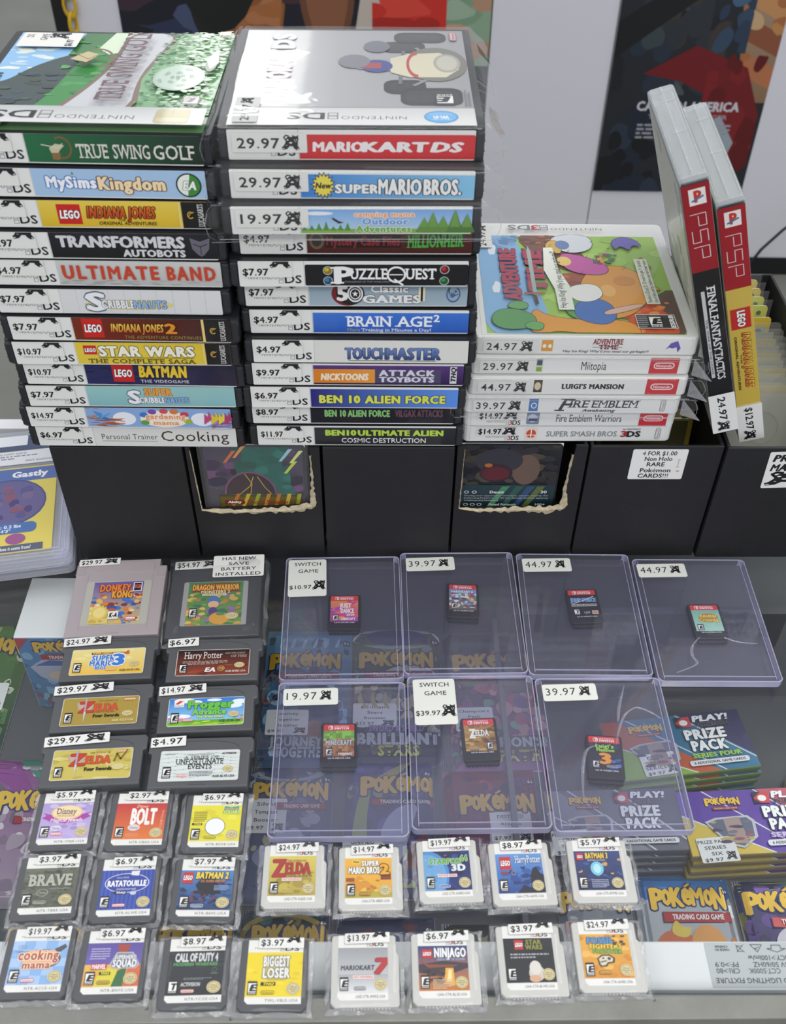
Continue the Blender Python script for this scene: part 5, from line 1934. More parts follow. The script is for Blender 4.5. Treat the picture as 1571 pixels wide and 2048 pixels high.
def h_fox(A):
    A.g(0, 0, 100, 100, '1c2f7a', '0f1c4c')
    A.blobs(40, 0, 60, 100, ['1a3a8c', '16245e', '24489c', '101a44'], 30, (5, 12), 6)
    A.e(10, 40, 44, 60, '4c8cc8').e(6, 36, 42, 56, '6ca4d4').blobs(0, 10, 40, 70, ['7cb0d8', '5a94c8'], 14, (5, 10), 2)
    A.t('STARFOX', 12, 80, 66, 80, '5aa83a', b=.09, ol='e6ece4', olw=.05, it=.1).t('64', 80, 94, 72, 88, '5aa83a', b=.08, ol='e6ece4', olw=.05).t('3D', 60, 88, 48, 64, 'e4e8ee', b=.09, ol='5a6478', olw=.05)
    A.p([(44, 86), (50, 92), (48, 86), (54, 88)], 'd85a9a')
    resale(A, 28, 32)
    maker(A, 30, 5, 24, 8, 'd0dcf0', '24489c')
    foot(A)


def h_wiz(A):
    A.g(0, 0, 100, 100, '1f3f86', '5f96d8')
    A.blobs(0, 0, 100, 70, ['2c5aa4', '1b3672', '3f74c0', '244c94'], 36, (6, 14), 8)
    A.p([(70, 0), (72, 44), (78, 62), (86, 66), (92, 50), (100, 44), (100, 0)], '16182a').p([(40, 0), (56, 20), (70, 12), (74, 0)], '141a34')
    brick(A, 8, 60, 24, 32)
    A.t('Harry', 42, 66, 76, 94, 'd8e2f0', b=.02, sf=True, ol='24407c', olw=.04).t('Potter', 68, 96, 76, 94, 'd8e2f0', b=.02, sf=True, ol='24407c', olw=.04)
    A.r(10, 46, 14, 8, '8a3a4a').ring(36, 50, 5, 6, .2, 'c8a07a')
    foot(A)


def h_hero3(A):
    A.g(0, 0, 100, 100, '14204e', '2a3f7c')
    A.blobs(0, 10, 100, 70, ['1f3a7a', '18264e', '2c5a9c', '8a3a3a', '20305c', 'c8a05a'], 46, (4, 9), 9)
    A.e(46, 54, 14, 18, '7ac4e0').e(46, 54, 8, 12, 'b4e4ee')
    brick(A, 5, 76, 14, 18)
    A.t('BATMAN 3', 24, 72, 80, 94, 'ecc83a', b=.08, ol='1a1c30', olw=.06, it=.1).t('BEYOND GOTHAM', 28, 66, 73, 77, 'c8cce0')
    lines(A, 30, 6, 36, 22, 5, 'a8b4d4', 5)
    foot(A)


def h_kart7(A):
    A.g(0, 0, 100, 100, 'd2d4d6', '9a9da0')
    A.g(0, 0, 100, 40, 'e0e1e2', 'a9acae')
    A.t('MARIOKART', 6, 72, 50, 60, '4c5058', b=.09, ol='b4b6ba', olw=.03, it=.1).t('7', 72, 96, 42, 74, 'b83036', b=.1, ol='6a2226', olw=.03, it=.15)
    resale(A, 30, 30)
    maker(A, 32, 5, 24, 8, '3a3c40', 'c4c6c8')
    foot(A)


def h_ninja(A):
    A.g(0, 0, 100, 100, 'c87a2c', '24407a')
    A.p([(0, 58), (0, 40), (50, 30), (100, 50), (100, 60), (50, 66)], '3a3440').p([(50, 14), (54, 50), (70, 50), (72, 10)], 'e8b04a').p([(56, 20), (60, 46), (66, 46), (66, 20)], 'f6e0a0')
    A.blobs(8, 16, 46, 30, ['3a2a22', '4a3020', '2a201c', '5c3c24'], 24, (4, 9), 4)
    A.p([(2, 66), (20, 58), (86, 56), (96, 60), (70, 52), (20, 50)], '8c4a2a')
    brick(A, 8, 72, 20, 20)
    A.t('NINJAGO', 33, 96, 74, 94, 'eef0f2', b=.09, ol='1c2440', olw=.04).t('SHADOW OF RONIN', 38, 94, 66, 71, 'a8bcd4', sf=True)
    lines(A, 28, 4, 38, 22, 5, 'dcc8a8', 6)
    foot(A)


def h_star(A):
    A.r(0, 0, 100, 100, '14161c')
    A.blobs(0, 60, 100, 40, ['1c1e26', '101218'], 12, (10, 18), 6)
    brick(A, 22, 74, 18, 22)
    A.t('STAR', 46, 76, 86, 96, '8a8a3a', b=.09, ol='2a2c14').t('WARS', 44, 78, 74, 84, '8a8a3a', b=.09, ol='2a2c14')
    lines(A, 12, 54, 78, 14, 2, 'a9aab0', 8)
    A.e(62, 20, 16, 18, 'cfc8be').e(60, 32, 12, 16, 'dcd8d0').e(58, 8, 12, 8, 'd8a888')
    foot(A)


def h_fossil(A):
    A.g(0, 0, 100, 100, 'd8922a', 'e4ac44')
    A.blobs(0, 0, 100, 100, ['e0a23a', 'd08a24', 'ecb858'], 30, (8, 16), 9)
    A.t('FOSSIL', 14, 66, 78, 92, '4a94d0', b=.1, ol='22304a', olw=.07, it=.1).t('FIGHTERS', 18, 82, 66, 76, 'e8c83a', b=.1, ol='4a2a12', olw=.07, it=.1).t('FRONTIER', 24, 82, 55, 64, '7ab04a', b=.08, ol='22401a', olw=.05)
    A.blobs(62, 74, 30, 22, ['3a3028', '4c4034'], 8, (4, 7), 4)
    A.p([(32, 30), (30, 44), (40, 52), (56, 52), (66, 44), (64, 34), (52, 32), (48, 26), (36, 24)], '4a3a28').p([(35, 31), (33, 43), (41, 49), (55, 49), (62, 43), (60, 36), (50, 35), (46, 29), (38, 27)], 'd8d0bc').e(54, 43, 3.4, 3.4, '4a3a28').e(42, 44, 2, 2, '4a3a28').l([(36, 35), (48, 38)], .5, '4a3a28')
    maker(A, 30, 8, 24, 8, '5a3a14', 'e4b048')
    foot(A)


WC = [(-.0495, .2550, 1.6, h_gold, '$24.97', 'LNZ-CTR-AQEE-USA', 'small white cartridge with plain gold label and red Z title'),
      (-.0093, .2544, 2.0, h_bros2, '$14.97', 'LNA-CTR-ABEE-USA', 'small white cartridge with orange label and block letters with a 2'),
      (.0324, .2590, 2.9, h_fox, '$19.97', 'LNZ-CTR-ANRE-USA', 'small white cartridge with blue planet label and green title'),
      (.0709, .2580, 2.4, h_wiz, '$8.97', 'LNA-CTR-AHPE-USA', 'small white cartridge with misty blue label and dark cloaked silhouette'),
      (.1130, .2602, 1.4, h_hero3, '$5.97', 'LNA-CTR-BTME-USA', 'small white cartridge with navy label, glowing pale blue centre and yellow title'),
      (-.0108, .2065, 1.6, h_kart7, '$13.97', 'LNZ-CTR-AMKE-USA', 'small white cartridge with silver grey label and red 7'),
      (.0290, .2080, 1.6, h_ninja, '$6.97', 'LNA-CTR-BLSE-USA', 'small white cartridge with orange and blue label and bold white title'),
      (.0720, .2124, 1.8, h_star, '$3.97', 'LNA-CTR-BLWE-USA', 'small white cartridge with black label and dull green title'),
      (.1107, .2150, 1.2, h_fossil, '$24.97', 'LNA-CTR-AHRE-USA', 'small white cartridge with yellow-orange label and dinosaur skull')]
for i, (x, y, a, fn, pr, code, lb) in enumerate(WC):
    small_cart((x, y), a, fn, pr, code, lb, True, 200 + i, lx=(.10, .835))


# ---- wide grey cartridges
def big_cart(pos, yaw, w, h, t, material, label, group):
    return thing('game_cartridge', label, 'cartridge', (pos[0], pos[1], .0003), R(yaw), group)


def tall_cart(pos, yaw, material, label, fn, dark):
    w, h, t = .0595, .0655, .0075
    o = big_cart(pos, yaw, w, h, t, material, label, 'tall old cartridges')
    m = MB()
    m.prism([(-w / 2, -h / 2), (w / 2, -h / 2), (w / 2, h / 2 - .006), (w / 2 - .0045, h / 2 - .006), (w / 2 - .0045, h / 2), (-w / 2, h / 2)], 0, t, .0006)
    for i in range(5):
        y = h / 2 - .0055 - i * .0019
        m.box(-w / 2 - .0002, y, t - .0012, -w / 2 + .006, y + .0008, t + .0003)
        m.box(w / 2 - .006, y - .003, t - .0012, w / 2 + .0002, y - .0022, t + .0003)
    m.prism(rrect(-.022, h / 2 - .0115, .022, h / 2 - .0025, .0035), t - .001, t + .0004, .0002)
    m.box(-w / 2 + .008, -h / 2 + .006, t - .0006, -w / 2 + .0086, h / 2 - .013, t + .0002).box(w / 2 - .0086, -h / 2 + .006, t - .0006, w / 2 - .008, h / 2 - .013, t + .0002)
    m.box(-.004, -h / 2 + .0022, t - .0005, .004, -h / 2 + .0028, t + .0003)
    m.build('shell', material, o)
    A = Art(42.5, 37.5)
    A.r(0, 0, 100, 100, 'b4b3aa' if not dark else '9a9c9e', 1.5)
    A.clip(0, 0, 100, 100)
    fn(A)
    A.clip()
    A.build('label', LABEL, o, (-.02125, -h / 2 + .0088, t + .00005))
    return o, w, h, t


def t_kong(A):
    A.push(12, 2, 76, 96)
    A.g(0, 0, 100, 100, 'c8b27a', '6a58a0')
    A.blobs(0, 0, 100, 70, ['4a74c0', 'd8803a', '3a5aa8', 'c05a34', 'e0b060', '8a3a3a', '5a8ad0', 'e8d8b0'], 80, (4, 10), 4)
    A.p([(0, 0), (0, 40), (34, 34), (40, 0)], 'd8c478').blobs(0, 0, 40, 40, ['d8c060', 'e6d890', 'c8a84a'], 14, (5, 10), 3)
    A.star(20, 26, 18, 18, 14, 'e0c45a', .8).e(20, 26, 12, 12, 'e9d48a')
    A.t('DONKEY', 14, 74, 76, 92, 'e0803a', b=.1, ol='7a2a3a', olw=.06).t('KONG', 40, 80, 60, 76, 'e8a83a', b=.1, ol='7a2a3a', olw=.06)
    A.r(80, 74, 18, 22, 'dcdce0').r(82, 76, 14, 18, '2a2440').t('SGB', 83, 95, 82, 90, 'd86a5a', b=.05)
    A.r(38, 10, 20, 18, 'e9e9e4').t('K-A', 41, 55, 14, 24, '1c1c1e', b=.08, it=.2)
    maker(A, 72, 6, 22, 8)
    A.pop()


def t_quest(A):
    A.push(8, 1, 84, 98)
    A.g(0, 0, 100, 100, '6a9440', '3f7a4a')
    A.blobs(0, 0, 100, 80, ['7aa048', 'c8a050', '4a7a3a', 'd8b45a', '3a6a5a', '8a6aa0', 'b87838', '5a9048'], 90, (4, 10), 6)
    A.e(48, 54, 11, 12, '3f70b0').e(48, 46, 10, 8, 'dcae84').e(48, 30, 8, 10, '4a3a7a').e(60, 14, 18, 14, 'd0983c').e(62, 24, 8, 4, '4a8a4a')
    A.p([(4, 76), (14, 84), (4, 92), (50, 96), (96, 94), (90, 84), (96, 76), (50, 72)], '7a3a1e').t('DRAGON WARRIOR', 8, 92, 80, 92, 'e8a83a', b=.08, ol='6a2a14', olw=.05).t('MONSTERS 2', 24, 76, 72, 78, 'e8d8a0', b=.05, ol='4a2a1a')
    A.r(26, 66, 44, 5, 'e6dcae').t("COBI'S JOURNEY", 28, 68, 67, 70, '4a4a3a')
    esrb(A, 5, 16, 14, 22)
    seal(A, 83, 18, 12, 8)
    A.pop()


o, w, h, t = tall_cart((-.1798, .4440), 4.0, M_GB, 'tall warm grey cartridge with colourful jungle label', t_kong, False)
cart_sticker(o, '$29.97', w, -.0285, h / 2 - .0055, t + .0008, 27, 6, full=True)
o, w, h, t = tall_cart((-.1157, .4446), 3.4, M_GBD, 'tall dark cartridge in a clear bag with a save battery sticker', t_quest, True)
cart_sticker(o, '$54.97', w, -.0285, h / 2 - .0085, t + .0008, 30, 7.4, full=True, tilt=2)
A = sheet(34, 19.5)
for i, s_ in enumerate(('HAS NEW', 'SAVE', 'BATTERY', 'INSTALLED')):
    q = (17, 30, 16, 6)[i]
    A.t(s_, q, 100 - q, 78 - i * 24, 92 - i * 24, '1e1e21', b=.01, tr=.04)
A.build('battery_sticker', PRINT, o, (-.0030, h / 2 - .0165, t + .0013), (0, 0, R(.5)))
cart_bag(o, w + .003, h + .001, t + .0012, 77)


def wide_cart(pos, yaw, label, fn, price, crit, tag_w):
    w, h, t = .0600, .0325, .0080
    o = big_cart(pos, yaw, w, h, t, M_GBA, label, 'wide grey cartridges')
    m = MB()
    m.prism([(-w / 2 + .0020, -h / 2), (w / 2 - .0020, -h / 2), (w / 2 - .0020, h / 2 - .0105), (w / 2, h / 2 - .0095), (w / 2, h / 2 - .0020), (w / 2 - .0015, h / 2), (-w / 2 + .0015, h / 2), (-w / 2, h / 2 - .0020), (-w / 2, h / 2 - .0095), (-w / 2 + .0020, h / 2 - .0105)], .0012, t, .0008)
    m.box(-w / 2 + .004, -h / 2 + .0006, 0, w / 2 - .004, h / 2 - .003, .0013)
    # arched thumb ridge
    n = 16
    for k in range(n):
        a, b = -1 + 2 * k / n, -1 + 2 * (k + 1) / n
        f = lambda q: h / 2 - .0064 + .0045 * math.sqrt(max(0, 1 - q * q))
        m.prism([(a * .022, f(a) - .0005), (b * .022, f(b) - .0005), (b * .022, f(b)), (a * .022, f(a))], t - .0005, t + .0004)
    m.box(-.0045, -h / 2 + .0018, t - .0004, .0045, -h / 2 + .0023, t + .0003)
    m.prism(rrect(-.0232, -h / 2 + .0034, .0232, -h / 2 + .0242, .0014), t - .0004, t + .0002, .0001)
    m.build('shell', M_GBA, o)
    A = Art(45, 19.8)
    A.r(0, 0, 100, 100, 'd8d8d0', 1.2)
    A.push(.8, 1.6, 98.4, 96.8)
    A.clip(0, 0, 100, 100)
    fn(A)
    A.clip()
    A.pop()
    A.build('label', LABEL, o, (-.0225, -h / 2 + .0039, t + .00025))
    cart_sticker(o, price, w, -w / 2 + .0012, h / 2 - .0068, t + .0009, tag_w, 6.6, crit=crit, tilt=3.2, full=True)
    return o


def wide_foot(A, code, k='4a4020'):
    esrb(A, 4, 8, 10.5, 38)
    seal(A, 87, 36, 7.5, 11)
    A.t(code, 68, 96, 8, 15, k, b=.03)


def w_three(A):
    A.g(0, 0, 100, 100, 'e8bc4a', 'e6d890')
    A.blobs(0, 50, 100, 50, ['e8de9c', 'e4d484'], 12, (8, 16), 3)
    A.r(26, 78, 52, 9, '7a4a2a').t('SUPER MARIO ADVANCE', 28, 74, 80, 86, 'e8c070', b=.05).t('4', 72, 78, 76, 92, 'd85a3a', b=.1)
    A.t('SUPER', 28, 58, 52, 74, '3a78d0', b=.1, ol='f0f0ec', olw=.08).t('MARIO', 26, 58, 32, 52, '3a78d0', b=.1, ol='f0f0ec', olw=.08).t('BROS.', 34, 50, 18, 30, '3a78d0', b=.1, ol='f0f0ec', olw=.06).t('3', 58, 72, 34, 76, '3a78d0', b=.12, ol='f0f0ec', olw=.08)
    A.push(48, 12, 16, 10)
    maker(A, 0, 0, 100, 100, 'd08a4a', 'e8d08a')
    A.pop()
    wide_foot(A, 'AGB-AX4E-USA')


def w_goblet(A):
    A.g(0, 0, 100, 100, '8a4030', '1f1214')
    A.blobs(0, 0, 100, 40, ['7a3428', '9a5038', '5a2420'], 24, (5, 12), 5, .3)
    A.t('Harry Potter', 10, 62, 66, 92, 'dcd8d2', b=.0, sf=True).t('AND THE GOBLET', 66, 94, 82, 88, 'a89a90', sf=True).t('OF FIRE', 74, 96, 68, 77, 'a89a90', sf=True)
    lines(A, 8, 42, 62, 16, 3, 'b0a49c', 6)
    A.push(22, 14, 15, 10)
    maker(A, 0, 0, 100, 100, 'b04a3a', '7a3428')
    A.pop()
    A.t('EA', 40, 53, 12, 28, 'e4dcd4', b=.08, it=.2).ring(62, 24, 5, 10, .2, 'c8a060').t('WB', 59, 65, 20, 28, 'c8a060', b=.06)
    wide_foot(A, 'AGB-BH8E-USA', 'd8c8b8')


def w_swords(A, worn=False):
    A.r(0, 0, 100, 100, 'c9b95c' if worn else 'a8903e')
    if worn:
        A.blobs(0, 0, 100, 100, ['d0c270', 'beae52', 'b8a84c', 'd8cc84'], 50, (4, 12), 8)
    A.p([(20, 60), (18, 82), (30, 92), (40, 84), (40, 58), (30, 46)], 'b0a48a').p([(22, 62), (20, 80), (30, 88), (38, 82), (38, 60), (30, 50)], 'c4a498')
    A.t('THE LEGEND OF', 46, 72, 84, 89, '6a4a20').t('Z', 22, 39, 46, 84, 'c03a28', b=.06, ol='6a1c14', olw=.03).t('ELDA', 42, 72, 50, 76, 'd0502e', b=.06, sf=True, ol='7a2a18', olw=.03)
    if not worn:
        A.t('A LINK TO THE PAST', 42, 70, 42, 47, '8a4a20')
    A.l([(30, 96), (30, 50)], 1, 'a8a8b0').p([(28.5, 48), (31.5, 48), (30, 8)], 'c8ccd4')
    A.t('Four Swords', 42, 76, 26, 37, '1c1a14', b=.09, sf=True)
    A.push(80, 84, 16, 9)
    maker(A, 0, 0, 100, 100, 'c84a3a', 'e0d8a8')
    A.pop()
    if worn:
        A.l([(78, 56), (81, 80), (86, 62), (94, 92)], .9, '7a6424')
        esrb(A, 4, 8, 10.5, 34)
        A.e(84, 36, 8, 11, 'd0c68a')
    else:
        wide_foot(A, 'AGB-AZLE-USA', 'e0d8a8')


def w_frog(A):
    A.g(0, 20, 100, 80, '8cc4ec', '2f78d0')
    A.g(0, 0, 100, 20, '8ac83a', '5a9c3c')
    for x, y, a, b in ((20, 92, 14, 9), (34, 86, 10, 7), (84, 70, 14, 10), (94, 84, 10, 9), (14, 34, 16, 8), (60, 92, 10, 5)):
        A.e(x, y, a, b, 'e9f2f8')
    A.blobs(0, 14, 26, 16, ['e08ab0', 'd870a0', 'f0a8c4'], 14, (3, 6), 3).blobs(86, 18, 14, 14, ['e08ab0', '4a8a3a'], 8, (3, 6), 5)
    A.blobs(0, 0, 100, 16, ['a8d83a', '6ab03a', 'c8e04a'], 24, (3, 8), 6, .3)
    A.r(7, 68, 13, 26, 'ecece8').p([(8, 80), (14, 92), (19, 90), (12, 78)], 'd8382c').t('KONAMI', 8, 19, 71, 75, '7a2a2a')
    A.t('Frogger', 26, 84, 62, 90, '6ac04a', b=.12, ol='2a5a34', olw=.05).t('Advance', 32, 76, 38, 58, '7ac85a', b=.1, ol='2a5a44', olw=.05).t('The Great Quest', 38, 74, 26, 34, 'd8e86a', b=.06, ol='3a6a3a', olw=.04)
    A.push(20, 14, 14, 9)
    maker(A, 0, 0, 100, 100, 'd06a8a', 'e8c8d0')
    A.pop()
    wide_foot(A, 'AGB-AFOE-USA', '2a4a2a')


def w_events(A):
    A.r(0, 0, 100, 100, 'd6dcda')
    for i in range(7):
        A.l([(k * 10, 12 + i * 13 + 3 * math.sin(k * 1.3 + i)) for k in range(11)], .5, 'c0ccca')
    A.t("LEMONY SNICKET'S", 34, 68, 84, 89, '6a6c6e', sf=True, tr=.05).t('A SERIES OF', 30, 74, 72, 82, '55585a', sf=True, tr=.04).t('UNFORTUNATE', 20, 80, 54, 72, '2c2e30', sf=True).t('EVENTS', 36, 66, 38, 54, '2c2e30', sf=True)
    A.t('ACTIVISION', 78, 96, 86, 92, '2a2a2c', b=.06).t('PARAMOUNT', 5, 18, 87, 90, '5a5a5c')
    lines(A, 38, 14, 30, 18, 4, '7a7c7e', 4)
    A.push(22, 12, 14, 9)
    maker(A, 0, 0, 100, 100)
    A.pop()
    wide_foot(A, 'AGB-BLYE-USA', '3a3a3c')


wide_cart((-.1751, .3930), 3.9, 'wide grey cartridge with pale yellow label and large blue 3', w_three, '$24.97', True, 29)
wide_cart((-.1101, .3934), 3.0, 'wide grey cartridge with dark label turning maroon at the bottom', w_goblet, '$6.97', False, 19)
wide_cart((-.1722, .3566), 4.2, 'wide grey cartridge with clean gold label and sword', w_swords, '$29.97', True, 35)
wide_cart((-.1094, .3571), 3.6, 'wide grey cartridge with sky blue label and green title', w_frog, '$14.97', True, 28)
wide_cart((-.1693, .3206), 4.0, 'wide grey cartridge with worn pale gold label and an N scratched on it', lambda A: w_swords(A, True), '$29.97', True, 37)
wide_cart((-.1082, .3206), 2.6, 'wide grey cartridge with pale blue-grey label and thin dark title', w_events, '$4.97', False, 20)


# ================================================================ clear holders and the little black cartridges inside
TOPS = [(-.0320, .4323, 2.1), (.0451, .4379, 1.7), (.1234, .4380, .4), (.2026, .4344, .6), (-.0286, .3276, 1.3), (.0497, .3336, 1.5), (.1279, .3334, 1.4)]
TLAB = ['clear rigid holder with tall sticker and the pink cartridge', 'clear rigid holder priced 39.97 in the row touching the black boxes',
        'clear rigid holder priced 44.97 between the 39.97 holder and the mint green one', 'clear rigid holder with the mint green cartridge, end of its row',
        'clear rigid holder priced 19.97', 'clear rigid holder with tall sticker saying $39.97', 'clear rigid holder priced 39.97 holding the cartridge with a glowing orange 3']
TW, THH = .077, .1025
for i, (x, y, a) in enumerate(TOPS):
    o = thing('card_holder', TLAB[i], 'card holder', (x, y, .0003), R(a), 'clear rigid card holders')
    out = rrect(-TW / 2, -THH / 2, TW / 2, THH / 2, .0032)
    MB().prism(out, 0, .0004).build('back_sheet', M_TOP, o)
    MB().prism(out, .0052, .0056).build('front_sheet', M_TOP, o)
    m = MB()
    for sx in (-1, 1):
        for q, wd, z1 in ((TW / 2 - .0006, .0006, .0054), (TW / 2 - .0040, .0003, .0058)):
            m.box(min(sx * q, sx * (q + wd)), -THH / 2 + .0022, .0004 if wd > .0005 else .0050, max(sx * q, sx * (q + wd)), THH / 2 - .002, z1)
    m.box(-TW / 2 + .0025, -THH / 2, .0004, TW / 2 - .0025, -THH / 2 + .0007, .0056).box(-TW / 2 + .004, -THH / 2 + .0040, .0050, TW / 2 - .004, -THH / 2 + .0043, .0058)
    m.box(-TW / 2 + .003, THH / 2 - .0004, .0050, TW / 2 - .003, THH / 2, .0058)
    for sx in (-1, 1):
        for sy in (-1, 1):
            c = [(sx * (TW / 2 - .0032 + .0032 * math.cos(R(q))), sy * (THH / 2 - .0032 + .0032 * math.sin(R(q)))) for q in (0, 22, 45, 68, 90)]
            for p, q in zip(c, c[1:]):
                d = [(k[0] - sx * .0005, k[1] - sy * .0005) for k in (p, q)]
                m.prism([p, q, d[1], d[0]] if sx * sy > 0 else [q, p, d[0], d[1]], .0004, .0058)
    m.build('rim', M_RIM, o)
    if i in (3, 6):
        sw = MB()
        curls = [[(-.006, -.016), (-.012, -.022), (-.014, -.030), (-.010, -.037), (-.026, -.044)], [(.010, -.016), (.018, -.020), (.030, -.021)]] if i == 3 else \
                [[(.004, .004), (.008, .016), (.013, .026), (.021, .031), (.030, .026), (.034, .022)], [(-.020, -.030), (-.018, -.012), (-.014, .002), (-.006, .004)], [(.016, .046), (.010, .030), (.008, .020)]]
        for c in curls:
            P = []
            for a_, b_ in zip(c, c[1:]):
                for q in range(6):
                    P.append((a_[0] + (b_[0] - a_[0]) * q / 6, a_[1] + (b_[1] - a_[1]) * q / 6))
            P.append(c[-1])
            for _ in range(4):
                P = [P[0]] + [((p[0] + q[0] + r_[0]) / 3, (p[1] + q[1] + r_[1]) / 3) for p, q, r_ in zip(P, P[1:], P[2:])] + [P[-1]]
            n_ = len(P)
            sw.grid([[(x_ - .0004 * (1 + 1.6 * math.sin(math.pi * k / n_)), y_, .0046), (x_, y_ + .0003, .0051), (x_ + .0004 * (1 + 1.6 * math.sin(math.pi * k / n_)), y_, .0046)] for k, (x_, y_) in enumerate(P)])
        sw.build('sleeve_edge_glint', M_WELD, o)  # pale strips standing in for reflections along the soft sleeve's curved edges
    txt = ('$10.97', '39.97', '44.97', '44.97', '19.97', '$39.97', '39.97')[i]
    if txt[0] == '$':
        A = sheet(25.5, 33, 'e2e3dc', 1.6)
        A.t('SWITCH', 16, 86, 83, 92, '242427', b=.01, tr=.03).t('GAME', 26, 78, 64, 73, '242427', b=.01, tr=.03).t(txt, 3, 60, 20, 30, '242427', b=.01)
        critter(A, 64, 18, 32, 24)
        A.build('price_sticker', PRINT, o, ((-.0360 if i == 0 else -.0345), THH / 2 - .0355, .0060), (0, 0, R(1.2)))
    else:
        A = sheet(33, 12.2, 'e2e3dc', 1.5)
        A.t(txt, 6, 60, 34, 76, '242427', b=.0, tr=.07)
        critter(A, 67, 30, 20, 54)
        A.build('price_sticker', PRINT, o, ((-.0340, -.0345, -.0345, -.0360, -.0350, 0, -.0345)[i], THH / 2 - .0172, .0060), (0, 0, R(1.6)))


def k_dance(A):
    A.g(0, 0, 100, 100, 'a83aa0', 'e8902e')
    A.blobs(0, 0, 100, 100, ['d83a9a', 'e85a6a', 'b040b0', 'f0a03a', 'c83a8a'], 40, (8, 18), 3)
    A.t('JUST', 34, 74, 66, 86, 'f2ecee', b=.1).t('DANCE', 38, 84, 40, 60, 'f2ecee', b=.1).t('2020', 58, 86, 26, 36, 'f0d8e8', b=.08).t('UBISOFT', 40, 90, 6, 16, 'f0e8ee', b=.08)


def k_race(A):
    A.g(0, 0, 100, 100, '6a5a4a', '6ca0d8')
    A.blobs(0, 10, 100, 70, ['c84a4a', 'e0d8d0', '4a4a54', 'd8a050', 'a83a3a', '7aa0c8', '5a8a4a', 'e8e4e0'], 80, (6, 14), 5)
    A.t('MARIOKART 8', 8, 86, 82, 92, 'eceef0', b=.09, ol='3a3c44', olw=.06)


def k_jump(A):
    A.r(0, 0, 100, 100, '15161c')
    A.t('JUMP FORCE', 4, 96, 66, 84, '5a94d0', b=.08, ol='e0e6ee', olw=.03).l([(10, 58), (50, 72), (90, 92)], .5, 'd8e2ec').r(4, 44, 92, 11, 'c8c4b4').t('DELUXE EDITION', 8, 92, 46.5, 52.5, '2a2a2a', b=.06)
    A.r(74, 6, 22, 16, 'e4dcd0').r(76, 10, 18, 8, 'd8702a').t('V-JUMP', 44, 66, 8, 18, 'c8c8cc')


def k_isle(A):
    A.g(0, 0, 100, 100, 'a8d8bc', '7fb8a4')
    A.e(56, 62, 36, 22, 'c08a34').t('Animal', 24, 84, 64, 80, 'ecd05a', b=.1, ol='6a4a1e', olw=.08).t('Crossing', 22, 88, 44, 60, 'ecd05a', b=.1, ol='6a4a1e', olw=.08)


def k_block(A):
    rn = random.Random(2)
    A.r(0, 0, 100, 100, '9a6a42')
    A.z += A.DZ
    for i in range(10):
        for j in range(10):
            c = rn.choice(['8a5c38', 'a8764a', '7a5030', 'b8865a', '96683f']) if j < 7 - (i * 7 % 3 == 0) else rn.choice(['7ab03c', '8ac84a', '6a9c34'])
            A._emit([A.at(i * 10, j * 10), A.at(i * 10 + 10, j * 10), A.at(i * 10 + 10, j * 10 + 10), A.at(i * 10, j * 10 + 10)], [lin(c)] * 4)
    A.t('MINECRAFT', 8, 92, 44, 62, 'c4c4c4', b=.1, ol='2a2624', olw=.08, tr=.02).t('MOJANG', 50, 92, 6, 14, 'f0ece4', b=.06)


def k_wild(A):
    A.g(0, 0, 100, 100, '8a6428', 'b08a48')
    A.blobs(0, 0, 100, 100, ['a87c34', '6a4a20', 'c8a050', '8a6428', 'b8903c'], 50, (8, 16), 7)
    A.t('ZELDA', 24, 78, 58, 80, 'f2eee4', b=.05, sf=True, ol='5a4420', olw=.04).t('Z', 16, 34, 50, 84, 'f2eee4', b=.06)
    A.t('BREATH OF THE WILD', 40, 78, 50, 54, 'e8dcc0')
    maker(A, 10, 6, 34, 8, 'e0d0a8', '7a5a28')


def k_ghost(A):
    A.r(0, 0, 100, 100, '1a1c24')
    A.blobs(0, 0, 100, 100, ['22283a', '16181e', '2a3a5a', '1c2230'], 30, (8, 18), 5).blobs(60, 0, 40, 40, ['2a5aa0', '3a74c0'], 10, (6, 12), 2)
    A.t("Luigi's", 22, 78, 80, 94, '9ad04a', b=.1, ol='1f3a14', olw=.06).t('Mansion', 24, 80, 66, 78, '9ad04a', b=.1, ol='1f3a14', olw=.06).t('3', 34, 66, 20, 58, 'e89a2a', b=.16, ol='6a3410', olw=.06)
    maker(A, 52, 6, 40, 9, 'c8ccd4', '2a3a5a')


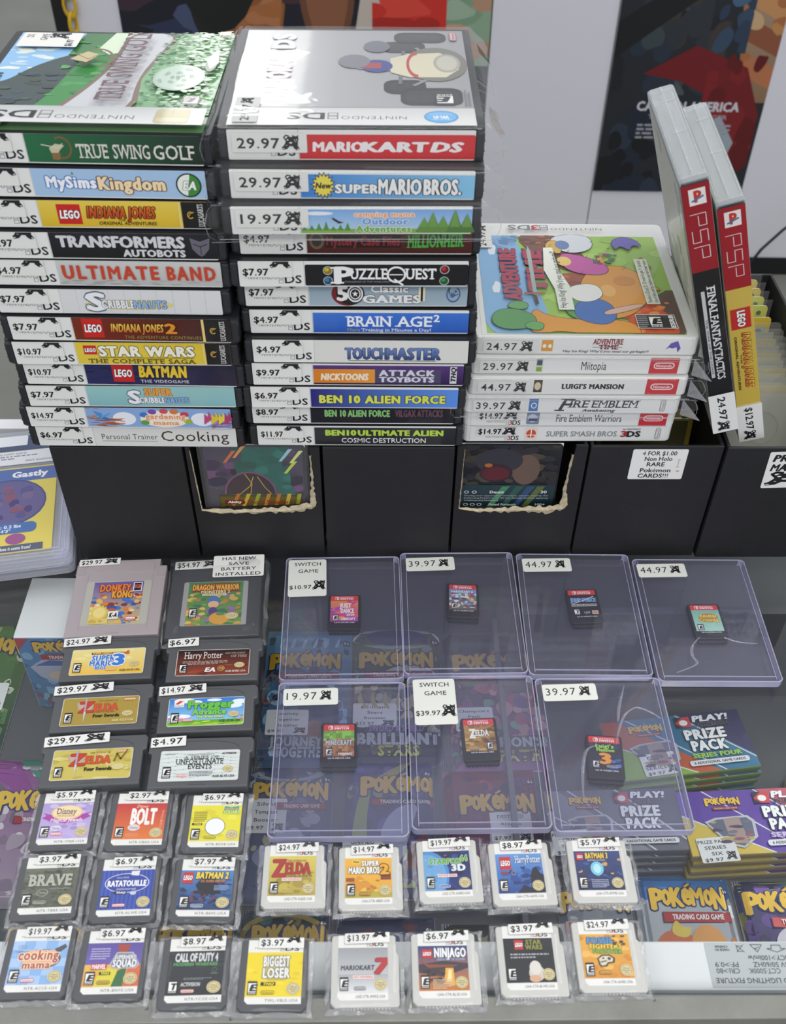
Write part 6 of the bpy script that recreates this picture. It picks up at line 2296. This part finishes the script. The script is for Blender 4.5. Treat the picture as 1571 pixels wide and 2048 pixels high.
SWC = [(-.0309, .4349, 1.5, k_dance, 'LA-H-AT7BC-USA', 'E', 'small black cartridge with pink and orange label'),
       (.0468, .4460, -1.5, k_race, 'LA-H-AABPA-USA', 'E', 'small black cartridge with crowded multicoloured race label'),
       (.1265, .4427, 3.0, k_jump, 'LA-H-AUU7C-USA', 'T', 'small black cartridge with black label and T rating'),
       (.2052, .4310, 1.7, k_isle, 'LA-H-ACBAA-USA', 'E', 'small black cartridge with mint green label'),
       (-.0298, .3344, 1.8, k_block, 'LA-H-AEUCA-USA', 'E', 'small black cartridge with green and brown pixel label'),
       (.0529, .3394, 3.2, k_wild, 'LA-H-AAAAA-USA', 'E', 'small black cartridge with golden brown landscape label'),
       (.1245, .3283, -3.6, k_ghost, 'LA-H-AG3JA-USA', 'E', 'small black cartridge with dark label and glowing orange 3')]
for i, (x, y, a, fn, code, rt_, lb) in enumerate(SWC):
    w, h, t = .0214, .0312, .0033
    o = thing('game_cartridge', lb, 'cartridge', (x, y + .0005, .0010), R(a), 'small black cartridges in clear holders')
    m = MB()
    m.prism(rrect(-w / 2, -h / 2 + .002, w / 2, h / 2, .0018), 0, t, .0004)
    m.box(-w / 2 + .001, -h / 2, 0, w / 2 - .001, -h / 2 + .003, t - .0012, .0003)
    for k in range(8):
        m.box(-w / 2 + .002 + k * .0023, -h / 2 - .0003, 0, -w / 2 + .0033 + k * .0023, -h / 2 + .0005, .0012)
    m.prism([(-.0014, -h / 2 + .0046), (.0014, -h / 2 + .0046), (0, -h / 2 + .0034)], t - .0003, t + .0002)
    m.build('shell', M_SW, o)
    A = Art(18, 24)
    A.r(0, 0, 100, 100, '17171a', .8)
    A.r(0, 84, 100, 16, 'd8362e', .8).r(0, 82, 100, 12, 'd8362e')
    A.r(15, 85.5, 16, 11, 'f0e8e6', .8).r(16.4, 86.6, 6.4, 8.8, 'd8362e', .5).e(19.6, 93, 1.6, 1.3, 'f0e8e6', 10).e(27, 90, 1.8, 1.5, 'd8362e', 10)
    A.t('NINTENDO', 35, 82, 93.2, 96.4, 'f0e0de', b=.03, tr=.12).t('SWITCH', 35, 82, 85.8, 91.4, 'f6f0ee', b=.07, tr=.05)
    A.push(0, 9, 100, 73)
    A.clip(0, 0, 100, 100)
    fn(A)
    A.clip()
    A.pop()
    if i == 5:
        esrb(A, 70, 12, 21, 21, rt_)
    else:
        esrb(A, 8, 11, 22, 21, rt_)
    A.t(code, 16, 88, 2.2, 6, 'e0e0e0', b=.04, tr=.06)
    A.build('label', LABEL, o, (-.009, -h / 2 + .0062, t + .00004))

# ================================================================ sealed packs under the glass
def pack(pos, w, h, yaw, label, fn, thick=.004, group='sealed card packs lying on the shelf', sticker=None, z=None):
    z0 = -.0998 if z is None else z
    o = thing('booster_pack', label, 'card pack', (pos[0], pos[1], z0), R(yaw), group)
    th = thick
    n, k = 8, 10
    P = []
    for j in range(k + 1):
        v = -1 + 2 * j / k
        row = []
        for i in range(n + 1):
            u = -1 + 2 * i / n
            q = (1 - max(0, abs(u) - .8) / .2) * (1 - max(0, abs(v) - .84) / .16)
            row.append((u * w / 2, v * h / 2, .0008 + th * min(1, max(0, q) ** .5)))
        P.append(row)
    m = MB().grid(P)
    m.box(-w / 2, -h / 2, 0, w / 2, h / 2, .0006)
    for s in (-1, 1):
        for i in range(int(w / .0016)):
            x = -w / 2 + .0006 + i * .0016
            m.box(x, s * (h / 2 - .0035) - .0030, .0008, x + .0007, s * (h / 2 - .0035) + .0030, .0014)
    m.build('foil_wrapper', mat('foil_edge', 'a9adb4', .3, metal=.6), o)
    A = Art(w * 1000 - .6, h * 1000 - .6)

    def bulge(a, b):
        u, v = abs(a / (w * 500 - .3) - 1), abs(b / (h * 500 - .3) - 1)
        return th * 1000 * min(1, max(0, (1 - max(0, u - .8) / .2) * (1 - max(0, v - .84) / .16)) ** .5)
    A.bulge = bulge
    A.clip(0, 0, 100, 100)
    fn(A)
    A.clip()
    A.build('pack_print', FOIL, o, (-w / 2 + .0003, -h / 2 + .0003, .0011))
    if sticker:
        lines_, u, v, ws, hs, cr = sticker
        S_ = sheet(ws, hs, 'e2e3e4', 1.4)
        nl = len(lines_)
        for i, s in enumerate(lines_):
            st = 92 / nl
            y = 96 - (i + 1) * st + st * .25
            pr = s[0] == '$'
            wd = min(86, len(s) * 8.6 * 25 / ws)
            S_.t(s, 6 if pr else 50 - wd / 2, 6 + wd if pr else 50 + wd / 2, y, y + st * .45, '3a3c42', b=.015, tr=.03)
        if cr:
            critter(S_, 66, 6, 28, 22)
        S_.build('price_sticker', PRINT, o, (-w / 2 + u * w, -h / 2 + v * h, th + .0017))
    return o


def tiles(A, u, v, w, h, nx, ny, f):
    """base coat cut in small cells so that it follows the pack's bulge"""
    A.z += A.DZ
    for i in range(nx):
        for j in range(ny):
            c = lin(f((i + .5) / nx, (j + .5) / ny))
            a, b = u + w * i / nx, v + h * j / ny
            A._emit([A.at(a, b), A.at(a + w / nx, b), A.at(a + w / nx, b + h / ny), A.at(a, b + h / ny)], [c] * 4)


def mixc(c0, c1, t):
    a, b = lin(c0), lin(c1)
    return tuple(x + t * (y - x) for x, y in zip(a, b))


def banner(A, x0, x1, y, h=5.5, bgc='a8242c'):
    A.r(x0, y, x1 - x0, h, '5a1220').r(x0 + 1, y + .5, x1 - x0 - 2, h - 1, bgc)
    A.t('TRADING CARD GAME', x0 + 10, x1 - 8, y + h * .28, y + h * .74, 'ece4e4', b=.05)
    return A


def base(A, c0, c1, cols, n, seed, size=(4, 11)):
    tiles(A, 0, 0, 100, 100, 10, 20, lambda u, v: mixc(c0, c1, v))
    A.blobs(3, 6, 94, 88, cols, n, size, seed)
    A.r(90, 86, 8, 4, '2a2c34', .6).t('6+', 91, 97, 86.8, 89.2, 'e9e9ee', b=.04)


def q_journey(A):
    base(A, '2c4668', '6fa8d4', ['3a6a9c', '8cc0e4', '4c5c7c', '2a3c5c', 'a8d0ec', '6a90b8'], 60, 3)
    for k in range(6):
        A.sp([(14 + k * 13, 84), (22 + k * 13, 94), (20 + k * 13, 84)], 'b8d8ee')
    A.e(30, 42, 34, 28, '33456a').sp([(0, 60), (12, 66), (24, 52), (8, 40), (0, 44)], 'b4745a')
    A.e(66, 34, 22, 22, '2a3a6c').e(60, 20, 16, 10, '9a6a5a')
    mon(A, 6, 88, 69, 80)
    banner(A, 18, 86, 59)
    A.t('JOURNEY', 14, 70, 12, 18, 'aab4c4', b=.08, ol='3a4454').t('TOGETHER', 20, 76, 5, 11, 'aab4c4', b=.08, ol='3a4454')


def q_stars(A):
    base(A, '3a3c50', '5a6a3c', ['4a5a34', '7a8a4c', '2c3444', '9aa0a8', '34402c', '6a7058'], 70, 5)
    A.e(50, 91, 50, 9, 'b4bac8').e(50, 92, 34, 7, '3a3a74').sp([(20, 60), (60, 72), (96, 66), (96, 50), (50, 56)], 'd8d8d0')
    A.blobs(4, 18, 92, 36, ['a8a494', 'c4c0b0', '7a7a80', '5c6480', 'd0ccc0'], 46, (4, 10), 8)
    for k in range(7):
        A.sp([(6 + k * 14, 40), (10 + k * 14, 52), (13 + k * 13, 42), (22 + k * 11, 36)], 'c0b878')
    mon(A, 8, 92, 69, 80)
    banner(A, 14, 90, 59)
    A.t('SWORD & SHIELD', 20, 78, 21, 25, 'a890c8', b=.06, ol='34284c').t('BRILLIANT', 8, 94, 12, 19.5, 'd0d4dc', b=.08, ol='4a4468', olw=.08).t('STARS', 30, 72, 5, 11, 'c8c850', b=.08, ol='2a3a2a', olw=.08)


def q_path(A):
    base(A, '7a4a78', '1d3a34', ['24443c', '3a6a58', '1c2c34'], 26, 7)
    A.blobs(0, 10, 100, 48, ['a84a6a', 'c87a8a', '8a4a8a', 'd8a0a8', '6a4a88', 'b8868c', '7aa890'], 80, (4, 11), 4)
    mon(A, 8, 96, 70, 81)
    banner(A, 14, 92, 60)
    A.r(6, 12, 86, 9, '4a4c54').t("CHAMPION'S", 8, 90, 13.5, 19.5, 'b9bcc4', b=.08, ol='24262c').t('PATH', 46, 88, 4.5, 11, 'b0a850', b=.09, ol='24262c', olw=.08)


def q_mask(A):
    base(A, '24403c', '6a9448', ['2c5444', 'b4c488', 'd8dcc8', '1c2c2c', '5a8a4a', '8aa87c'], 70, 9)
    mon(A, 4, 96, 72, 84)
    A.t('TWILIGHT', 10, 90, 16, 22, '8a78b0', b=.08, ol='241c34').t('MASQUERADE', 6, 94, 5, 12, 'b8a850', b=.09, ol='241c24', olw=.08)


def q_vio(A):
    base(A, '9a8ea0', '8a3f8a', ['b8a8b4', '7c6c84', 'd4ccd4', 'a494a8', '6a5a70'], 60, 11)
    A.sp([(0, 100), (46, 100), (78, 78), (92, 56), (70, 66), (40, 84), (0, 92)], '8c3f90').sp([(46, 100), (84, 100), (96, 70), (84, 84)], '3f8a74')
    mon(A, 42, 128, 62, 76)
    banner(A, 66, 120, 52)


def q_tempest(A):
    base(A, '5a6288', '3a4468', ['6a74a0', '8a94b8', '44507c', 'a4a8c4', '30385c', 'b8b4a0'], 60, 13)
    A.ring(46, 88, 52, 10, .25, 'b8bcc4', 180, 360).ring(46, 94, 46, 8, .25, '9aa0a8', 180, 360)
    A.e(52, 40, 18, 8, 'a8acd0').e(46, 44, 10, 6, 'b4b8d8').e(58, 45, 10, 6, 'b4b8d8').e(46, 30, 34, 10, '9094bc')
    mon(A, 6, 96, 74, 86)
    banner(A, 34, 94, 64)


def q_minds(A):
    base(A, '3c3a6c', '4a4480', ['2a2c58', '6a5aa4', '30485c', '8a9a5c', '5a4a8c', '243050'], 60, 15)
    A.sp([(6, 20), (12, 60), (22, 80), (30, 76), (24, 50), (30, 26)], '9aa85a').sp([(20, 78), (70, 98), (80, 98), (40, 76)], 'b0a860')
    A.sp([(42, 30), (40, 46), (56, 62), (84, 66), (76, 50), (66, 28), (54, 16)], 'b0b4d4').e(20, 30, 16, 9, '4a78b8').sp([(64, 18), (90, 20), (94, 44), (80, 40)], '7a2a34')
    mon(A, 18, 112, 73, 86)
    banner(A, 30, 104, 63)


def q_rivals(A):
    base(A, '4a3a6c', '8a2c38', ['7a2430', 'a83a44', '5a2c50', '6c3a6c', '3a2c54'], 60, 17)
    for k in range(9):
        A.l([(4, 20 + k * 9), (96, 50 + k * 8)], .4, 'b4627a')
    A.sp([(40, 12), (36, 30), (44, 40), (44, 52), (52, 52), (54, 40), (64, 30), (60, 12)], 'b4aac8')
    mon(A, 16, 96, 66, 79)
    A.t('DESTINED RIVALS', 20, 90, 6, 12, 'b8b4c4', b=.08, ol='2a1c34')


def q_dark(A):
    base(A, '24465c', '1c2c3c', ['2c5a6c', '1c3444', '8a7a3c', '3a6c74', '101c24'], 50, 19)
    A.ring(50, 74, 54, 22, .16, 'b09a3c', 0, 180)
    mon(A, 14, 96, 70, 87)


def q_red(A):
    base(A, '5a2434', '1f2f5c', ['2a4a8c', '16204c', '6a2a34', '8a7a2c', '24305c'], 50, 21)
    A.r(52, 70, 26, 8, 'c8c4ae').t('DX', 66, 76, 71, 77, '2a2a2a', b=.09)
    for k in range(4):
        A.l([(10 + k * 20, 52), (50 + k * 12, 66)], .8, 'a8923c')


def q_lime(A):
    base(A, '2c3a24', '1c241c', ['6a7a34', '8aa048', '242c1c', 'a8a880', '3a4a2c'], 50, 23)
    A.e(50, 66, 40, 10, '8a9a3c').e(44, 58, 8, 5, '8a3a2c')
    mon(A, 14, 96, 44, 58)


def q_silver(A):
    base(A, 'a8aab0', '7a808c', ['b4b6bc', '9a9ca4', '8a98a8', 'c4c4c8'], 40, 25)
    A.e(70, 40, 20, 12, '9a9c48').e(24, 34, 18, 12, '5c6c8c')
    mon(A, 2, 96, 80, 94)
    A.r(6, 62, 88, 9, '5a1220').r(8, 63, 84, 7, 'a8242c').t('TRADING CARD GAME', 13, 88, 64.6, 68.6, 'ece4e4', b=.05)


def q_orange(A):
    base(A, '6a3a24', '2a2430', ['a85a2c', '3a2c34', '8a6a3c', '4a3444'], 50, 27)
    mon(A, -4, 100, 74, 90)


def q_night(A):
    base(A, '22262c', '2c3438', ['3a4048', '181c20', '5a6068', '44503c'], 50, 29)
    mon(A, 4, 104, 72, 88)


def q_blue(A):
    tiles(A, 0, 0, 100, 100, 10, 20, lambda u, v: mixc('1d2a6a', '4a8ad0', 1 - abs(u - .5)) if v > .80 else mixc('b0b4bc', 'a4a8b0', u))
    A.l([(6, 96), (94, 96)], .5, 'd8dce4')
    A.sp([(4, 0), (4, 82), (8, 82), (10, 76), (90, 76), (96, 82), (98, 82), (98, 0)], 'aeb2ba')
    mon(A, 14, 92, 75, 90)
    banner(A, 24, 94, 62.5, 8)
    A.e(34, 42, 22, 15, 'c86a44').e(66, 44, 18, 17, 'd89a54').sp([(28, 54), (36, 66), (42, 58), (52, 60), (46, 50)], 'd8c050').e(70, 32, 12, 12, 'd8d09a').sp([(86, 38), (90, 54), (96, 46), (94, 32)], 'd88a3c')
    A.r(90, 84, 6, 4, '24346a').t('6+', 90.6, 95, 84.6, 87.4, 'e9e9ee', b=.04)


def q_purple(A):
    base(A, '4a3478', '34305c', ['5c448c', '2c2450', '7a5aa8', '3f3a6c'], 50, 31)
    A.r(0, 0, 6, 74, '8a8430')
    for k in range(5):
        A.l([(4, 84 + k * 3), (40 + k * 8, 90 + k * 2)], .8, ['4a8a9c', '8aa84a', 'b0a84a'][k % 3])
    mon(A, 6, 96, 74, 90)
    banner(A, 30, 110, 61, 8)
    A.e(48, 44, 20, 17, 'c8c4d0')
    for k in range(14):
        A.e(34 + (k * 7) % 30, 33 + (k * 11) % 22, 1.6, 1.6, ['4a7a9c', 'a83a6a', '3a8a6c'][k % 3], 8)


pack((-.0611, .4429), .0646, .1201, .9, 'pale blue sealed pack under the pink and pixel cartridges', q_journey, sticker=(('Journey', 'Together', 'Booster', '$9.97'), .08, .20, 30, 21, True))
pack((.0044, .4450), .0665, .1201, .9, 'green and silver sealed pack with a $12.97 sticker', q_stars, sticker=(('Brilliant', 'Stars', 'Booster', '$12.97'), .03, .245, 31, 20, True))
pack((.0760, .4429), .0700, .1218, 2.5, "dark green and pink sealed pack lying against the shelf divider", q_path, sticker=(("Champion's", 'Path', 'Booster', '$14.97'), .06, .25, 27, 20, False))
pack((-.3039, .4496), .0671, .1192, .9, 'mostly cropped green sealed pack under the graded slabs', q_mask, sticker=(('Twilight', 'Masquerade', 'Booster', '$7.97'), .40, .28, 34, 24, True))
pack((-.2538, .3341), .0585, .1045, .8, 'purple and white sealed pack beside the lilac cartridge', q_vio)
pack((-.0659, .3352), .0565, .0976, .8, 'blue-grey sealed pack with $9.97 sticker, half under the holder priced 19.97', q_tempest, sticker=(('Silver', 'Tempest', 'Booster', '$9.97'), .0, .47, 27, 25, True))
pack((.0001, .3401), .0599, .0992, .8, 'violet and lime sealed pack between the blue-grey and the red packs', q_minds, sticker=(('UNIFIED', 'MINDS', '$9.97'), .0, .20, 26, 21, False))
pack((.0690, .3351), .0630, .0969, 2.4, 'red and purple sealed pack with a $7.97 sticker', q_rivals, sticker=(('DESTINED', 'RIVALS', 'BOOSTER', '$7.97'), .46, .42, 27, 22, True))
pack((-.0621, .2434), .0540, .0800, .7, 'teal sealed pack with gold arc behind the bright yellow cartridge', q_dark, sticker=(('Darkness', 'Ablaze', '$9.97'), .42, .46, 28, 18, False))
pack((-.0006, .2419), .0600, .0753, .7, 'dark blue and red sealed pack mostly hidden by the silver-label cartridge', q_red)
pack((.0620, .2394), .0574, .0740, .7, 'black and lime green sealed pack in the front row', q_lime)
pack((.1282, .2593), .0459, .0853, .7, 'silver sealed pack with red banner between the two rows of white cartridges', q_silver)
pack((-.1155, .2412), .0454, .0772, .7, 'dark orange sealed pack behind the T-rated cartridge', q_orange)
pack((-.2030, .2401), .0547, .0782, .7, 'black sealed pack in the corner under the mossy label cartridge', q_night)
pack((.1839, .2664), .0604, .0839, .7, 'blue and silver sealed pack with orange shapes behind the light bar', q_blue)
pack((.2460, .2656), .0593, .0813, .7, 'purple sealed pack with spotted egg shape behind the light bar', q_purple)


# ---- flat prize packs in piles
def prize(c1, c2, c3, c4, word, wc):
    def f(A):
        A.r(0, 0, 100, 100, c1)
        A.p([(0, 0), (0, 62), (56, 0)], c4)
        A.p([(0, 62), (0, 100), (10, 100), (72, 0), (56, 0)], c2)
        A.p([(56, 100), (100, 100), (100, 20)], c3)
        for a, b in (((0, 62), (56, 0)), ((18, 100), (76, 0)), ((54, 100), (100, 16))):
            A.l([a, b], .9, 'd0d2d8')
        A.push(18, 76, 24, 14)
        mon(A, 0, 100, 10, 90)
        A.pop()
        A.r(22, 68, 18, 5, '8a2a2c').t('TRADING CARD GAME', 23, 39, 69.4, 71.6, 'e4c8c0')
        A.p([(14, 50), (22, 56), (44, 58), (48, 50), (47, 24), (36, 8), (26, 14)], 'b9bac4').p([(16, 48), (23, 53), (43, 55), (46, 48), (45, 26), (36, 11), (27, 17)], '5c6478')
        A.p([(28, 18), (27, 54), (38, 56), (40, 14)], 'a08a84').blobs(18, 16, 26, 34, ['8a4a6a', 'b0a05a', '6a6a7a', '4a3a5c'], 16, (3, 6), 5)
        A.r(52, 76, 11, 18, '22242c').p([(52, 84), (58, 94), (63, 94), (63, 76), (57, 76)], 'c83a40').e(58, 84, 3, 5, 'ecece8')
        A.t('PLAY!', 65, 90, 84, 94, 'eef0f4', b=.1, it=.15).t('POKÉMON', 66, 90, 75.5, 81, '1a1c24', b=.06, ol='d0d2d8', olw=.03)
        A.t('PRIZE', 56, 84, 54, 70, 'eef0f2', b=.1, ol='2a2c34', olw=.06).t('PACK', 58, 82, 34, 50, 'eef0f2', b=.1, ol='2a2c34', olw=.06).t(word, 56, 90, 22, 29, wc, b=.06)
        A.r(52, 9, 42, 9, 'd8dae0', 1.6).t('6 ADDITIONAL GAME CARDS', 55, 91, 11.6, 15.4, '2a2c34', b=.04)
    return f


def pile(pos, w, h, yaw, n, label, fn, sticker, grp, edge):
    em = mat('prize_foil', edge, .3, metal=.3)
    for i in range(n):
        top = i == n - 1
        o = thing('prize_pack', label + (', top of its pile' if top else ', under the top one of its pile'), 'card pack', (pos[0] + (.0008 * ((i * 7) % 3 - 1)), pos[1] - (n - 1 - i) * .0012, -.0999 + i * .0066), R(yaw + (i * 5 % 3 - 1) * .5), grp)
        MB().box(-w / 2, -h / 2, 0, w / 2, h / 2, .0058, .0016, 2).build('foil_wrapper', em, o)
        A = Art(w * 1000 - 1.6, h * 1000 - 1.6)
        A.clip(0, 0, 100, 100)
        fn(A)
        A.clip()
        A.build('pack_print', FOIL, o, (-w / 2 + .0008, -h / 2 + .0008, .0059))
        if top and sticker:
            S_ = sheet(24, 16.5, 'dcdee0', 1.2)
            for k, s in enumerate(sticker[0]):
                y = 76 - k * 24
                wd = min(84, len(s) * 9.4)
                S_.t(s, 8 if s[0] == '$' else 50 - wd / 2 - 6, 8 + wd if s[0] == '$' else 50 + wd / 2 - 6, y, y + 13, '3a3c42', b=.02, tr=.04)
            critter(S_, 66, 8, 26, 32)
            S_.build('price_sticker', PRINT, o, (-w / 2 + sticker[1] * w, -h / 2 + sticker[2] * h, .0068), (0, 0, R(2)))


pile((.1955, .3903), .0989, .0466, 8.4, 4, 'prize pack with teal, orange and lime panels', prize('2f6f94', 'b8562c', '2f2a58', '8ab03c', 'SERIES FOUR', '9ac43a'), (('PRIZE', 'PACK', 'SERIES 4', '$9.97'), .20, .02), 'prize packs with lime corner', '6f8440')
pile((.1441, .3338), .0868, .0440, 2.9, 4, 'prize pack with grey panels', prize('6a6c78', '8a8c98', '4c4e5c', '74788a', 'SERIES THREE', '5a4a6c'), (('PRIZE PACK', 'SERIES', 'THREE', '$9.97'), .02, -.04), 'prize packs with grey panels', '5c5e68')
pile((.2344, .3346), .0960, .0457, 4.2, 4, 'prize pack with violet and rose panels', prize('5a3a9c', '5a3a9c', 'b8566a', 'c8b04a', 'SERIES SIX', 'c8b4e0'), (('PRIZE PACK', 'SERIES', 'SIX', '$9.97'), .06, -.10), 'prize packs with violet panels', '8a7c52')

# ---- one tall white-topped box standing under the glass
o = thing('booster_box', 'white-topped box with blue sea picture front standing under the glass', 'card box', (-.2335, .4585, -.0999), R(1.0))
MB().box(-.0190, -.0268, 0, .0190, .0268, .0795, .0012).build('carton', M_WHITE, o)
A = Art(36.5, 78)
A.g(0, 0, 100, 100, '5a86a8', '4a88c4')
A.blobs(0, 0, 100, 100, ['4a7ab0', '6aa4d4', '3a6a9c', '8ab8dc'], 40, (5, 12), 3).blobs(0, 0, 100, 30, ['5c4a8a', '8a5a6a', '3a6a5c'], 24, (4, 9), 5)
A.p([(0, 100), (0, 84), (26, 100)], 'b83a3c')
A.p([(10, 60), (40, 72), (96, 70), (100, 40), (60, 34), (24, 46)], 'b4bcd4').p([(20, 62), (50, 70), (96, 68), (90, 62)], '4a6ab0').e(60, 48, 20, 6, 'd8c4b4')
mon(A, 30, 130, 84, 97)
A.r(38, 72, 80, 7, 'a8242c').t('TRADING', 52, 92, 73.6, 77.4, 'ece4e4', b=.05)
A.build('front_print', LABEL, o, (-.01825, -.0269, .0006), (R(90), 0, 0))
